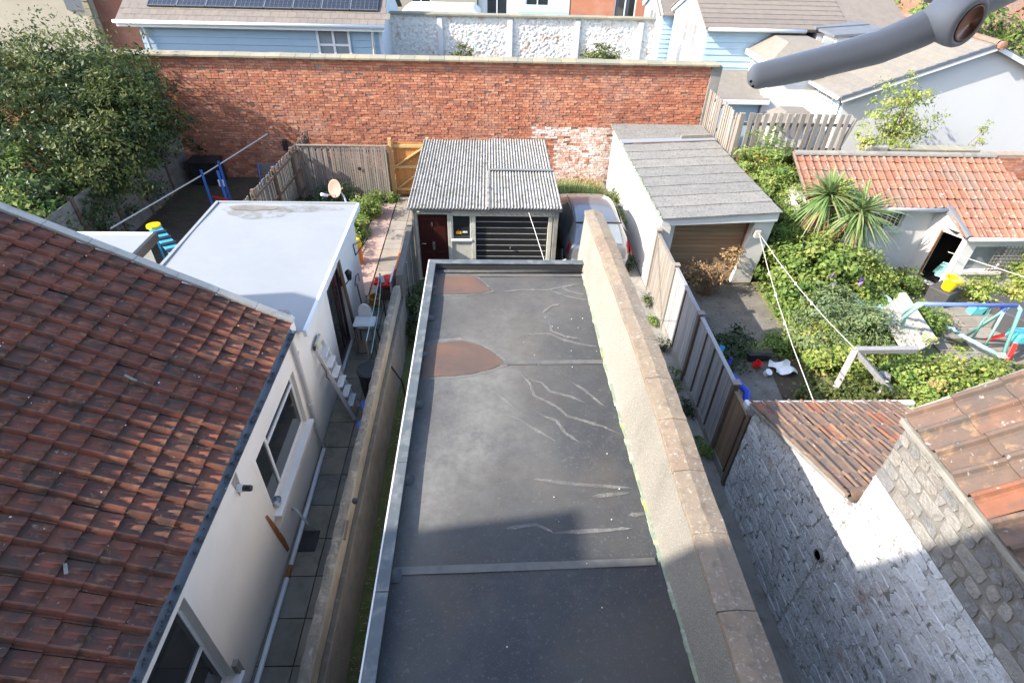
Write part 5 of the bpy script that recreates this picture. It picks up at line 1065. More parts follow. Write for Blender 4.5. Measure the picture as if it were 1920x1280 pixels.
# ---------------------------------------------------------------- solar-panelled blue house, upper left
so_h = thing('solar_house', 'blue clad house with solar panels on its tiled roof beyond the brick wall', 'house', (-8, 24, 0))
HX0, HX1, HY, HZ = -12.3, -3.95, 22.9, 4.22
MB().box(HX0,HX1,HY+.03,27.5,0,HZ).build('wall_core', MT['cladding_grey'], so_h)
for k in range(18): MB().hexa([(HX0,HY-.008,.1+k*.228),(HX1,HY-.008,.1+k*.228),(HX1,HY+.03,.1+k*.228),(HX0,HY+.03,.1+k*.228)],[(HX0,HY+.012,.32+k*.228),(HX1,HY+.012,.32+k*.228),(HX1,HY+.03,.32+k*.228),(HX0,HY+.03,.32+k*.228)]).build('cladding_board', MT['cladding_grey'], so_h)
MB().prism([(HX1+.004,HY,0),(HX1+.004,27.5,0),(HX1+.004,27.5,HZ),(HX1+.004,25.2,HZ+1.25),(HX1+.004,HY,HZ)],(.12,0,0)).build('gable_wall', MT['side_grey'], so_h)
rp = MB().hexa([(HX0-.55,HY-.3,HZ+.0),(HX1+.25,HY-.3,HZ+.0),(HX1+.25,25.2,HZ+1.32),(HX0-.55,25.2,HZ+1.32)],[(HX0-.55,HY-.3,HZ+.06),(HX1+.25,HY-.3,HZ+.06),(HX1+.25,25.2,HZ+1.38),(HX0-.55,25.2,HZ+1.38)]).build('roof', MT['tile_brown'], so_h)
MB().hexa([(HX0-.55,25.2,HZ+1.32),(HX1+.25,25.2,HZ+1.32),(HX1+.25,28,HZ-.1),(HX0-.55,28,HZ-.1)],[(HX0-.55,25.2,HZ+1.38),(HX1+.25,25.2,HZ+1.38),(HX1+.25,28,HZ-.04),(HX0-.55,28,HZ-.04)]).build('roof', MT['tile_brown'], so_h)
sl_ = 1.32/2.6
tme3 = MB().hexa([(0,0,0),(.29,0,0),(.29,.3,.3*sl_),(0,.3,.3*sl_)],[(0,0,.028),(.29,0,.028),(.29,.3,.3*sl_+.012),(0,.3,.3*sl_+.012)]).mesh('roof_tile'); tme3.materials.append(MT['tile_brown'])
for r in range(3):
    for c in range(31): inst(tme3,'roof_tile',rp,(HX0-.52+c*.296+(.15 if r%2 else 0),HY-.32+r*.27,HZ+.05+r*.27*sl_))
for k in range(8):
    x0 = -11.9+k*1.0; p0 = V((x0,HY+.28,HZ+.06+.58*sl_+.16)); 
    pn = MB().hexa([(x0,HY+.28,HZ+.40),(x0+.97,HY+.28,HZ+.40),(x0+.97,HY+1.75,HZ+.40+1.47*sl_),(x0,HY+1.75,HZ+.40+1.47*sl_)],[(x0,HY+.27,HZ+.44),(x0+.97,HY+.27,HZ+.44),(x0+.97,HY+1.74,HZ+.44+1.47*sl_),(x0,HY+1.74,HZ+.44+1.47*sl_)]).build('solar_panel', MT['solar'], so_h)
    gl = MB()
    for i in range(7): gl.beam((x0+.03+i*.1517,HY+.29,HZ+.45),(x0+.03+i*.1517,HY+1.72,HZ+.45+1.43*sl_),.008,.004)
    for j in range(10): gl.beam((x0+.02,HY+.30+j*.157,HZ+.452+(.02+j*.157)*sl_),(x0+.95,HY+.30+j*.157,HZ+.452+(.02+j*.157)*sl_),.008,.004)
    gl.beam((x0+.003,HY+.27,HZ+.45),(x0+.003,HY+1.73,HZ+.45+1.46*sl_),.035,.02).beam((x0,HY+.275,HZ+.45),(x0+.97,HY+.275,HZ+.45),.035,.02)
    gl.build('panel_grid', MT['solar_line'], pn)
MB().tube([(HX0-.6,HY-.36,HZ+.02),(HX1+.3,HY-.36,HZ+.02)],.06,8).build('gutter', MT['upvc'], so_h, smooth=True)
MB().box(HX0-.55,HX1+.25,HY-.31,HY-.27,HZ-.14,HZ+.0).build('fascia_board', MT['upvc'], so_h)
MB().tube([(HX0+.2,HY-.36,HZ),(HX0+.25,HY-.1,HZ-.25),(HX0+.25,HY-.06,.2)],.045,8).build('downpipe', MT['upvc'], so_h, smooth=True); MB().tube([(HX1-.15,HY-.36,HZ),(HX1-.2,HY-.1,HZ-.25),(HX1-.2,HY-.06,.2)],.045,8).build('downpipe', MT['upvc'], so_h, smooth=True)
wn_ = MB(); X0 = -6.15
wn_.box(X0,X0+.08,HY-.06,HY-.01,2.3,HZ-.1).box(X0+.55,X0+.63,HY-.06,HY-.01,2.3,HZ-.1).box(X0+1.1,X0+1.18,HY-.06,HY-.01,2.3,HZ-.1).box(X0+.08,X0+1.1,HY-.06,HY-.01,HZ-.18,HZ-.1).box(X0+.08,X0+1.1,HY-.05,HY-.012,3.55,3.62)
wn_ = wn_.build('window', MT['upvc'], so_h); MB().box(X0+.05,X0+1.14,HY-.03,HY-.022,2.3,HZ-.14).build('pane', MT['glass_pale'], wn_)
# cream gable house, far upper left
ch = thing('cream_house', 'cream rendered gable house at the far upper left behind the bush', 'house', (-17, 26, 0))
MB().box(-24,-15.3,25.5,32,0,5.9).build('wall', MT['house_cream'], ch)
MB().box(-15.29,-12.95,25.9,32,0,5.6).build('brick_wall', MT['brick'], ch)
for k in range(24): MB().box(-15.42,-15.2,25.36,25.5,.1+k*.24,.1+k*.24+(.2 if k%2 else .23)).build('quoin', MT['coping_buff'], ch)
MB().box(-16.1,-15.35,25.42,25.5,4.1,5.4).build('dark_roof_edge', MT['tile_slate'], ch)
MB().prism([(-24.2,25.2,5.85),(-24.2,28.8,7.8),(-24.2,32.4,5.85)],(11.6,0,0)).build('roof', MT['tile_slate'], ch)
# ---------------------------------------------------------------- right: pale blue houses
bh = thing('blue_gabled_house', 'pale blue clad house with twin gables and brown roof beyond the brick wall', 'house', (9.5, 25, 0))
BX, BYF, BZ = 7.95, 22.9, 4.36
def clad(root, o, u, L, z0, z1, mt, n, inw=(0,1,0)):
    o = V(o); u = V(u); i_ = V(inw); h = (z1-z0)/n
    for k in range(n):
        a = o+V((0,0,z0+k*h)); b = a+u*L; t1 = V((0,0,h*.97))
        MB().hexa([a-i_*.02,b-i_*.02,b+i_*.03,a+i_*.03],[a+t1+i_*.004,b+t1+i_*.004,b+t1+i_*.03,a+t1+i_*.03]).build('cladding_board', MT[mt], root)
MB().box(BX+.03,11.55,BYF+.035,27.5,0,BZ).build('wall_core', MT['cladding_blue'], bh)
clad(bh,(BX,BYF,0),(1,0,0),3.55,1.2,BZ,'cladding_blue',15)
MB().prism([(BX,BYF,0),(BX,27.4,0),(BX,27.4,BZ),(BX,25.15,BZ+.95),(BX,BYF,BZ)],(-.05,0,0)).build('gable_wall', MT['cladding_pale'], bh)
br = MB().hexa([(BX-.2,BYF-.25,BZ),(15.4,BYF-.25,BZ),(15.4,25.2,BZ+1.03),(BX-.2,25.2,BZ+1.03)],[(BX-.2,BYF-.25,BZ+.06),(15.4,BYF-.25,BZ+.06),(15.4,25.2,BZ+1.09),(BX-.2,25.2,BZ+1.09)]).build('roof', MT['tile_brown'], bh)
MB().hexa([(BX-.2,25.2,BZ+1.03),(15.4,25.2,BZ+1.03),(15.4,27.7,BZ),(BX-.2,27.7,BZ)],[(BX-.2,25.2,BZ+1.09),(15.4,25.2,BZ+1.09),(15.4,27.7,BZ+.06),(BX-.2,27.7,BZ+.06)]).build('roof', MT['tile_brown'], bh)
s2 = 1.03/2.45
for k in range(9):
    y0 = BYF-.28+k*.27; z0 = BZ+.065+k*.27*s2
    MB().hexa([(BX-.22,y0,z0),(13.0,y0,z0),(13.0,y0+.29,z0+.29*s2),(BX-.22,y0+.29,z0+.29*s2)],[(BX-.22,y0,z0+.035),(13.0,y0,z0+.035),(13.0,y0+.29,z0+.29*s2+.01),(BX-.22,y0+.29,z0+.29*s2+.01)]).build('tile_course', MT['tile_brown'], br)
MB().tube([(BX-.1,BYF-.3,BZ+.03),(11.4,BYF-.3,BZ+.03)],.06,8).build('gutter', MT['upvc'], bh, smooth=True)
def barge(root, pts, mt='upvc', w_=.06, h_=.2):
    for a,b in zip(pts[:-1],pts[1:]): MB().beam(a,b,w_,h_).build('barge_board', MT[mt], root)
barge(bh,[(BX-.12,BYF-.25,BZ-.02),(BX-.12,25.17,BZ+.98),(BX-.12,27.65,BZ-.02)])
def wx(root, x, y0, y1, z0, z1, nb=2, mt='upvc', glass='glass_pale'):
    f = MB(); w_ = .07; f.box(x-.04,x,y0,y0+w_,z0,z1).box(x-.04,x,y1-w_,y1,z0,z1).box(x-.04,x,y0+w_,y1-w_,z0,z0+w_).box(x-.04,x,y0+w_,y1-w_,z1-w_,z1)
    for k in range(1,nb+1): yy = y0+(y1-y0)*k/(nb+1); f.box(x-.038,x-.002,yy-.03,yy+.03,z0+w_,z1-w_)
    f.box(x-.036,x-.004,y0+w_,y1-w_,(z0+z1)/2-.025,(z0+z1)/2+.025)
    o = f.build('window', MT[mt], root); MB().box(x-.02,x-.012,y0+w_,y1-w_,z0+w_,z1-w_).build('pane', MT[glass], o); return o
wx(bh,BX-.055,23.9,25.7,3.45,4.35,2); MB().box(BX-.11,BX-.052,23.8,25.9,1.2,3.42).build('white_panel', MT['white_paint'], bh)
# second, further gable
b2 = thing('blue_gabled_house', 'further pale blue gable with white window left of the nearer blue gable', 'house', (8, 29, 0))
MB().prism([(7.5,27.72,0),(7.5,31.2,0),(7.5,31.2,4.1),(7.5,29.4,4.9),(7.5,27.72,4.1)],(3.5,0,0)).build('wall', MT['cladding_pale'], b2)
clad(b2,(7.5,27.69,0),(1,0,0),1.0,1.5,4.1,'cladding_blue',14)
MB().hexa([(7.3,27.5,4.06),(12,27.5,4.06),(12,29.4,4.92),(7.3,29.4,4.92)],[(7.3,27.5,4.12),(12,27.5,4.12),(12,29.4,4.98),(7.3,29.4,4.98)]).build('roof', MT['tile_brown'], b2)
barge(b2,[(7.4,27.5,4.04),(7.4,29.4,4.9),(7.4,31.3,4.04)]); wx(b2,7.49,28.5,30.0,3.0,4.1,1); MB().box(7.42,7.485,28.3,30.2,.8,2.98).build('white_panel', MT['white_paint'], b2)
# white gable house with grey-beige tiled roof (long side clad pale blue, facing left)
wh = thing('white_gable_house', 'long house with white gable wall, beige tiled roof and red ridge tiles', 'house', (15, 22, 0))
GXL, GYF, GEZ, GRX, GRZ = 11.55, 19.0, 3.2, 15.6, 4.72
MB().prism([(GXL,GYF,0),(19.8,GYF,0),(19.8,GYF,GEZ-.0),(GRX,GYF,GRZ-.06),(GXL,GYF,GEZ)],(0,.2,0)).build('gable_wall', MT['render_gable'], wh)
MB().box(GXL+.04,19.5,GYF+.2,24.5,0,GEZ-.02).build('wall_core', MT['cladding_pale'], wh)
k_ = (GRZ-GEZ)/(GRX-GXL)
def slopeL(x): return GEZ+(x-GXL)*k_
rw = MB().hexa([(GXL-.3,GYF-.22,slopeL(GXL-.3)),(GRX,GYF-.22,GRZ),(GRX,30,GRZ),(GXL-.3,30,slopeL(GXL-.3))],[(GXL-.3,GYF-.22,slopeL(GXL-.3)+.06),(GRX,GYF-.22,GRZ+.06),(GRX,30,GRZ+.06),(GXL-.3,30,slopeL(GXL-.3)+.06)]).build('roof', MT['tile_concrete'], wh)
MB().hexa([(GRX,GYF-.22,GRZ),(20.2,GYF-.22,GRZ-4.6*k_),(20.2,30,GRZ-4.6*k_),(GRX,30,GRZ)],[(GRX,GYF-.22,GRZ+.06),(20.2,GYF-.22,GRZ-4.6*k_+.06),(20.2,30,GRZ-4.6*k_+.06),(GRX,30,GRZ+.06)]).build('roof', MT['tile_slate'], wh)
for k in range(13):
    x0 = GXL-.33+k*.345; x1 = min(x0+.37,GRX-.03); z0 = slopeL(x0)+.065; z1 = slopeL(x1)+.065
    MB().hexa([(x0,GYF-.24,z0),(x1,GYF-.24,z1),(x1,29.9,z1),(x0,29.9,z0)],[(x0,GYF-.24,z0+.04),(x1,GYF-.24,z1+.012),(x1,29.9,z1+.012),(x0,29.9,z0+.04)]).build('tile_course', MT['tile_concrete'], rw)
for k in range(24):
    MB().grid(1,6,lambda u,v:(GRX+.14*math.cos(math.pi*v),GYF-.24+k*.46+.45*u,GRZ+.06+.11*math.sin(math.pi*v))).build('ridge_tile', MT['tile_orange'], wh)
MB().lathe([(0,0),(.12,.01),(.12,.12),(0,.14)],(GRX,GYF-.26,GRZ+.04),10,axis=(0,-1,0)).build('ridge_end', MT['tile_orange'], wh)
m = MB()
for k in range(15):
    x0 = GXL-.3+k*.29; x1 = min(x0+.285,GRX); m.hexa([(x0,GYF-.27,slopeL(x0)+.0),(x1,GYF-.27,slopeL(x1)+.0),(x1,GYF-.2,slopeL(x1)+.0),(x0,GYF-.2,slopeL(x0)+.0)],[(x0,GYF-.27,slopeL(x0)+.125),(x1,GYF-.27,slopeL(x1)+.105),(x1,GYF-.2,slopeL(x1)+.105),(x0,GYF-.2,slopeL(x0)+.125)])
m.build('dry_verge', MT['tile_slate'], wh)
barge(wh,[(GXL-.25,GYF-.235,slopeL(GXL-.25)-.05),(GRX,GYF-.235,GRZ-.05),(20.0,GYF-.235,GRZ-4.4*k_-.05)],'upvc',.04,.12)
clad(wh,(GXL,24.4,0),(0,-1,0),5.35,.6,GEZ-.05,'cladding_pale',14,inw=(1,0,0))
wx(wh,GXL-.03,19.6,20.5,2.55,3.1,1); wx(wh,GXL-.03,20.6,21.9,2.55,3.12,2); MB().box(GXL-.09,GXL-.025,20.3,22.2,1.0,2.5).build('white_panel', MT['white_paint'], wh)
for y in (19.15,22.5): MB().tube([(GXL-.08,y,GEZ-.1),(GXL-.08,y,.1)],.045,8).build('downpipe', MT['upvc'], wh, smooth=True)
MB().tube([(GXL-.36,GYF-.2,slopeL(GXL-.3)+.02),(GXL-.36,23.8,slopeL(GXL-.3)+.02)],.06,8).build('gutter', MT['upvc'], wh, smooth=True)
# dormers on the left slope and bays in the angle between the two houses
for (y,lab) in ((21.3,'dormer'),(22.7,'dormer')):
    d_ = MB().box(11.9,13.4,y,y+.95,3.2,4.45).build('dormer', MT['white_paint'], wh)
    MB().hexa([(11.7,y-.12,4.45),(13.6,y-.12,4.6),(13.6,y+1.07,4.6),(11.7,y+1.07,4.45)],[(11.7,y-.12,4.53),(13.6,y-.12,4.68),(13.6,y+1.07,4.68),(11.7,y+1.07,4.53)]).build('dormer_roof', MT['tile_slate'], d_)
    MB().box(11.86,11.899,y+.15,y+.8,3.55,4.3).build('pane', MT['glass_pale'], d_)
by = thing('bay_window', 'white bay with small tiled roof in the corner of the blue houses', 'bay', (10.4, 21.8, 0))
MB().box(9.75,11.5,20.9,22.85,0,3.75).build('wall', MT['white_paint'], by)
MB().hexa([(9.5,20.65,3.76),(11.5,20.65,3.76),(11.5,22.85,3.76),(9.5,22.85,3.76)],[(10.3,21.4,4.25),(11.5,21.4,4.25),(11.5,22.85,4.25),(10.3,22.85,4.25)]).build('roof', MT['tile_concrete'], by)
MB().box(9.45,11.5,20.6,20.66,3.6,3.76).build('fascia_board', MT['upvc'], by); MB().box(9.44,9.5,20.6,22.8,3.6,3.76).build('fascia_board', MT['upvc'], by)
wx(by,9.74,21.1,22.6,2.5,3.5,2)
lt2 = thing('lean_to', 'low tiled lean-to roof against the blue clad wall behind the picket fence', 'lean-to', (9.0, 21.8, 0))
MB().box(8.3,9.7,21.0,22.86,0,2.45).build('wall', MT['cladding_blue'], lt2)
MB().hexa([(8.1,20.8,2.45),(9.9,20.8,2.45),(9.9,22.87,2.95),(8.1,22.87,2.95)],[(8.1,20.8,2.52),(9.9,20.8,2.52),(9.9,22.87,3.02),(8.1,22.87,3.02)]).build('roof', MT['tile_concrete'], lt2)
MB().box(8.08,9.92,20.74,20.8,2.36,2.5).build('gutter', MT['upvc'], lt2)
po = thing('porch', 'small porch with beige tiled roof behind the picket fence', 'porch', (10.2, 19.6, 0))
MB().box(9.65,10.6,19.1,20.1,0,2.2).build('wall', MT['white_paint'], po)
MB().hexa([(9.45,18.9,2.2),(10.8,18.9,2.2),(10.8,20.3,2.2),(9.45,20.3,2.2)],[(9.9,19.3,2.55),(10.7,19.3,2.55),(10.7,19.9,2.55),(9.9,19.9,2.55)]).build('roof', MT['tile_concrete'], po)
# red roof at the far right
rr_ = thing('red_roof_house', 'red tiled roof of a far house at the top right corner', 'house', (27, 36, 0))
MB().box(24,34,33,39,0,3.0).build('wall', MT['house_cream'], rr_); MB().prism([(23.7,32.6,3.0),(23.7,36,5.4),(23.7,39.4,3.0)],(11,0,0)).build('roof', MT['tile_orange'], rr_)
# picket fence on the wall behind the outbuilding
pk_ = thing('picket_fence', 'weathered grey picket fence standing above the tiled outbuilding', 'fence', (8, 17, 0))
MB().box(7.12,7.3,16.4,19.4,0,1.9).build('base_wall', MT['block_grey'], pk_); MB().box(7.3,10.5,16.4,16.6,0,2.14).build('base_wall', MT['brick'], pk_)
slats(pk_,(7.15,19.3,0),(7.15,16.5,0),17,1.8,3.22,.1,.03,'timber_grey','picket',.012); slats(pk_,(7.32,16.36,0),(10.35,16.36,0),14,2.1,3.32,.12,.03,'timber_grey','picket',.014)
slats(pk_,(7.42,16.52,0),(10.2,16.52,0),13,2.1,3.28,.1,.03,'timber_grey','picket',.014)
for zz in (2.3,3.0): MB().beam((7.22,19.3,zz),(7.22,16.5,zz),.05,.08).build('rail', MT['timber_grey'], pk_); MB().beam((7.25,16.44,zz),(10.4,16.44,zz),.05,.08).build('rail', MT['timber_grey'], pk_)
MB().box(7.12,7.26,16.38,16.52,1.9,3.3).build('post', MT['timber_grey'], pk_); MB().beam((10.25,16.4,2.1),(10.5,16.4,3.2),.09,.06).build('post', MT['timber_grey'], pk_)
# ---------------------------------------------------------------- orange tiled outbuilding on the right
ob = thing('tiled_outbuilding', 'cream outbuilding with orange clay tile roof and open dark doorway', 'outbuilding', (11, 13.5, 0))
RY, RZ2, E1Y, E1Z, E2Y, E2Z = 14.6, 2.80, 13.05, 2.03, 12.25, 1.63
MB().wall((8.0,13.22,0),(1,0,0),(0,0,1),3.9,2.0,[(1.9,2.75,1.35,1.82)],.12).build('front_wall', MT['render_white'], ob)
MB().box(8.0,13.4,13.35,16.3,0,2.0).build('wall_core', MT['render_cream'], ob)
of = MB(); of.box(9.9,9.95,13.27,13.32,1.35,1.82).box(10.7,10.75,13.27,13.32,1.35,1.82).box(10.3,10.35,13.27,13.32,1.35,1.82).box(9.95,10.7,13.27,13.32,1.77,1.82).box(9.95,10.7,13.27,13.32,1.35,1.4).box(9.85,10.8,13.12,13.27,1.30,1.348)
of = of.build('window', MT['white_paint'], ob); MB().box(9.95,10.7,13.29,13.3,1.4,1.77).build('pane', MT['glass_dark'], of)
for k in range(5): MB().box(10.02+k*.14,10.04+k*.14,13.275,13.29,1.4,1.77).build('bar', MT['white_paint'], of)
# projecting porch bay with the dark doorway on its left side
MB().wall((11.5,13.22,0),(.5206,-.8538,0),(0,0,1),.96,1.62,[(.33,.87,.04,1.46)],.16).build('porch_side', MT['white_paint'], ob)
MB().prism([(11.51,13.215,1.60),(12.0,12.40,1.60),(11.51,13.215,1.99)],(.14,.05,0)).build('porch_spandrel', MT['white_paint'], ob)
MB().wall((12.0,12.40,0),(1,0,0),(0,0,1),2.6,1.6,[(.3,1.2,.62,1.3)],.14).build('porch_front', MT['render_white'], ob)
MB().poly([(12.9,12.55,0.01),(12.9,13.34,.01),(12.9,13.34,1.6),(12.9,12.55,1.6)]).poly([(11.7,13.34,.01),(12.9,13.34,.01),(12.9,13.34,1.9),(11.7,13.34,1.9)]).poly([(11.7,12.6,1.58),(12.9,12.6,1.58),(12.9,13.34,1.58),(11.7,13.34,1.58)]).poly([(11.9,12.55,.03),(12.9,12.55,.03),(12.9,13.34,.03),(11.7,13.34,.03)]).build('doorway_shade', MT['dark_void'], ob)  # near-black sheets paint the shade inside the porch
MB().beam((11.965,12.475,0),(11.965,12.475,1.5),.05,.06).build('door_frame', MT['white_paint'], ob); MB().beam((11.675,12.94,0),(11.675,12.94,1.5),.04,.03).build('door_frame', MT['rust'], ob)
MB().box(12.3,13.2,12.48,12.5,.62,1.3).build('pane', MT['glass_pale'], ob)
MB().box(12.22,13.28,12.3,12.5,.54,.618).build('window_sill', MT['render_cream'], ob)
tl = MB()
for i in range(8): tl.beam((12.85+i*.1,12.34,.55),(12.85+i*.1,12.34,1.35),.02,.012,up=(0,1,0)); tl.beam((12.82,12.325,.58+i*.1),(13.6,12.325,.58+i*.1),.02,.012,up=(0,1,0))
tl.build('trellis', MT['timber_grey'], ob)
so_ = (RZ2-E1Z)/(RY-E1Y); cO, sO = math.cos(math.atan(so_)), math.sin(math.atan(so_))
profO = [(0,0),(.15,-.008),(.45,-.012),(.65,.004),(.78,.026),(.9,.026),(1,.004)]
ome = tile_mesh('pantile', .2, .34, profO, (-1,0,0), (0,cO,sO), (0,-sO,cO), 'tile_orange', .014, .024)
orf = MB().poly([(8.0,E1Y,E1Z-.02),(11.7,E1Y,E1Z-.02),(11.7,RY,RZ2-.02),(8.0,RY,RZ2-.02)]).poly([(11.7,E2Y,E2Z-.02),(14.6,E2Y,E2Z-.02),(13.3,RY,RZ2-.02),(11.7,RY,RZ2-.02)]).poly([(8,RY,RZ2-.02),(13.3,RY,RZ2-.02),(13.3,16.4,1.9),(8,16.4,1.9)]).build('roof', MT['mortar_dark'], ob)
no = 0
for r in range(10):
    for c in range(33):
        p = V((8.2+c*.2, E2Y-.04+r*.30*cO, E2Z+.005+r*.30*sO))
        if p.x < 11.8 and p.y < E1Y-.1: continue
        if p.y > RY-.08 or p.x > 13.5+(RY-p.y)*.55: continue
        if inview(p,.02) and no < 297: inst(ome,'pantile',orf,p+V((random.gauss(0,.004),random.gauss(0,.005),random.gauss(0,.003))),(random.gauss(0,.012),random.gauss(0,.012),random.gauss(0,.01))); no += 1
MB().grid(1,8,lambda u,v:(8.0+5.5*u,RY+.1*math.cos(math.pi*v),RZ2+.02+.09*math.sin(math.pi*v))).build('ridge', MT['concrete'], ob, smooth=True)
MB().tube([(8.2,E1Y-.06,E1Z-.02),(11.72,E1Y-.06,E1Z-.02)],.05,8).build('gutter', MT['upvc_grey'], ob, smooth=True); MB().tube([(11.8,E2Y-.07,E2Z-.02),(14.5,E2Y-.07,E2Z-.02)],.05,8).build('gutter', MT['upvc_grey'], ob, smooth=True)
MB().beam((11.6,E1Y+.02,E1Z+.02),(11.78,E2Y-.04,E2Z+.02),.1,.14).build('verge_board', MT['lead'], ob)
MB().box(8.2,11.7,E1Y+.02,E1Y+.16,E1Z-.12,E1Z-.04).build('soffit', MT['white_paint'], ob)
# brick wall remains behind the outbuilding roof
bw2 = thing('low_brick_wall', 'low red brick wall with mossy coping behind the orange tiled roof', 'wall', (12, 15, 0))
MB().box(10.25,13.2,14.82,15.05,0,2.86).build('mortar_bed', MT['mortar'], bw2); MB().box(13.4,17,15.9,16.2,0,2.4).build('mortar_bed', MT['mortar'], bw2)
bb = MB()
for (x0,x1,y,z0,z1) in ((10.25,13.2,14.82,2.3,2.85),(13.4,17,15.9,1.4,2.38)):
    zz = z0; r = 0
    while zz < z1-.05:
        x = x0+(.11 if r%2 else 0)
        while x < x1-.2: bb.tint(random.uniform(.01,.99)).box(x,x+.215,y-.014,y+.02,zz,zz+.066); x += .226
        zz += .078; r += 1
bb.build('bricks', MT['brick'], bw2, kind='stuff')
for k in range(6): MB().box(10.2+k*.5,10.2+k*.5+.49,14.76,15.1,2.862,2.92).build('coping_stone', MT['coping_buff'], bw2, bevel=.01)
MB().box(10.0,10.6,14.7,15.1,0,2.99).build('pier', MT['concrete'], bw2, bevel=.02)
MB().box(13.4,17,14.9,15.6,1.2,1.75).build('ledge_roof', MT['felt_grey'], bw2)
# ---------------------------------------------------------------- right garden: things
sw = thing('swing_frame', 'mint green child swing frame with blue top bar in the overgrown garden', 'swing', (10.3, 9.6, 0))
SB0, SB1, SZ = V((8.95,9.42,1.58)), V((10.9,9.36,1.58)), 1.58
MB().tube([SB0,SB1],.045,10).build('top_bar', MT['swing_blue'], sw, smooth=True)
MB().tube([SB1,SB1+V((.09,-.03,-.06)),(11.28,9.2,0)],.04,10).build('leg', MT['mint'], sw, smooth=True)
MB().tube([SB1,SB1+V((.02,.1,-.06)),(11.2,10.3,0)],.036,10).build('leg', MT['mint'], sw, smooth=True)
MB().tube([SB0,SB0+V((-.08,.0,-.05)),(9.1,9.85,.95),(9.35,10.05,.55)],.04,10).build('leg', MT['mint'], sw, smooth=True)
MB().tube([SB0,SB0+V((-.06,.08,-.05)),(9.3,10.1,.95),(9.55,10.4,.55)],.036,10).build('leg', MT['mint'], sw, smooth=True)
for (a,b) in (((10.4,9.4,1.54),(10.85,9.75,.45)),((10.72,9.38,1.5),(10.98,9.5,.35))): MB().tube([a,b],.026,8).build('hanger', MT['mint'], sw, smooth=True)
MB().lathe([(.05,-.06),(.06,0),(.05,.06)],(10.68,9.38,1.52),10).build('clamp', MT['swing_blue'], sw)
MB().tube([(10.5,9.9,.5),(11.05,9.15,.42)],.04,8).build('glider_bar', MT['mint'], sw, smooth=True)
MB().grid(8,4,lambda u,v:(10.28+.26*u,9.8+.2*v,.5+.05*abs(2*v-1)**2+.12*(1-u)**3)).build('seat', MT['pale_blue'], sw, smooth=True); MB().grid(6,4,lambda u,v:(10.98+.2*u,9.02+.18*v,.42+.04*abs(2*v-1)**2)).build('seat', MT['white_plastic'], sw, smooth=True)
# concrete panel leaning, with a pale blue paddling pool behind
cb = thing('leaning_slab', 'pale ribbed concrete slab leaning among the brambles', 'slab', (9.6, 10.3, 0))
P0, P1, P2, P3 = V((8.95,10.45,.62)), V((9.95,11.15,.66)), V((10.05,9.75,.28)), V((9.15,9.3,.22))
up_ = V((0,0,.06)); MB().hexa([P0,P3,P2,P1],[P0+up_,P3+up_,P2+up_,P1+up_]).build('panel', MT['slab_pale'], cb, bevel=.012)
for k in range(7):
    t = .1+k*.13; MB().beam(P0.lerp(P1,t)+V((0,0,.065)),P3.lerp(P2,t)+V((0,0,.065)),.05,.02).build('rib', MT['slab_pale'], cb)
MB().beam(P1.lerp(P0,.12)+V((0,0,.1)),P2.lerp(P3,.12)+V((0,0,.1)),.16,.1).build('edge_rib', MT['slab_pale'], cb, bevel=.012)
for (x,y) in ((9.1,10.3),(9.9,10.9),(9.9,9.9),(9.25,9.5)): MB().lathe([(0,0),(.12,0),(.1,.2),(0,.26)],(x,y,0),8).build('prop_block', MT['concrete'], cb)
tag(MB().lathe([(0,0),(.42,0),(.46,.1),(.44,.22),(.4,.22),(.38,.06),(0,.05)],(9.25,11.15,.35),24).build('paddling_pool', MT['pale_blue']),'pale blue plastic bowl behind the leaning concrete slab','bowl')
# timber frame (old pergola / bench frame)
fr = thing('trestle', 'weathered timber trestle standing in the brambles', 'trestle', (7.6, 8.3, 0))
T0, T1 = V((7.2,8.48,1.12)), V((8.45,8.5,1.12))
MB().beam(T0,T1,.12,.1).build('top_rail', MT['timber_silver'], fr, bevel=.006); MB().beam(T0,(6.88,8.12,.02),.12,.1).build('leg', MT['timber_silver'], fr, bevel=.006); MB().beam(T0,(8.4,8.0,.05),.12,.1).build('leg', MT['timber_silver'], fr, bevel=.006)
MB().beam((7.55,7.9,.05),(7.95,8.2,.55),.06,.06).build('strut', MT['timber_silver'], fr); MB().beam((6.9,8.2,.2),(7.25,7.7,.05),.08,.06).build('strut', MT['timber_silver'], fr)
tag(MB().beam((9.45,8.75,.35),(9.75,7.4,.35),.11,.06).build('timber_beam', MT['timber_silver'],bevel=.006),'loose weathered beam lying through the brambles near the tiled roof','timber')
# tubs, boxes and toys by the doorway
t = thing('yellow_bucket', 'bright yellow bucket on a dark box outside the doorway', 'bucket', (11.5, 11.75, .5)); c = V((11.5,11.72,.47))
MB().lathe([(0,0),(.13,0),(.18,.3),(.2,.3),(.2,.33),(.17,.33),(.12,.03),(0,.02)],c,22,axis=(.12,-.06,1)).build('body', MT['yellow_plastic'], t, smooth=False)
MB().tube([c+V((-.19,0,.3)),c+V((-.1,-.16,.34)),c+V((.1,-.16,.34)),c+V((.19,0,.3))],.008,5).build('handle', MT['white_plastic'], t)
def crate(c, sx, sy, h, rz, label, mt='grey_plastic'):
    o = MB().hexa([(-sx*.9,-sy*.9,0),(sx*.9,-sy*.9,0),(sx*.9,sy*.9,0),(-sx*.9,sy*.9,0)],[(-sx,-sy,h),(sx,-sy,h),(sx,sy,h),(-sx,sy,h)]).build('storage_crate', MT[mt], bevel=.015)
    o.location = c; o.rotation_euler = (0,0,rz); tag(o,label,'crate'); return o
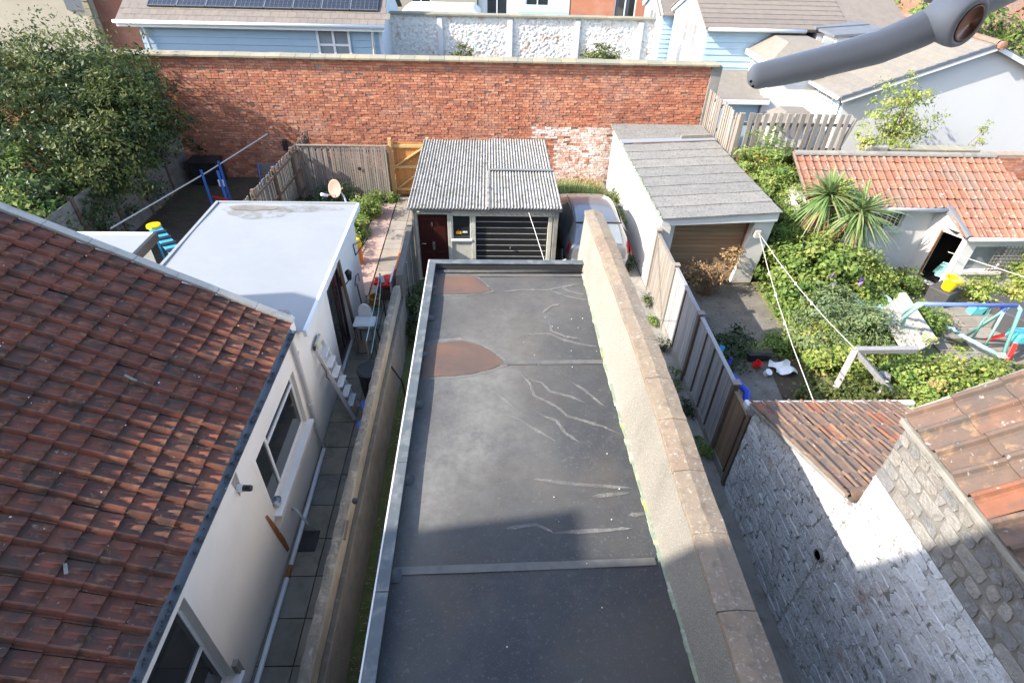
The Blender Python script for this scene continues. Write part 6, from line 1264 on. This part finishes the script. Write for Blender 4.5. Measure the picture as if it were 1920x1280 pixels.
tag(MB().grid(8,6,lambda u,v:(12.15+.45*u+.05*math.sin(9*v),12.7+.4*v,.15+.35*math.sin(math.pi*u)*(.5+.5*math.sin(7*v+3*u)**2))).build('inflatable', MT['mint']),'crumpled green inflatable lying inside the dark doorway','inflatable')
crate((11.55,11.8,.02),.3,.26,.44,.5,'dark grey crate carrying the yellow bucket'); crate((12.75,11.4,.02),.28,.25,.42,.7,'dark grey crate half covered by leaves right of the yellow bucket')
crate((12.6,10.6,.02),.42,.34,.55,.6,'large black crate beyond the swing frame, nearest the paving'); crate((13.3,10.9,.02),.36,.3,.6,.5,'black crate at the frame edge behind the swing')
tag(MB().prism([(12.0,11.2,.03),(12.3,11.2,.03),(12.38,11.2,.3),(12.15,11.2,.22),(12.05,11.2,.3)],(0,.2,0)).build('toy_watering_can', MT['turquoise'],bevel=.02),'small turquoise toy beside the dark crates','toy')
tag(MB().lathe([(0,0),(.1,.02),(.13,.1),(.09,.18),(0,.2)],(11.0,12.45,.02),12).build('red_ball', MT['red_plastic'],smooth=True),'red plastic toy on the ground left of the doorway','toy')
tag(MB().lathe([(0,0),(.15,0),(.19,.1),(.14,.3),(.08,.36),(0,.38)],(10.1,12.35,.0),7).build('garden_stone', MT['stone_grey']),'rough pale stone standing among the weeds','stone')
tag(MB().lathe([(0,0),(.14,0),(.17,.08),(.12,.22),(0,.25)],(8.1,8.5,.25),7).build('garden_stone', MT['stone_grey']),'mottled stone lying beneath the timber frame rail','stone')
rt = thing('toy_tractor', 'red and turquoise ride-on toy at the right frame edge', 'toy', (11.9, 9.7, 0))
MB().box(11.75,12.5,9.6,9.95,.35,.6).build('body', MT['turquoise'], rt, bevel=.04)
for (a,b) in (((11.75,9.6,.4),(11.6,9.4,.05)),((12.05,9.55,.4),(11.95,9.2,.05)),((11.85,9.95,.4),(11.7,10.2,.05))): MB().beam(a,b,.1,.07).build('leg', MT['red_plastic'], rt, bevel=.01)
tag(MB().lathe([(0,0),(.1,0),(.14,.16),(.12,.17),(.09,.03),(0,.02)],(11.15,8.55,.02),16).build('terracotta_dish', MT['coping_buff']),'shallow pale dish on the paving at the roof edge','dish')
# debris along the fence in the yard
pl = thing('trough_planter', 'dark trough planter with trailing leaves in the yard', 'planter', (5.95, 9.55, 0))
MB().hexa([(5.72,9.42,.02),(6.18,9.46,.02),(6.16,9.68,.02),(5.7,9.64,.02)],[(5.66,9.36,.25),(6.26,9.41,.25),(6.24,9.74,.25),(5.64,9.69,.25)]).build('trough', MT['black_plastic'], pl, bevel=.02)
MB().box(5.7,6.2,9.44,9.66,.25,.262).build('soil', MT['soil'], pl)
tag(MB().grid(12,8,lambda u,v:(6.12+.5*u+.03*math.sin(7*v),8.95+.42*v+.04*math.sin(9*u),.03+.14*abs(math.sin(4*u+2))*abs(math.sin(3*v+1)))).build('carrier_bag', MT['white_plastic'],smooth=True),'white and purple plastic carrier bag on the yard ground','bag')
tag(MB().lathe([(0,0),(.07,0),(.09,.15),(.08,.15),(.06,.02),(0,.02)],(5.78,9.25,.05),14,axis=(.5,-.3,1)).build('flower_pot', MT['red_plastic']),'small red pot tipped over near the trough planter','pot')
tag(MB().lathe([(0,0),(.06,0),(.075,.13),(0,.13)],(5.95,9.02,.02),14,axis=(.2,-.5,1)).build('white_tub', MT['white_plastic']),'small white tub lying near the red pot','tub')
bt = thing('blue_toy_heap', 'blue plastic ride-on toy lying against the fence panels', 'toy', (4.6, 8.0, 0))
MB().tube([(4.55,7.35,.1),(4.78,7.4,.5),(4.85,7.7,.75),(4.7,8.05,.8),(4.5,8.3,.55)],.07,8).build('body', MT['blue_plastic'], bt, smooth=True); MB().box(4.5,4.9,7.3,7.7,.05,.5).build('box', MT['blue_plastic'], bt, bevel=.04)
MB().lathe([(.12,-.04),(.16,0),(.12,.04)],(4.7,7.55,.6),16,axis=(.6,.2,.6)).build('wheel', MT['black_plastic'], bt); MB().beam((4.45,8.5,.15),(4.75,8.9,.9),.1,.04).build('board', MT['sky_toy'], bt); MB().beam((4.7,8.45,.1),(4.9,8.7,.75),.05,.05).build('bar', MT['blue_plastic'], bt)
tag(MB().grid(10,8,lambda u,v:(4.75+.5*u,10.5+.55*v,.05+.38*math.sin(math.pi*u)*math.sin(math.pi*v)+.03*math.sin(21*u)*math.sin(17*v))).build('refuse_sack', MT['tarp_grey'],smooth=True),'dark grey refuse sack slumped behind the fence','sack')
# washing lines strung from the white garage
for (b,l) in (((4.98,6.15,2.0),'washing line from the white garage to the lean-to gutter'),((7.18,8.45,1.16),'washing line from the white garage to the timber frame')):
    a = V((6.62,12.42,1.62)); q = V(b); mid = a.lerp(q,.5)-V((0,0,.12))
    o = MB().tube([a,a.lerp(mid,.5)-V((0,0,.03)),mid,mid.lerp(q,.5)-V((0,0,.03)),q],.008,5).build('washing_line', MT['rope']); tag(o,l,'washing line')
    for f in (.3,.45,.62): p = a.lerp(q,f)-V((0,0,.1)); MB().box(p.x-.012,p.x+.012,p.y-.02,p.y+.02,p.z-.05,p.z+.01).build('clothes_peg', MT['white_plastic'], o)
o = MB().tube([(11.55,12.3,1.2),(12.3,11.3,1.25),(13.5,9.9,1.3)],.01,5).build('washing_line', MT['rope']); tag(o,'washing line from the doorway to the right frame edge','washing line')
# ---------------------------------------------------------------- vegetation
big = [(-13.2,16.0,2.0,2.9,2.6,2.3),(-11.2,18.1,2.6,1.7,1.2,1.7),(-10.4,16.6,2.4,1.0,1.6,1.1),(-13.0,13.0,1.2,2.6,1.6,1.5),(-11.6,14.4,1.7,1.3,1.6,1.3),(-15.5,18.3,2.2,2.6,2.2,1.9),(-12.6,18.2,3.2,1.7,1.2,1.4),(-10.9,17.8,3.3,.9,.8,.7),(-12.0,17.8,3.6,.7,.7,.6),(-11.0,13.3,.9,1.0,1.0,.9),(-12.5,12.2,.7,1.8,.9,.9),(-10.3,14.6,1.3,.45,.9,.8)]
bush = thing('large_bush', 'large dense dark green bush overhanging the yard at the left', 'bush', (-12.5, 16, 0))
p_, u_, t_ = blob_points(big, 84000, 1500, .2, .74, .22); link('foliage', leaf_mesh('foliage', p_, u_, .118, .42, .5, t_), MT['leaf_dark'], bush)
p_, u_, t_ = blob_points([(-11.6,17.6,3.5,1.9,1.5,1.2),(-10.4,17.0,2.9,1.1,1.6,.9),(-13.2,16.6,3.2,2.2,1.8,1.2),(-10.2,15.4,2.3,.7,1.2,.9)], 30000, 700, .17, .82, .25); link('foliage', leaf_mesh('foliage', p_, u_, .12, .36, .5, t_), MT['leaf_olive'], bush)
p_, u_, t_ = blob_points([(-12.6,12.9,1.5,2.2,1.4,1.2),(-11.6,14.0,1.6,1.3,1.4,1.2)], 9000, 260, .16, .8); link('foliage', leaf_mesh('foliage', p_, u_, .15, .4, .4, t_), MT['leaf_bright'], bush)
m = MB()
for i in range(16):
    b = big[i % len(big)]; e = V((b[0]+random.uniform(-.6,.6)*b[3],b[1]+random.uniform(-.6,.6)*b[4],b[2]+random.uniform(0,.7)*b[5])); s0 = V((-12.6+random.uniform(-.8,.8),16+random.uniform(-1.2,1.2),0)); m.tube([s0,s0.lerp(e,.5)+V((0,0,.3)),e],[.07,.045,.015],6)
m.build('trunk', MT['bark'], bush)
# bare twigs sticking out on the left
tw = thing('bare_twigs', 'thin bare branches rising above the bush at the left edge', 'branches', (-16, 18, 0)); m = MB()
for i in range(9):
    b = V((-16+random.uniform(-1,1.5),18.5,2.5)); e = b+V((random.uniform(-.8,.8),random.uniform(-.3,.3),random.uniform(1.5,2.6))); m.tube([b,b.lerp(e,.5)+V((random.uniform(-.1,.1),0,0)),e],[.03,.02,.006],5)
m.build('twig', MT['bark'], tw)
def grass_tuft(name, label, cat, spots, n, L, mt='blade', wd=.012, sag=.45, group=None, kind=None):
    pts = []; dirs = []; Ls = []; ts = []
    for (x,y,r,k) in spots:
        for i in range(int(n*k)):
            a = random.uniform(0,6.28); rr = r*math.sqrt(random.random()); pts.append((x+rr*math.cos(a),y+rr*math.sin(a),0.0)); b = random.uniform(0,6.28); s_ = random.uniform(.1,.7); dirs.append((s_*math.cos(b),s_*math.sin(b),1)); Ls.append(L*random.uniform(.5,1.3)); ts.append(random.random())
    v,f,t = blades(pts,dirs,Ls,wd,sag,ts,3); o = link(name,_mesh_np(name,v,f,t),MT[mt]); tag(o,label,cat,group,kind); return o
grass_tuft('tall_grass','tall green and yellow grass clump behind the silver car','grass',[(2.9,17.4,.75,1.5),(3.4,16.7,.5,1.4),(2.4,17.7,.5,.9)],1100,1.0,wd=.024,kind='stuff')
grass_tuft('dry_grass','dry straw coloured grass at the foot of the brick wall behind the car','grass',[(2.5,18.6,.6,1),(3.3,18.7,.6,1)],700,.5,'blade_dry',wd=.016,kind='stuff')
shrub('garden_shrub','reddish green shrub against the white garage wall behind the car','shrub',[(3.75,16.4,.5,.3,.6,.5),(3.7,15.7,.35,.25,.5,.35)],1800,.11,'leaf_bramble',40,.1)
grass_tuft('strip_grass','patchy grass along the strip beside the extension','grass',[(-1.45+.1*math.sin(k),.8+k*.62,.32,1) for k in range(18)],130,.13,wd=.008,kind='stuff')
grass_tuft('yard_weeds','weeds and grass in the fenced plot by the cross fence','weeds',[(-5.3,14.6,.7,1),(-4.6,15.6,.7,1),(-4.0,16.6,.6,1),(-5.2,16.8,.7,1.2),(-3.75,15.2,.3,.6)],420,.3,wd=.018,kind='stuff')
for i,(x,y,r,l) in enumerate(((-5.4,16.6,.7,'nearest the slatted fence corner'),(-4.7,17.1,.55,'in the middle below the cross fence'),(-4.2,15.2,.5,'behind the satellite dish'),(-3.8,16.4,.4,'along the pink path edge'))):
    shrub('weed_clump','dark green weeds '+l,'weeds',[(x,y,.25,r,r*.8,.4)],2600,.1,'leaf_dark' if i<2 else 'leaf_bright',50,.1,group='weeds in the fenced plot')
shrub('path_hedge','narrow leafy strip of weeds between the pink path and the plot','hedge',[(-3.72,13.4,.18,.14,1.0,.25),(-3.78,15.2,.18,.15,1.2,.28),(-3.7,17.0,.15,.2,.6,.25)],4200,.085,'leaf_bright',90,.08)
shrub('climbing_weed','leafy weed climbing between the garden wall and concrete side wall','weed',[(-1.68,10.75,.55,.14,.4,.55),(-1.62,10.2,.3,.14,.3,.35)],1700,.085,'leaf_dark',34,.08)
for i,(x,y) in enumerate(((-3.2,17.6),(-3.0,17.75))): pass
shrub('gate_weed','small leafy weed at the foot of the orange gate post','weed',[(-3.2,17.5,.15,.25,.2,.2)],500,.09,'leaf_bright',12,.08)
shrub('pot_plant','small leafy plant in the gap by the garage corner','plant',[(-2.1,13.1,.4,.12,.2,.3)],420,.08,'leaf_yellow',10,.06)
# ivy and weeds beside the right fence
for i,(x,y,s_,l) in enumerate(((3.98,11.6,.16,'under the fence panel nearest the white garage'),(3.95,10.9,.12,'by the second fence post from the white garage'),(3.98,9.9,.18,'in the sun under the silvery fence panel'),(3.95,8.7,.22,'by the dark post where the path falls into shade'),(3.92,7.9,.16,'in shade under the panel with dark battens'),(3.95,6.9,.2,'by the dark post next to the brown panel'),(3.9,13.6,.2,'against the white garage wall beside the car bumper'),(3.86,14.6,.25,'against the white garage wall beside the car door'))):
    shrub('path_weed','small weed '+l,'weed',[(x-.04,y,s_*.6,s_*.6,s_*1.3,s_*.7)],360,.065,'leaf_bright' if i%2 else 'leaf_dark',10,.05,group='weeds along the side path',stems=2,stem_r=.006)
# pyracantha with berries beside the white garage
py_ = shrub('firethorn','firethorn bush with orange berries between the white garage and outbuilding','bush',[(7.7,15.3,1.6,.75,.9,1.0),(8.0,14.5,1.6,.75,.8,.9),(7.5,13.7,1.0,.6,.9,.9),(8.0,15.8,2.2,.7,.5,.6),(7.9,13.4,1.1,.5,.5,.9)],19000,.1,'leaf_bright',330,.1,shell=.7,stem_r=.04)
p_,u_,t_ = blob_points([(7.75,15.3,1.5,.75,.9,1.0),(8.3,14.5,1.1,.75,.8,.9),(7.5,13.7,.8,.5,.8,.7)],420,26,.07,.98); m = MB()
for q in p_: m.lathe([(0,-.018),(.018,0),(0,.018)],q,5)
m.build('berries', MT['berry'], py_, kind='stuff')
shrub('ivy','ivy covering the near end wall of the tiled outbuilding','ivy',[(7.95,14.0,1.3,.18,.75,.85),(7.95,14.9,1.7,.18,.6,.8)],5200,.09,'leaf_bright',110,.08,base=(7.9,14.2,0))
# cordylines
def cordyline(label, top, trunk, n, L, tilt):
    t = thing('cordyline_palm', label, 'palm', (trunk[0][0],trunk[0][1],0), 'cordyline palms by the outbuilding')
    MB().tube(trunk+[top],[.1]*len(trunk)+[.075],9).build('trunk', MT['bark'], t, smooth=True); P=[];D=[];Ls=[];T=[]; ax = V(tilt).normalized()
    for i in range(n):
        th = random.uniform(0,6.28); ph = math.acos(random.uniform(-.35,1)); d = V((math.sin(ph)*math.cos(th),math.sin(ph)*math.sin(th),math.cos(ph))); d = V((0,0,1)).rotation_difference(ax) @ d
        P.append(V(top)+d*.05); D.append(d); Ls.append(L*random.uniform(.7,1.15)); T.append(random.random())
    v,f,tt = blades(P,D,Ls,.062,.3,T,5); link('crown',_mesh_np('crown',v,f,tt),MT['blade'],t)
    P=[];D=[];Ls=[];T=[]
    for i in range(n//3):
        th = random.uniform(0,6.28); P.append(V(top)-V((0,0,.12))); D.append((math.cos(th)*.6,math.sin(th)*.6,-.7)); Ls.append(L*random.uniform(.6,1)); T.append(random.random())
    v,f,tt = blades(P,D,Ls,.045,.3,T,4); link('dead_leaves',_mesh_np('dead_leaves',v,f,tt),MT['blade_dry'],t)
cordyline('right hand cordyline palm with spiky leaves before the cream outbuilding',V((9.05,12.6,2.12)),[V((8.75,12.95,0)),V((8.75,12.9,.8)),V((8.9,12.7,1.5))],190,1.05,(.25,-.35,1))
cordyline('left hand cordyline palm further back beside the firethorn',V((8.4,13.05,2.36)),[V((8.6,13.05,0)),V((8.5,13.05,1.2))],170,.95,(-.25,-.1,1))
shrub('climber','ivy climbing behind the cordyline palms onto the tiled roof','climber',[(8.75,13.2,2.2,.3,.4,.5),(8.3,12.75,.9,.6,.4,.8)],4400,.09,'leaf_yellow',80,.09)
# garden shrubs
shrub('garden_shrub','tall bright green leafy shrub beside the white garage pillar','shrub',[(8.05,12.1,.7,.85,.75,.75),(8.9,12.3,.55,.6,.6,.55),(7.75,11.5,.5,.5,.5,.5)],11000,.14,'leaf_bright',170,.12,.7,shell=.7)
shrub('garden_shrub','yellowing shrub in front of the cordyline palms','shrub',[(9.3,12.0,.6,.65,.55,.6),(9.0,11.5,.4,.55,.5,.4)],7000,.12,'leaf_yellow',130,.11,.6,shell=.7)
bd = shrub('buddleia','grey green buddleia with purple flower spikes in the middle of the garden','shrub',[(8.0,10.6,.5,.7,.8,.55),(8.6,10.2,.42,.6,.6,.45),(7.5,9.9,.4,.6,.6,.45)],8500,.13,'leaf_grey',140,.12,.32,shell=.65)
for (x,y,z_) in ((8.1,11.35,1.0),(8.15,11.2,.85),(8.7,11.1,.95),(8.75,11.2,1.0)): MB().lathe([(0,0),(.035,.03),(.03,.1),(0,.17)],(x,y,z_),7,axis=(.3,-.3,1)).build('flower_spike', MT['flower'], bd)
brm = [((7.35,9.5,.35,.55,.7,.4),'leaf_yellow','left edge of the bramble patch by the yard shadow'),((7.8,9.2,.3,.7,.5,.35),'leaf_bramble','behind the timber frame rail'),((8.7,8.95,.28,.55,.45,.34),'leaf_bright','between the timber frame and the concrete slab'),((9.2,8.3,.35,.8,.6,.42),'leaf_bramble','above the ridge of the clay roof at the right'),((7.6,7.9,.25,.7,.5,.3),'leaf_olive','inside the timber trestle'),((8.5,7.5,.26,.55,.45,.32),'leaf_yellow','right of the timber trestle legs'),((10.0,8.4,.3,.6,.7,.35),'leaf_yellow','in front of the swing legs'),((10.7,8.7,.2,.55,.4,.25),'leaf_bright','on the paving below the swing'),((10.4,10.9,.2,.6,.6,.25),'leaf_bright','right of the leaning slab'),((9.6,11.6,.3,.8,.5,.35),'leaf_bright','beneath the outbuilding wall'),((10.6,12.4,.22,.7,.5,.28),'leaf_bright','before the doorway'),((6.75,8.1,.2,.4,.5,.26),'leaf_olive','by the washing line near the lean-to gutter'),((7.4,12.0,.25,.35,.5,.3),'leaf_bright','foot of the white garage pillar'),((7.4,11.0,.25,.35,.55,.28),'leaf_bright','along the sunlit yard edge')]
for b,mt,l in brm: shrub('bramble','brambles growing '+l,'brambles',[b],int(3400*b[3]*b[4]/.4),.1,mt,int(90*b[3]*b[4]/.4),.09,.6,shell=.4,group='bramble clumps in the garden',stems=14,stem_r=.008,limb_mat='timber_brown')
shrub('wall_climber','leafy climber hanging over the outbuilding trellis at the right edge','climber',[(14.0,12.3,1.0,.5,.3,.7),(13.7,11.6,.5,.7,.5,.5),(12.7,11.9,.25,.6,.4,.3)],6500,.1,'leaf_yellow',130,.1)
shrub('garden_weed','low green weeds in the shaded yard behind the dark fence panel','weeds',[(5.2,9.6,.22,.5,.5,.3),(5.6,10.0,.15,.4,.4,.2)],2600,.09,'leaf_dark',60,.09)
shrub('garden_weed','low weeds beyond the trough planter at the shadow edge','weeds',[(6.5,9.9,.18,.35,.3,.22)],1500,.09,'leaf_bright',36,.08)
dead = thing('dead_shrub','dry brown dead shrub in front of the timber garage door','shrub',(5.6,12.1,0)); m = MB()
for i in range(46):
    a = random.uniform(0,6.28); b = V((5.6+random.uniform(-.15,.15),12.15+random.uniform(-.1,.1),0)); e = b+V((math.cos(a)*random.uniform(.1,.75)+(.25 if i%3==0 else -.1),math.sin(a)*random.uniform(.05,.35)-.1,random.uniform(.35,1.15))); md = b.lerp(e,.6)+V((random.uniform(-.08,.08),random.uniform(-.08,.08),.1)); m.tube([b,md,e],[.012,.008,.003],4)
m.build('stem', MT['timber_door'], dead); p_,u_,t_ = blob_points([(5.2,12.0,.75,.4,.25,.25),(6.1,12.3,1.0,.25,.2,.3),(5.7,12.1,.7,.3,.25,.3)],1300,40,.08,.5); link('foliage',leaf_mesh('foliage',p_,u_,.07,.45,.5,t_),MT['leaf_dry'],dead)
yt = shrub('young_tree','young tree with sparse yellow green leaves before the white gable wall','tree',[(12.6,17.7,3.0,.95,.5,.9),(12.2,17.7,2.6,.7,.4,.6),(13.2,17.7,2.7,.7,.4,.7),(12.7,17.7,3.6,.5,.4,.4)],3000,.11,'leaf_yellow',150,.1,.5,shell=.3,stems=14,base=(12.8,17.7,1.2),stem_r=.022)
shrub('sapling','thin sapling sprouting from the wall before the white gable','sapling',[(15.3,17.4,2.4,.18,.15,.5)],160,.09,'leaf_yellow',14,.06,base=(15.2,17.4,1.6),stems=3,stem_r=.01)
shrub('wall_plant','green plant growing at the foot of the white rubble wall','plant',[(4.3,24.3,3.15,.7,.3,.35)],1300,.13,'leaf_olive',40,.1); shrub('wall_plant','small weed at the foot of the white rubble wall between two piers','plant',[(-1.0,24.4,3.0,.4,.3,.35)],700,.12,'leaf_olive',20,.1)
shrub('coping_weed','weeds on the mossy pier beside the picket fence end','weed',[(10.2,14.85,3.05,.3,.15,.15),(11.0,14.9,2.98,.3,.1,.08)],700,.08,'leaf_yellow',24,.06,base=(10.2,14.85,2.9),stem_r=.006)
for (x,y,z_,rx,rz_,l,n) in ((22,30,2.5,3,2.2,'round green tree beyond the white gable house',5200),(26,29.5,2.2,2.5,2.0,'darker green tree at the right edge beyond the slate roof',4200),(20.5,38,3.6,2.0,1.6,'tree top rising behind the beige ridge',2600)):
    shrub('garden_tree',l,'tree',[(x,y,z_,rx,2,rz_)],n,.28,'leaf_olive' if n<5000 else 'leaf_bright',130,.3,shell=.7,group='trees beyond the houses',stem_r=.08)
# leaf litter and pebbles on yard earth
m = MB()
for i in range(420):
    x,y = random.uniform(4.25,6.6),random.uniform(6.2,12.4); s_ = random.uniform(.008,.03); m.tint(random.uniform(.01,.99)).lathe([(0,0),(s_,.0),(s_*.6,s_*.6),(0,s_*.7)],(x,y,.004),5)
o = m.build('pebbles', MT['bare_earth']); tag(o,'scattered pebbles and litter on the bare yard ground','pebbles',kind='stuff')
m = MB()
for i in range(500):
    x,y = random.uniform(-1.8,-1.05),random.uniform(.5,12.5); s_ = random.uniform(.008,.028); m.lathe([(0,0),(s_,.0),(s_*.6,s_*.6),(0,s_*.7)],(x,y,.004),5)
o = m.build('gravel', MT['garden_wall']); tag(o,'gravel scattered in the narrow strip beside the extension','gravel',kind='stuff')
# ---------------------------------------------------------------- the terrace the photograph is taken from (behind the camera) and an unseen wing added to shade the clay roof
te = thing('terrace_house', 'tall rendered rear of the terrace the view is taken from', 'house', (0, -3, 0))
TY, TZ = -.42, 11.15
MB().wall((-22,TY,0),(1,0,0),(0,0,1),38,TZ,[(21.2,23.0,7.3,9.2),(15,16.4,6.5,8.4),(26.5,27.9,6.5,8.4)],.2).build('wall', MT['render_cream'], te)
MB().box(-22,16,-7.6,-7.4,0,TZ).build('wall', MT['render_cream'], te)
MB().hexa([(-22,TY+.15,TZ-.05),(16,TY+.15,TZ-.05),(16,-4,TZ+1.15),(-22,-4,TZ+1.15)],[(-22,TY+.15,TZ),(16,TY+.15,TZ),(16,-4,TZ+1.2),(-22,-4,TZ+1.2)]).build('roof', MT['tile_slate'], te)
MB().hexa([(-22,-4,TZ+1.15),(16,-4,TZ+1.15),(16,-7.6,TZ-.05),(-22,-7.6,TZ-.05)],[(-22,-4,TZ+1.2),(16,-4,TZ+1.2),(16,-7.6,TZ),(-22,-7.6,TZ)]).build('roof', MT['tile_slate'], te)
MB().prism([(-15.5,TY+.01,4),(-10.85,TY+.01,4),(-10.85,TY+.01,11.25),(-12.2,TY+.01,10.45),(-15.5,TY+.01,10.45)],(0,.71,0)).build('bay', MT['render_cream'], te)  # unseen block, outline shaped so its shadow steps across the flat roof
nw = thing('added_shade_wing', 'unseen two storey wing added to shade the clay tiled roof', 'house', (-11, 3, 0))  # unseen wing, with chimney, added to cast shade bands on the tiles
MB().box(-13.2,-9.0,TY+.02,6.15,0,7.05).build('wall', MT['render_cream'], nw); MB().prism([(-8.98,6.2,7.07),(-13.3,6.2,7.07),(-11.1,6.2,8.0)],(0,-6.5,0)).build('roof', MT['tile_slate'], nw)
MB().box(-9.5,-8.98,3.15,3.95,5.5,8.4).build('chimney', MT['brick'], nw)
# ---------------------------------------------------------------- open casement close to the camera, with its lever handle
cw = thing('casement_window', 'open casement window with grey lever handle at the upper right', 'window', (.3, .4, 7.95))
vw = V((-.0403,-.7857,.6173))
cl = [V(p) for p in ((.1476,.3439,7.9208),(.1537,.3425,7.9227),(.1657,.3405,7.9258),(.1903,.3393,7.9323),(.2148,.3396,7.9391),(.2368,.3426,7.9477),(.2534,.3469,7.9558),(.2708,.3517,7.9631),(.293,.3591,7.9707))]
cv = []
for i in range(len(cl)-1):
    for k in range(5): cv.append(cl[i].lerp(cl[i+1],k/5))
cv.append(cl[-1]); vs = []; n = 18; N = len(cv)
for i,p in enumerate(cv):
    d = (cv[min(i+1,N-1)]-cv[max(i-1,0)]).normalized(); a = d.cross(vw).normalized(); b = a.cross(d).normalized(); s_ = i/(N-1)
    w_ = .0062+.0030*min(1,s_*1.5); w_ *= (.45,.75,.9,.97)[i] if i < 4 else 1
    for k in range(n):
        t = 2*math.pi*k/n; ct, st_ = math.cos(t), math.sin(t); vs.append(p+a*w_*1.02*math.copysign(abs(ct)**.75,ct)+b*w_*.75*math.copysign(abs(st_)**.75,st_))
fs = [(i*n+k,i*n+(k+1)%n,(i+1)*n+(k+1)%n,(i+1)*n+k) for i in range(N-1) for k in range(n)]+[tuple(range(n-1,-1,-1)),tuple((N-1)*n+k for k in range(n))]
hd = MB().add(vs,fs).build('handle', MT['handle_grey'], cw, smooth=True)
bc = V((.2497,.335,7.9535)); bax = V((.36,-.86,-.12)).normalized()
MB().lathe([(.0,-.013),(.0120,-.013),(.0128,0),(.0124,.004),(.0112,.006),(.0092,.0055),(.0084,.0022)],bc,36,axis=bax).build('boss', MT['handle_core'], hd, smooth=True)
MB().lathe([(.0091,.0056),(.0080,.0061),(.0074,.0005),(.0,.0)],bc,30,axis=bax).build('lock_cylinder', MT['copper'], hd, smooth=True)
kx = V((.9,.38,.25)).normalized(); kc = bc+bax*.0012
MB().beam(kc-kx*.0055,kc+kx*.0055,.0050,.002,up=bax).build('keyhole', MT['dark_void'], hd)
for p in ((.1464,.3358,7.921),(.1476,.3341,7.9189)): MB().lathe([(0,0),(.0008,0),(.0006,.0006)],p,8,axis=vw).build('pin_hole', MT['dark_void'], hd)
MB().beam((.2265,.4035,7.9937),(.4403,.4446,8.0438),.03,.05,up=tuple(vw)).build('sash_rail', MT['upvc_grey'], cw, bevel=.004)
MB().beam((.2778,.3621,7.9638),(.3007,.3893,7.9886),.02,.014,up=tuple(vw)).build('handle_base', MT['handle_grey'], cw, bevel=.003)
MB().beam((.2455,.360,7.968),(.2445,.354,7.9600),.010,.010,up=tuple(vw)).build('handle_neck', MT['handle_core'], cw, bevel=.003)
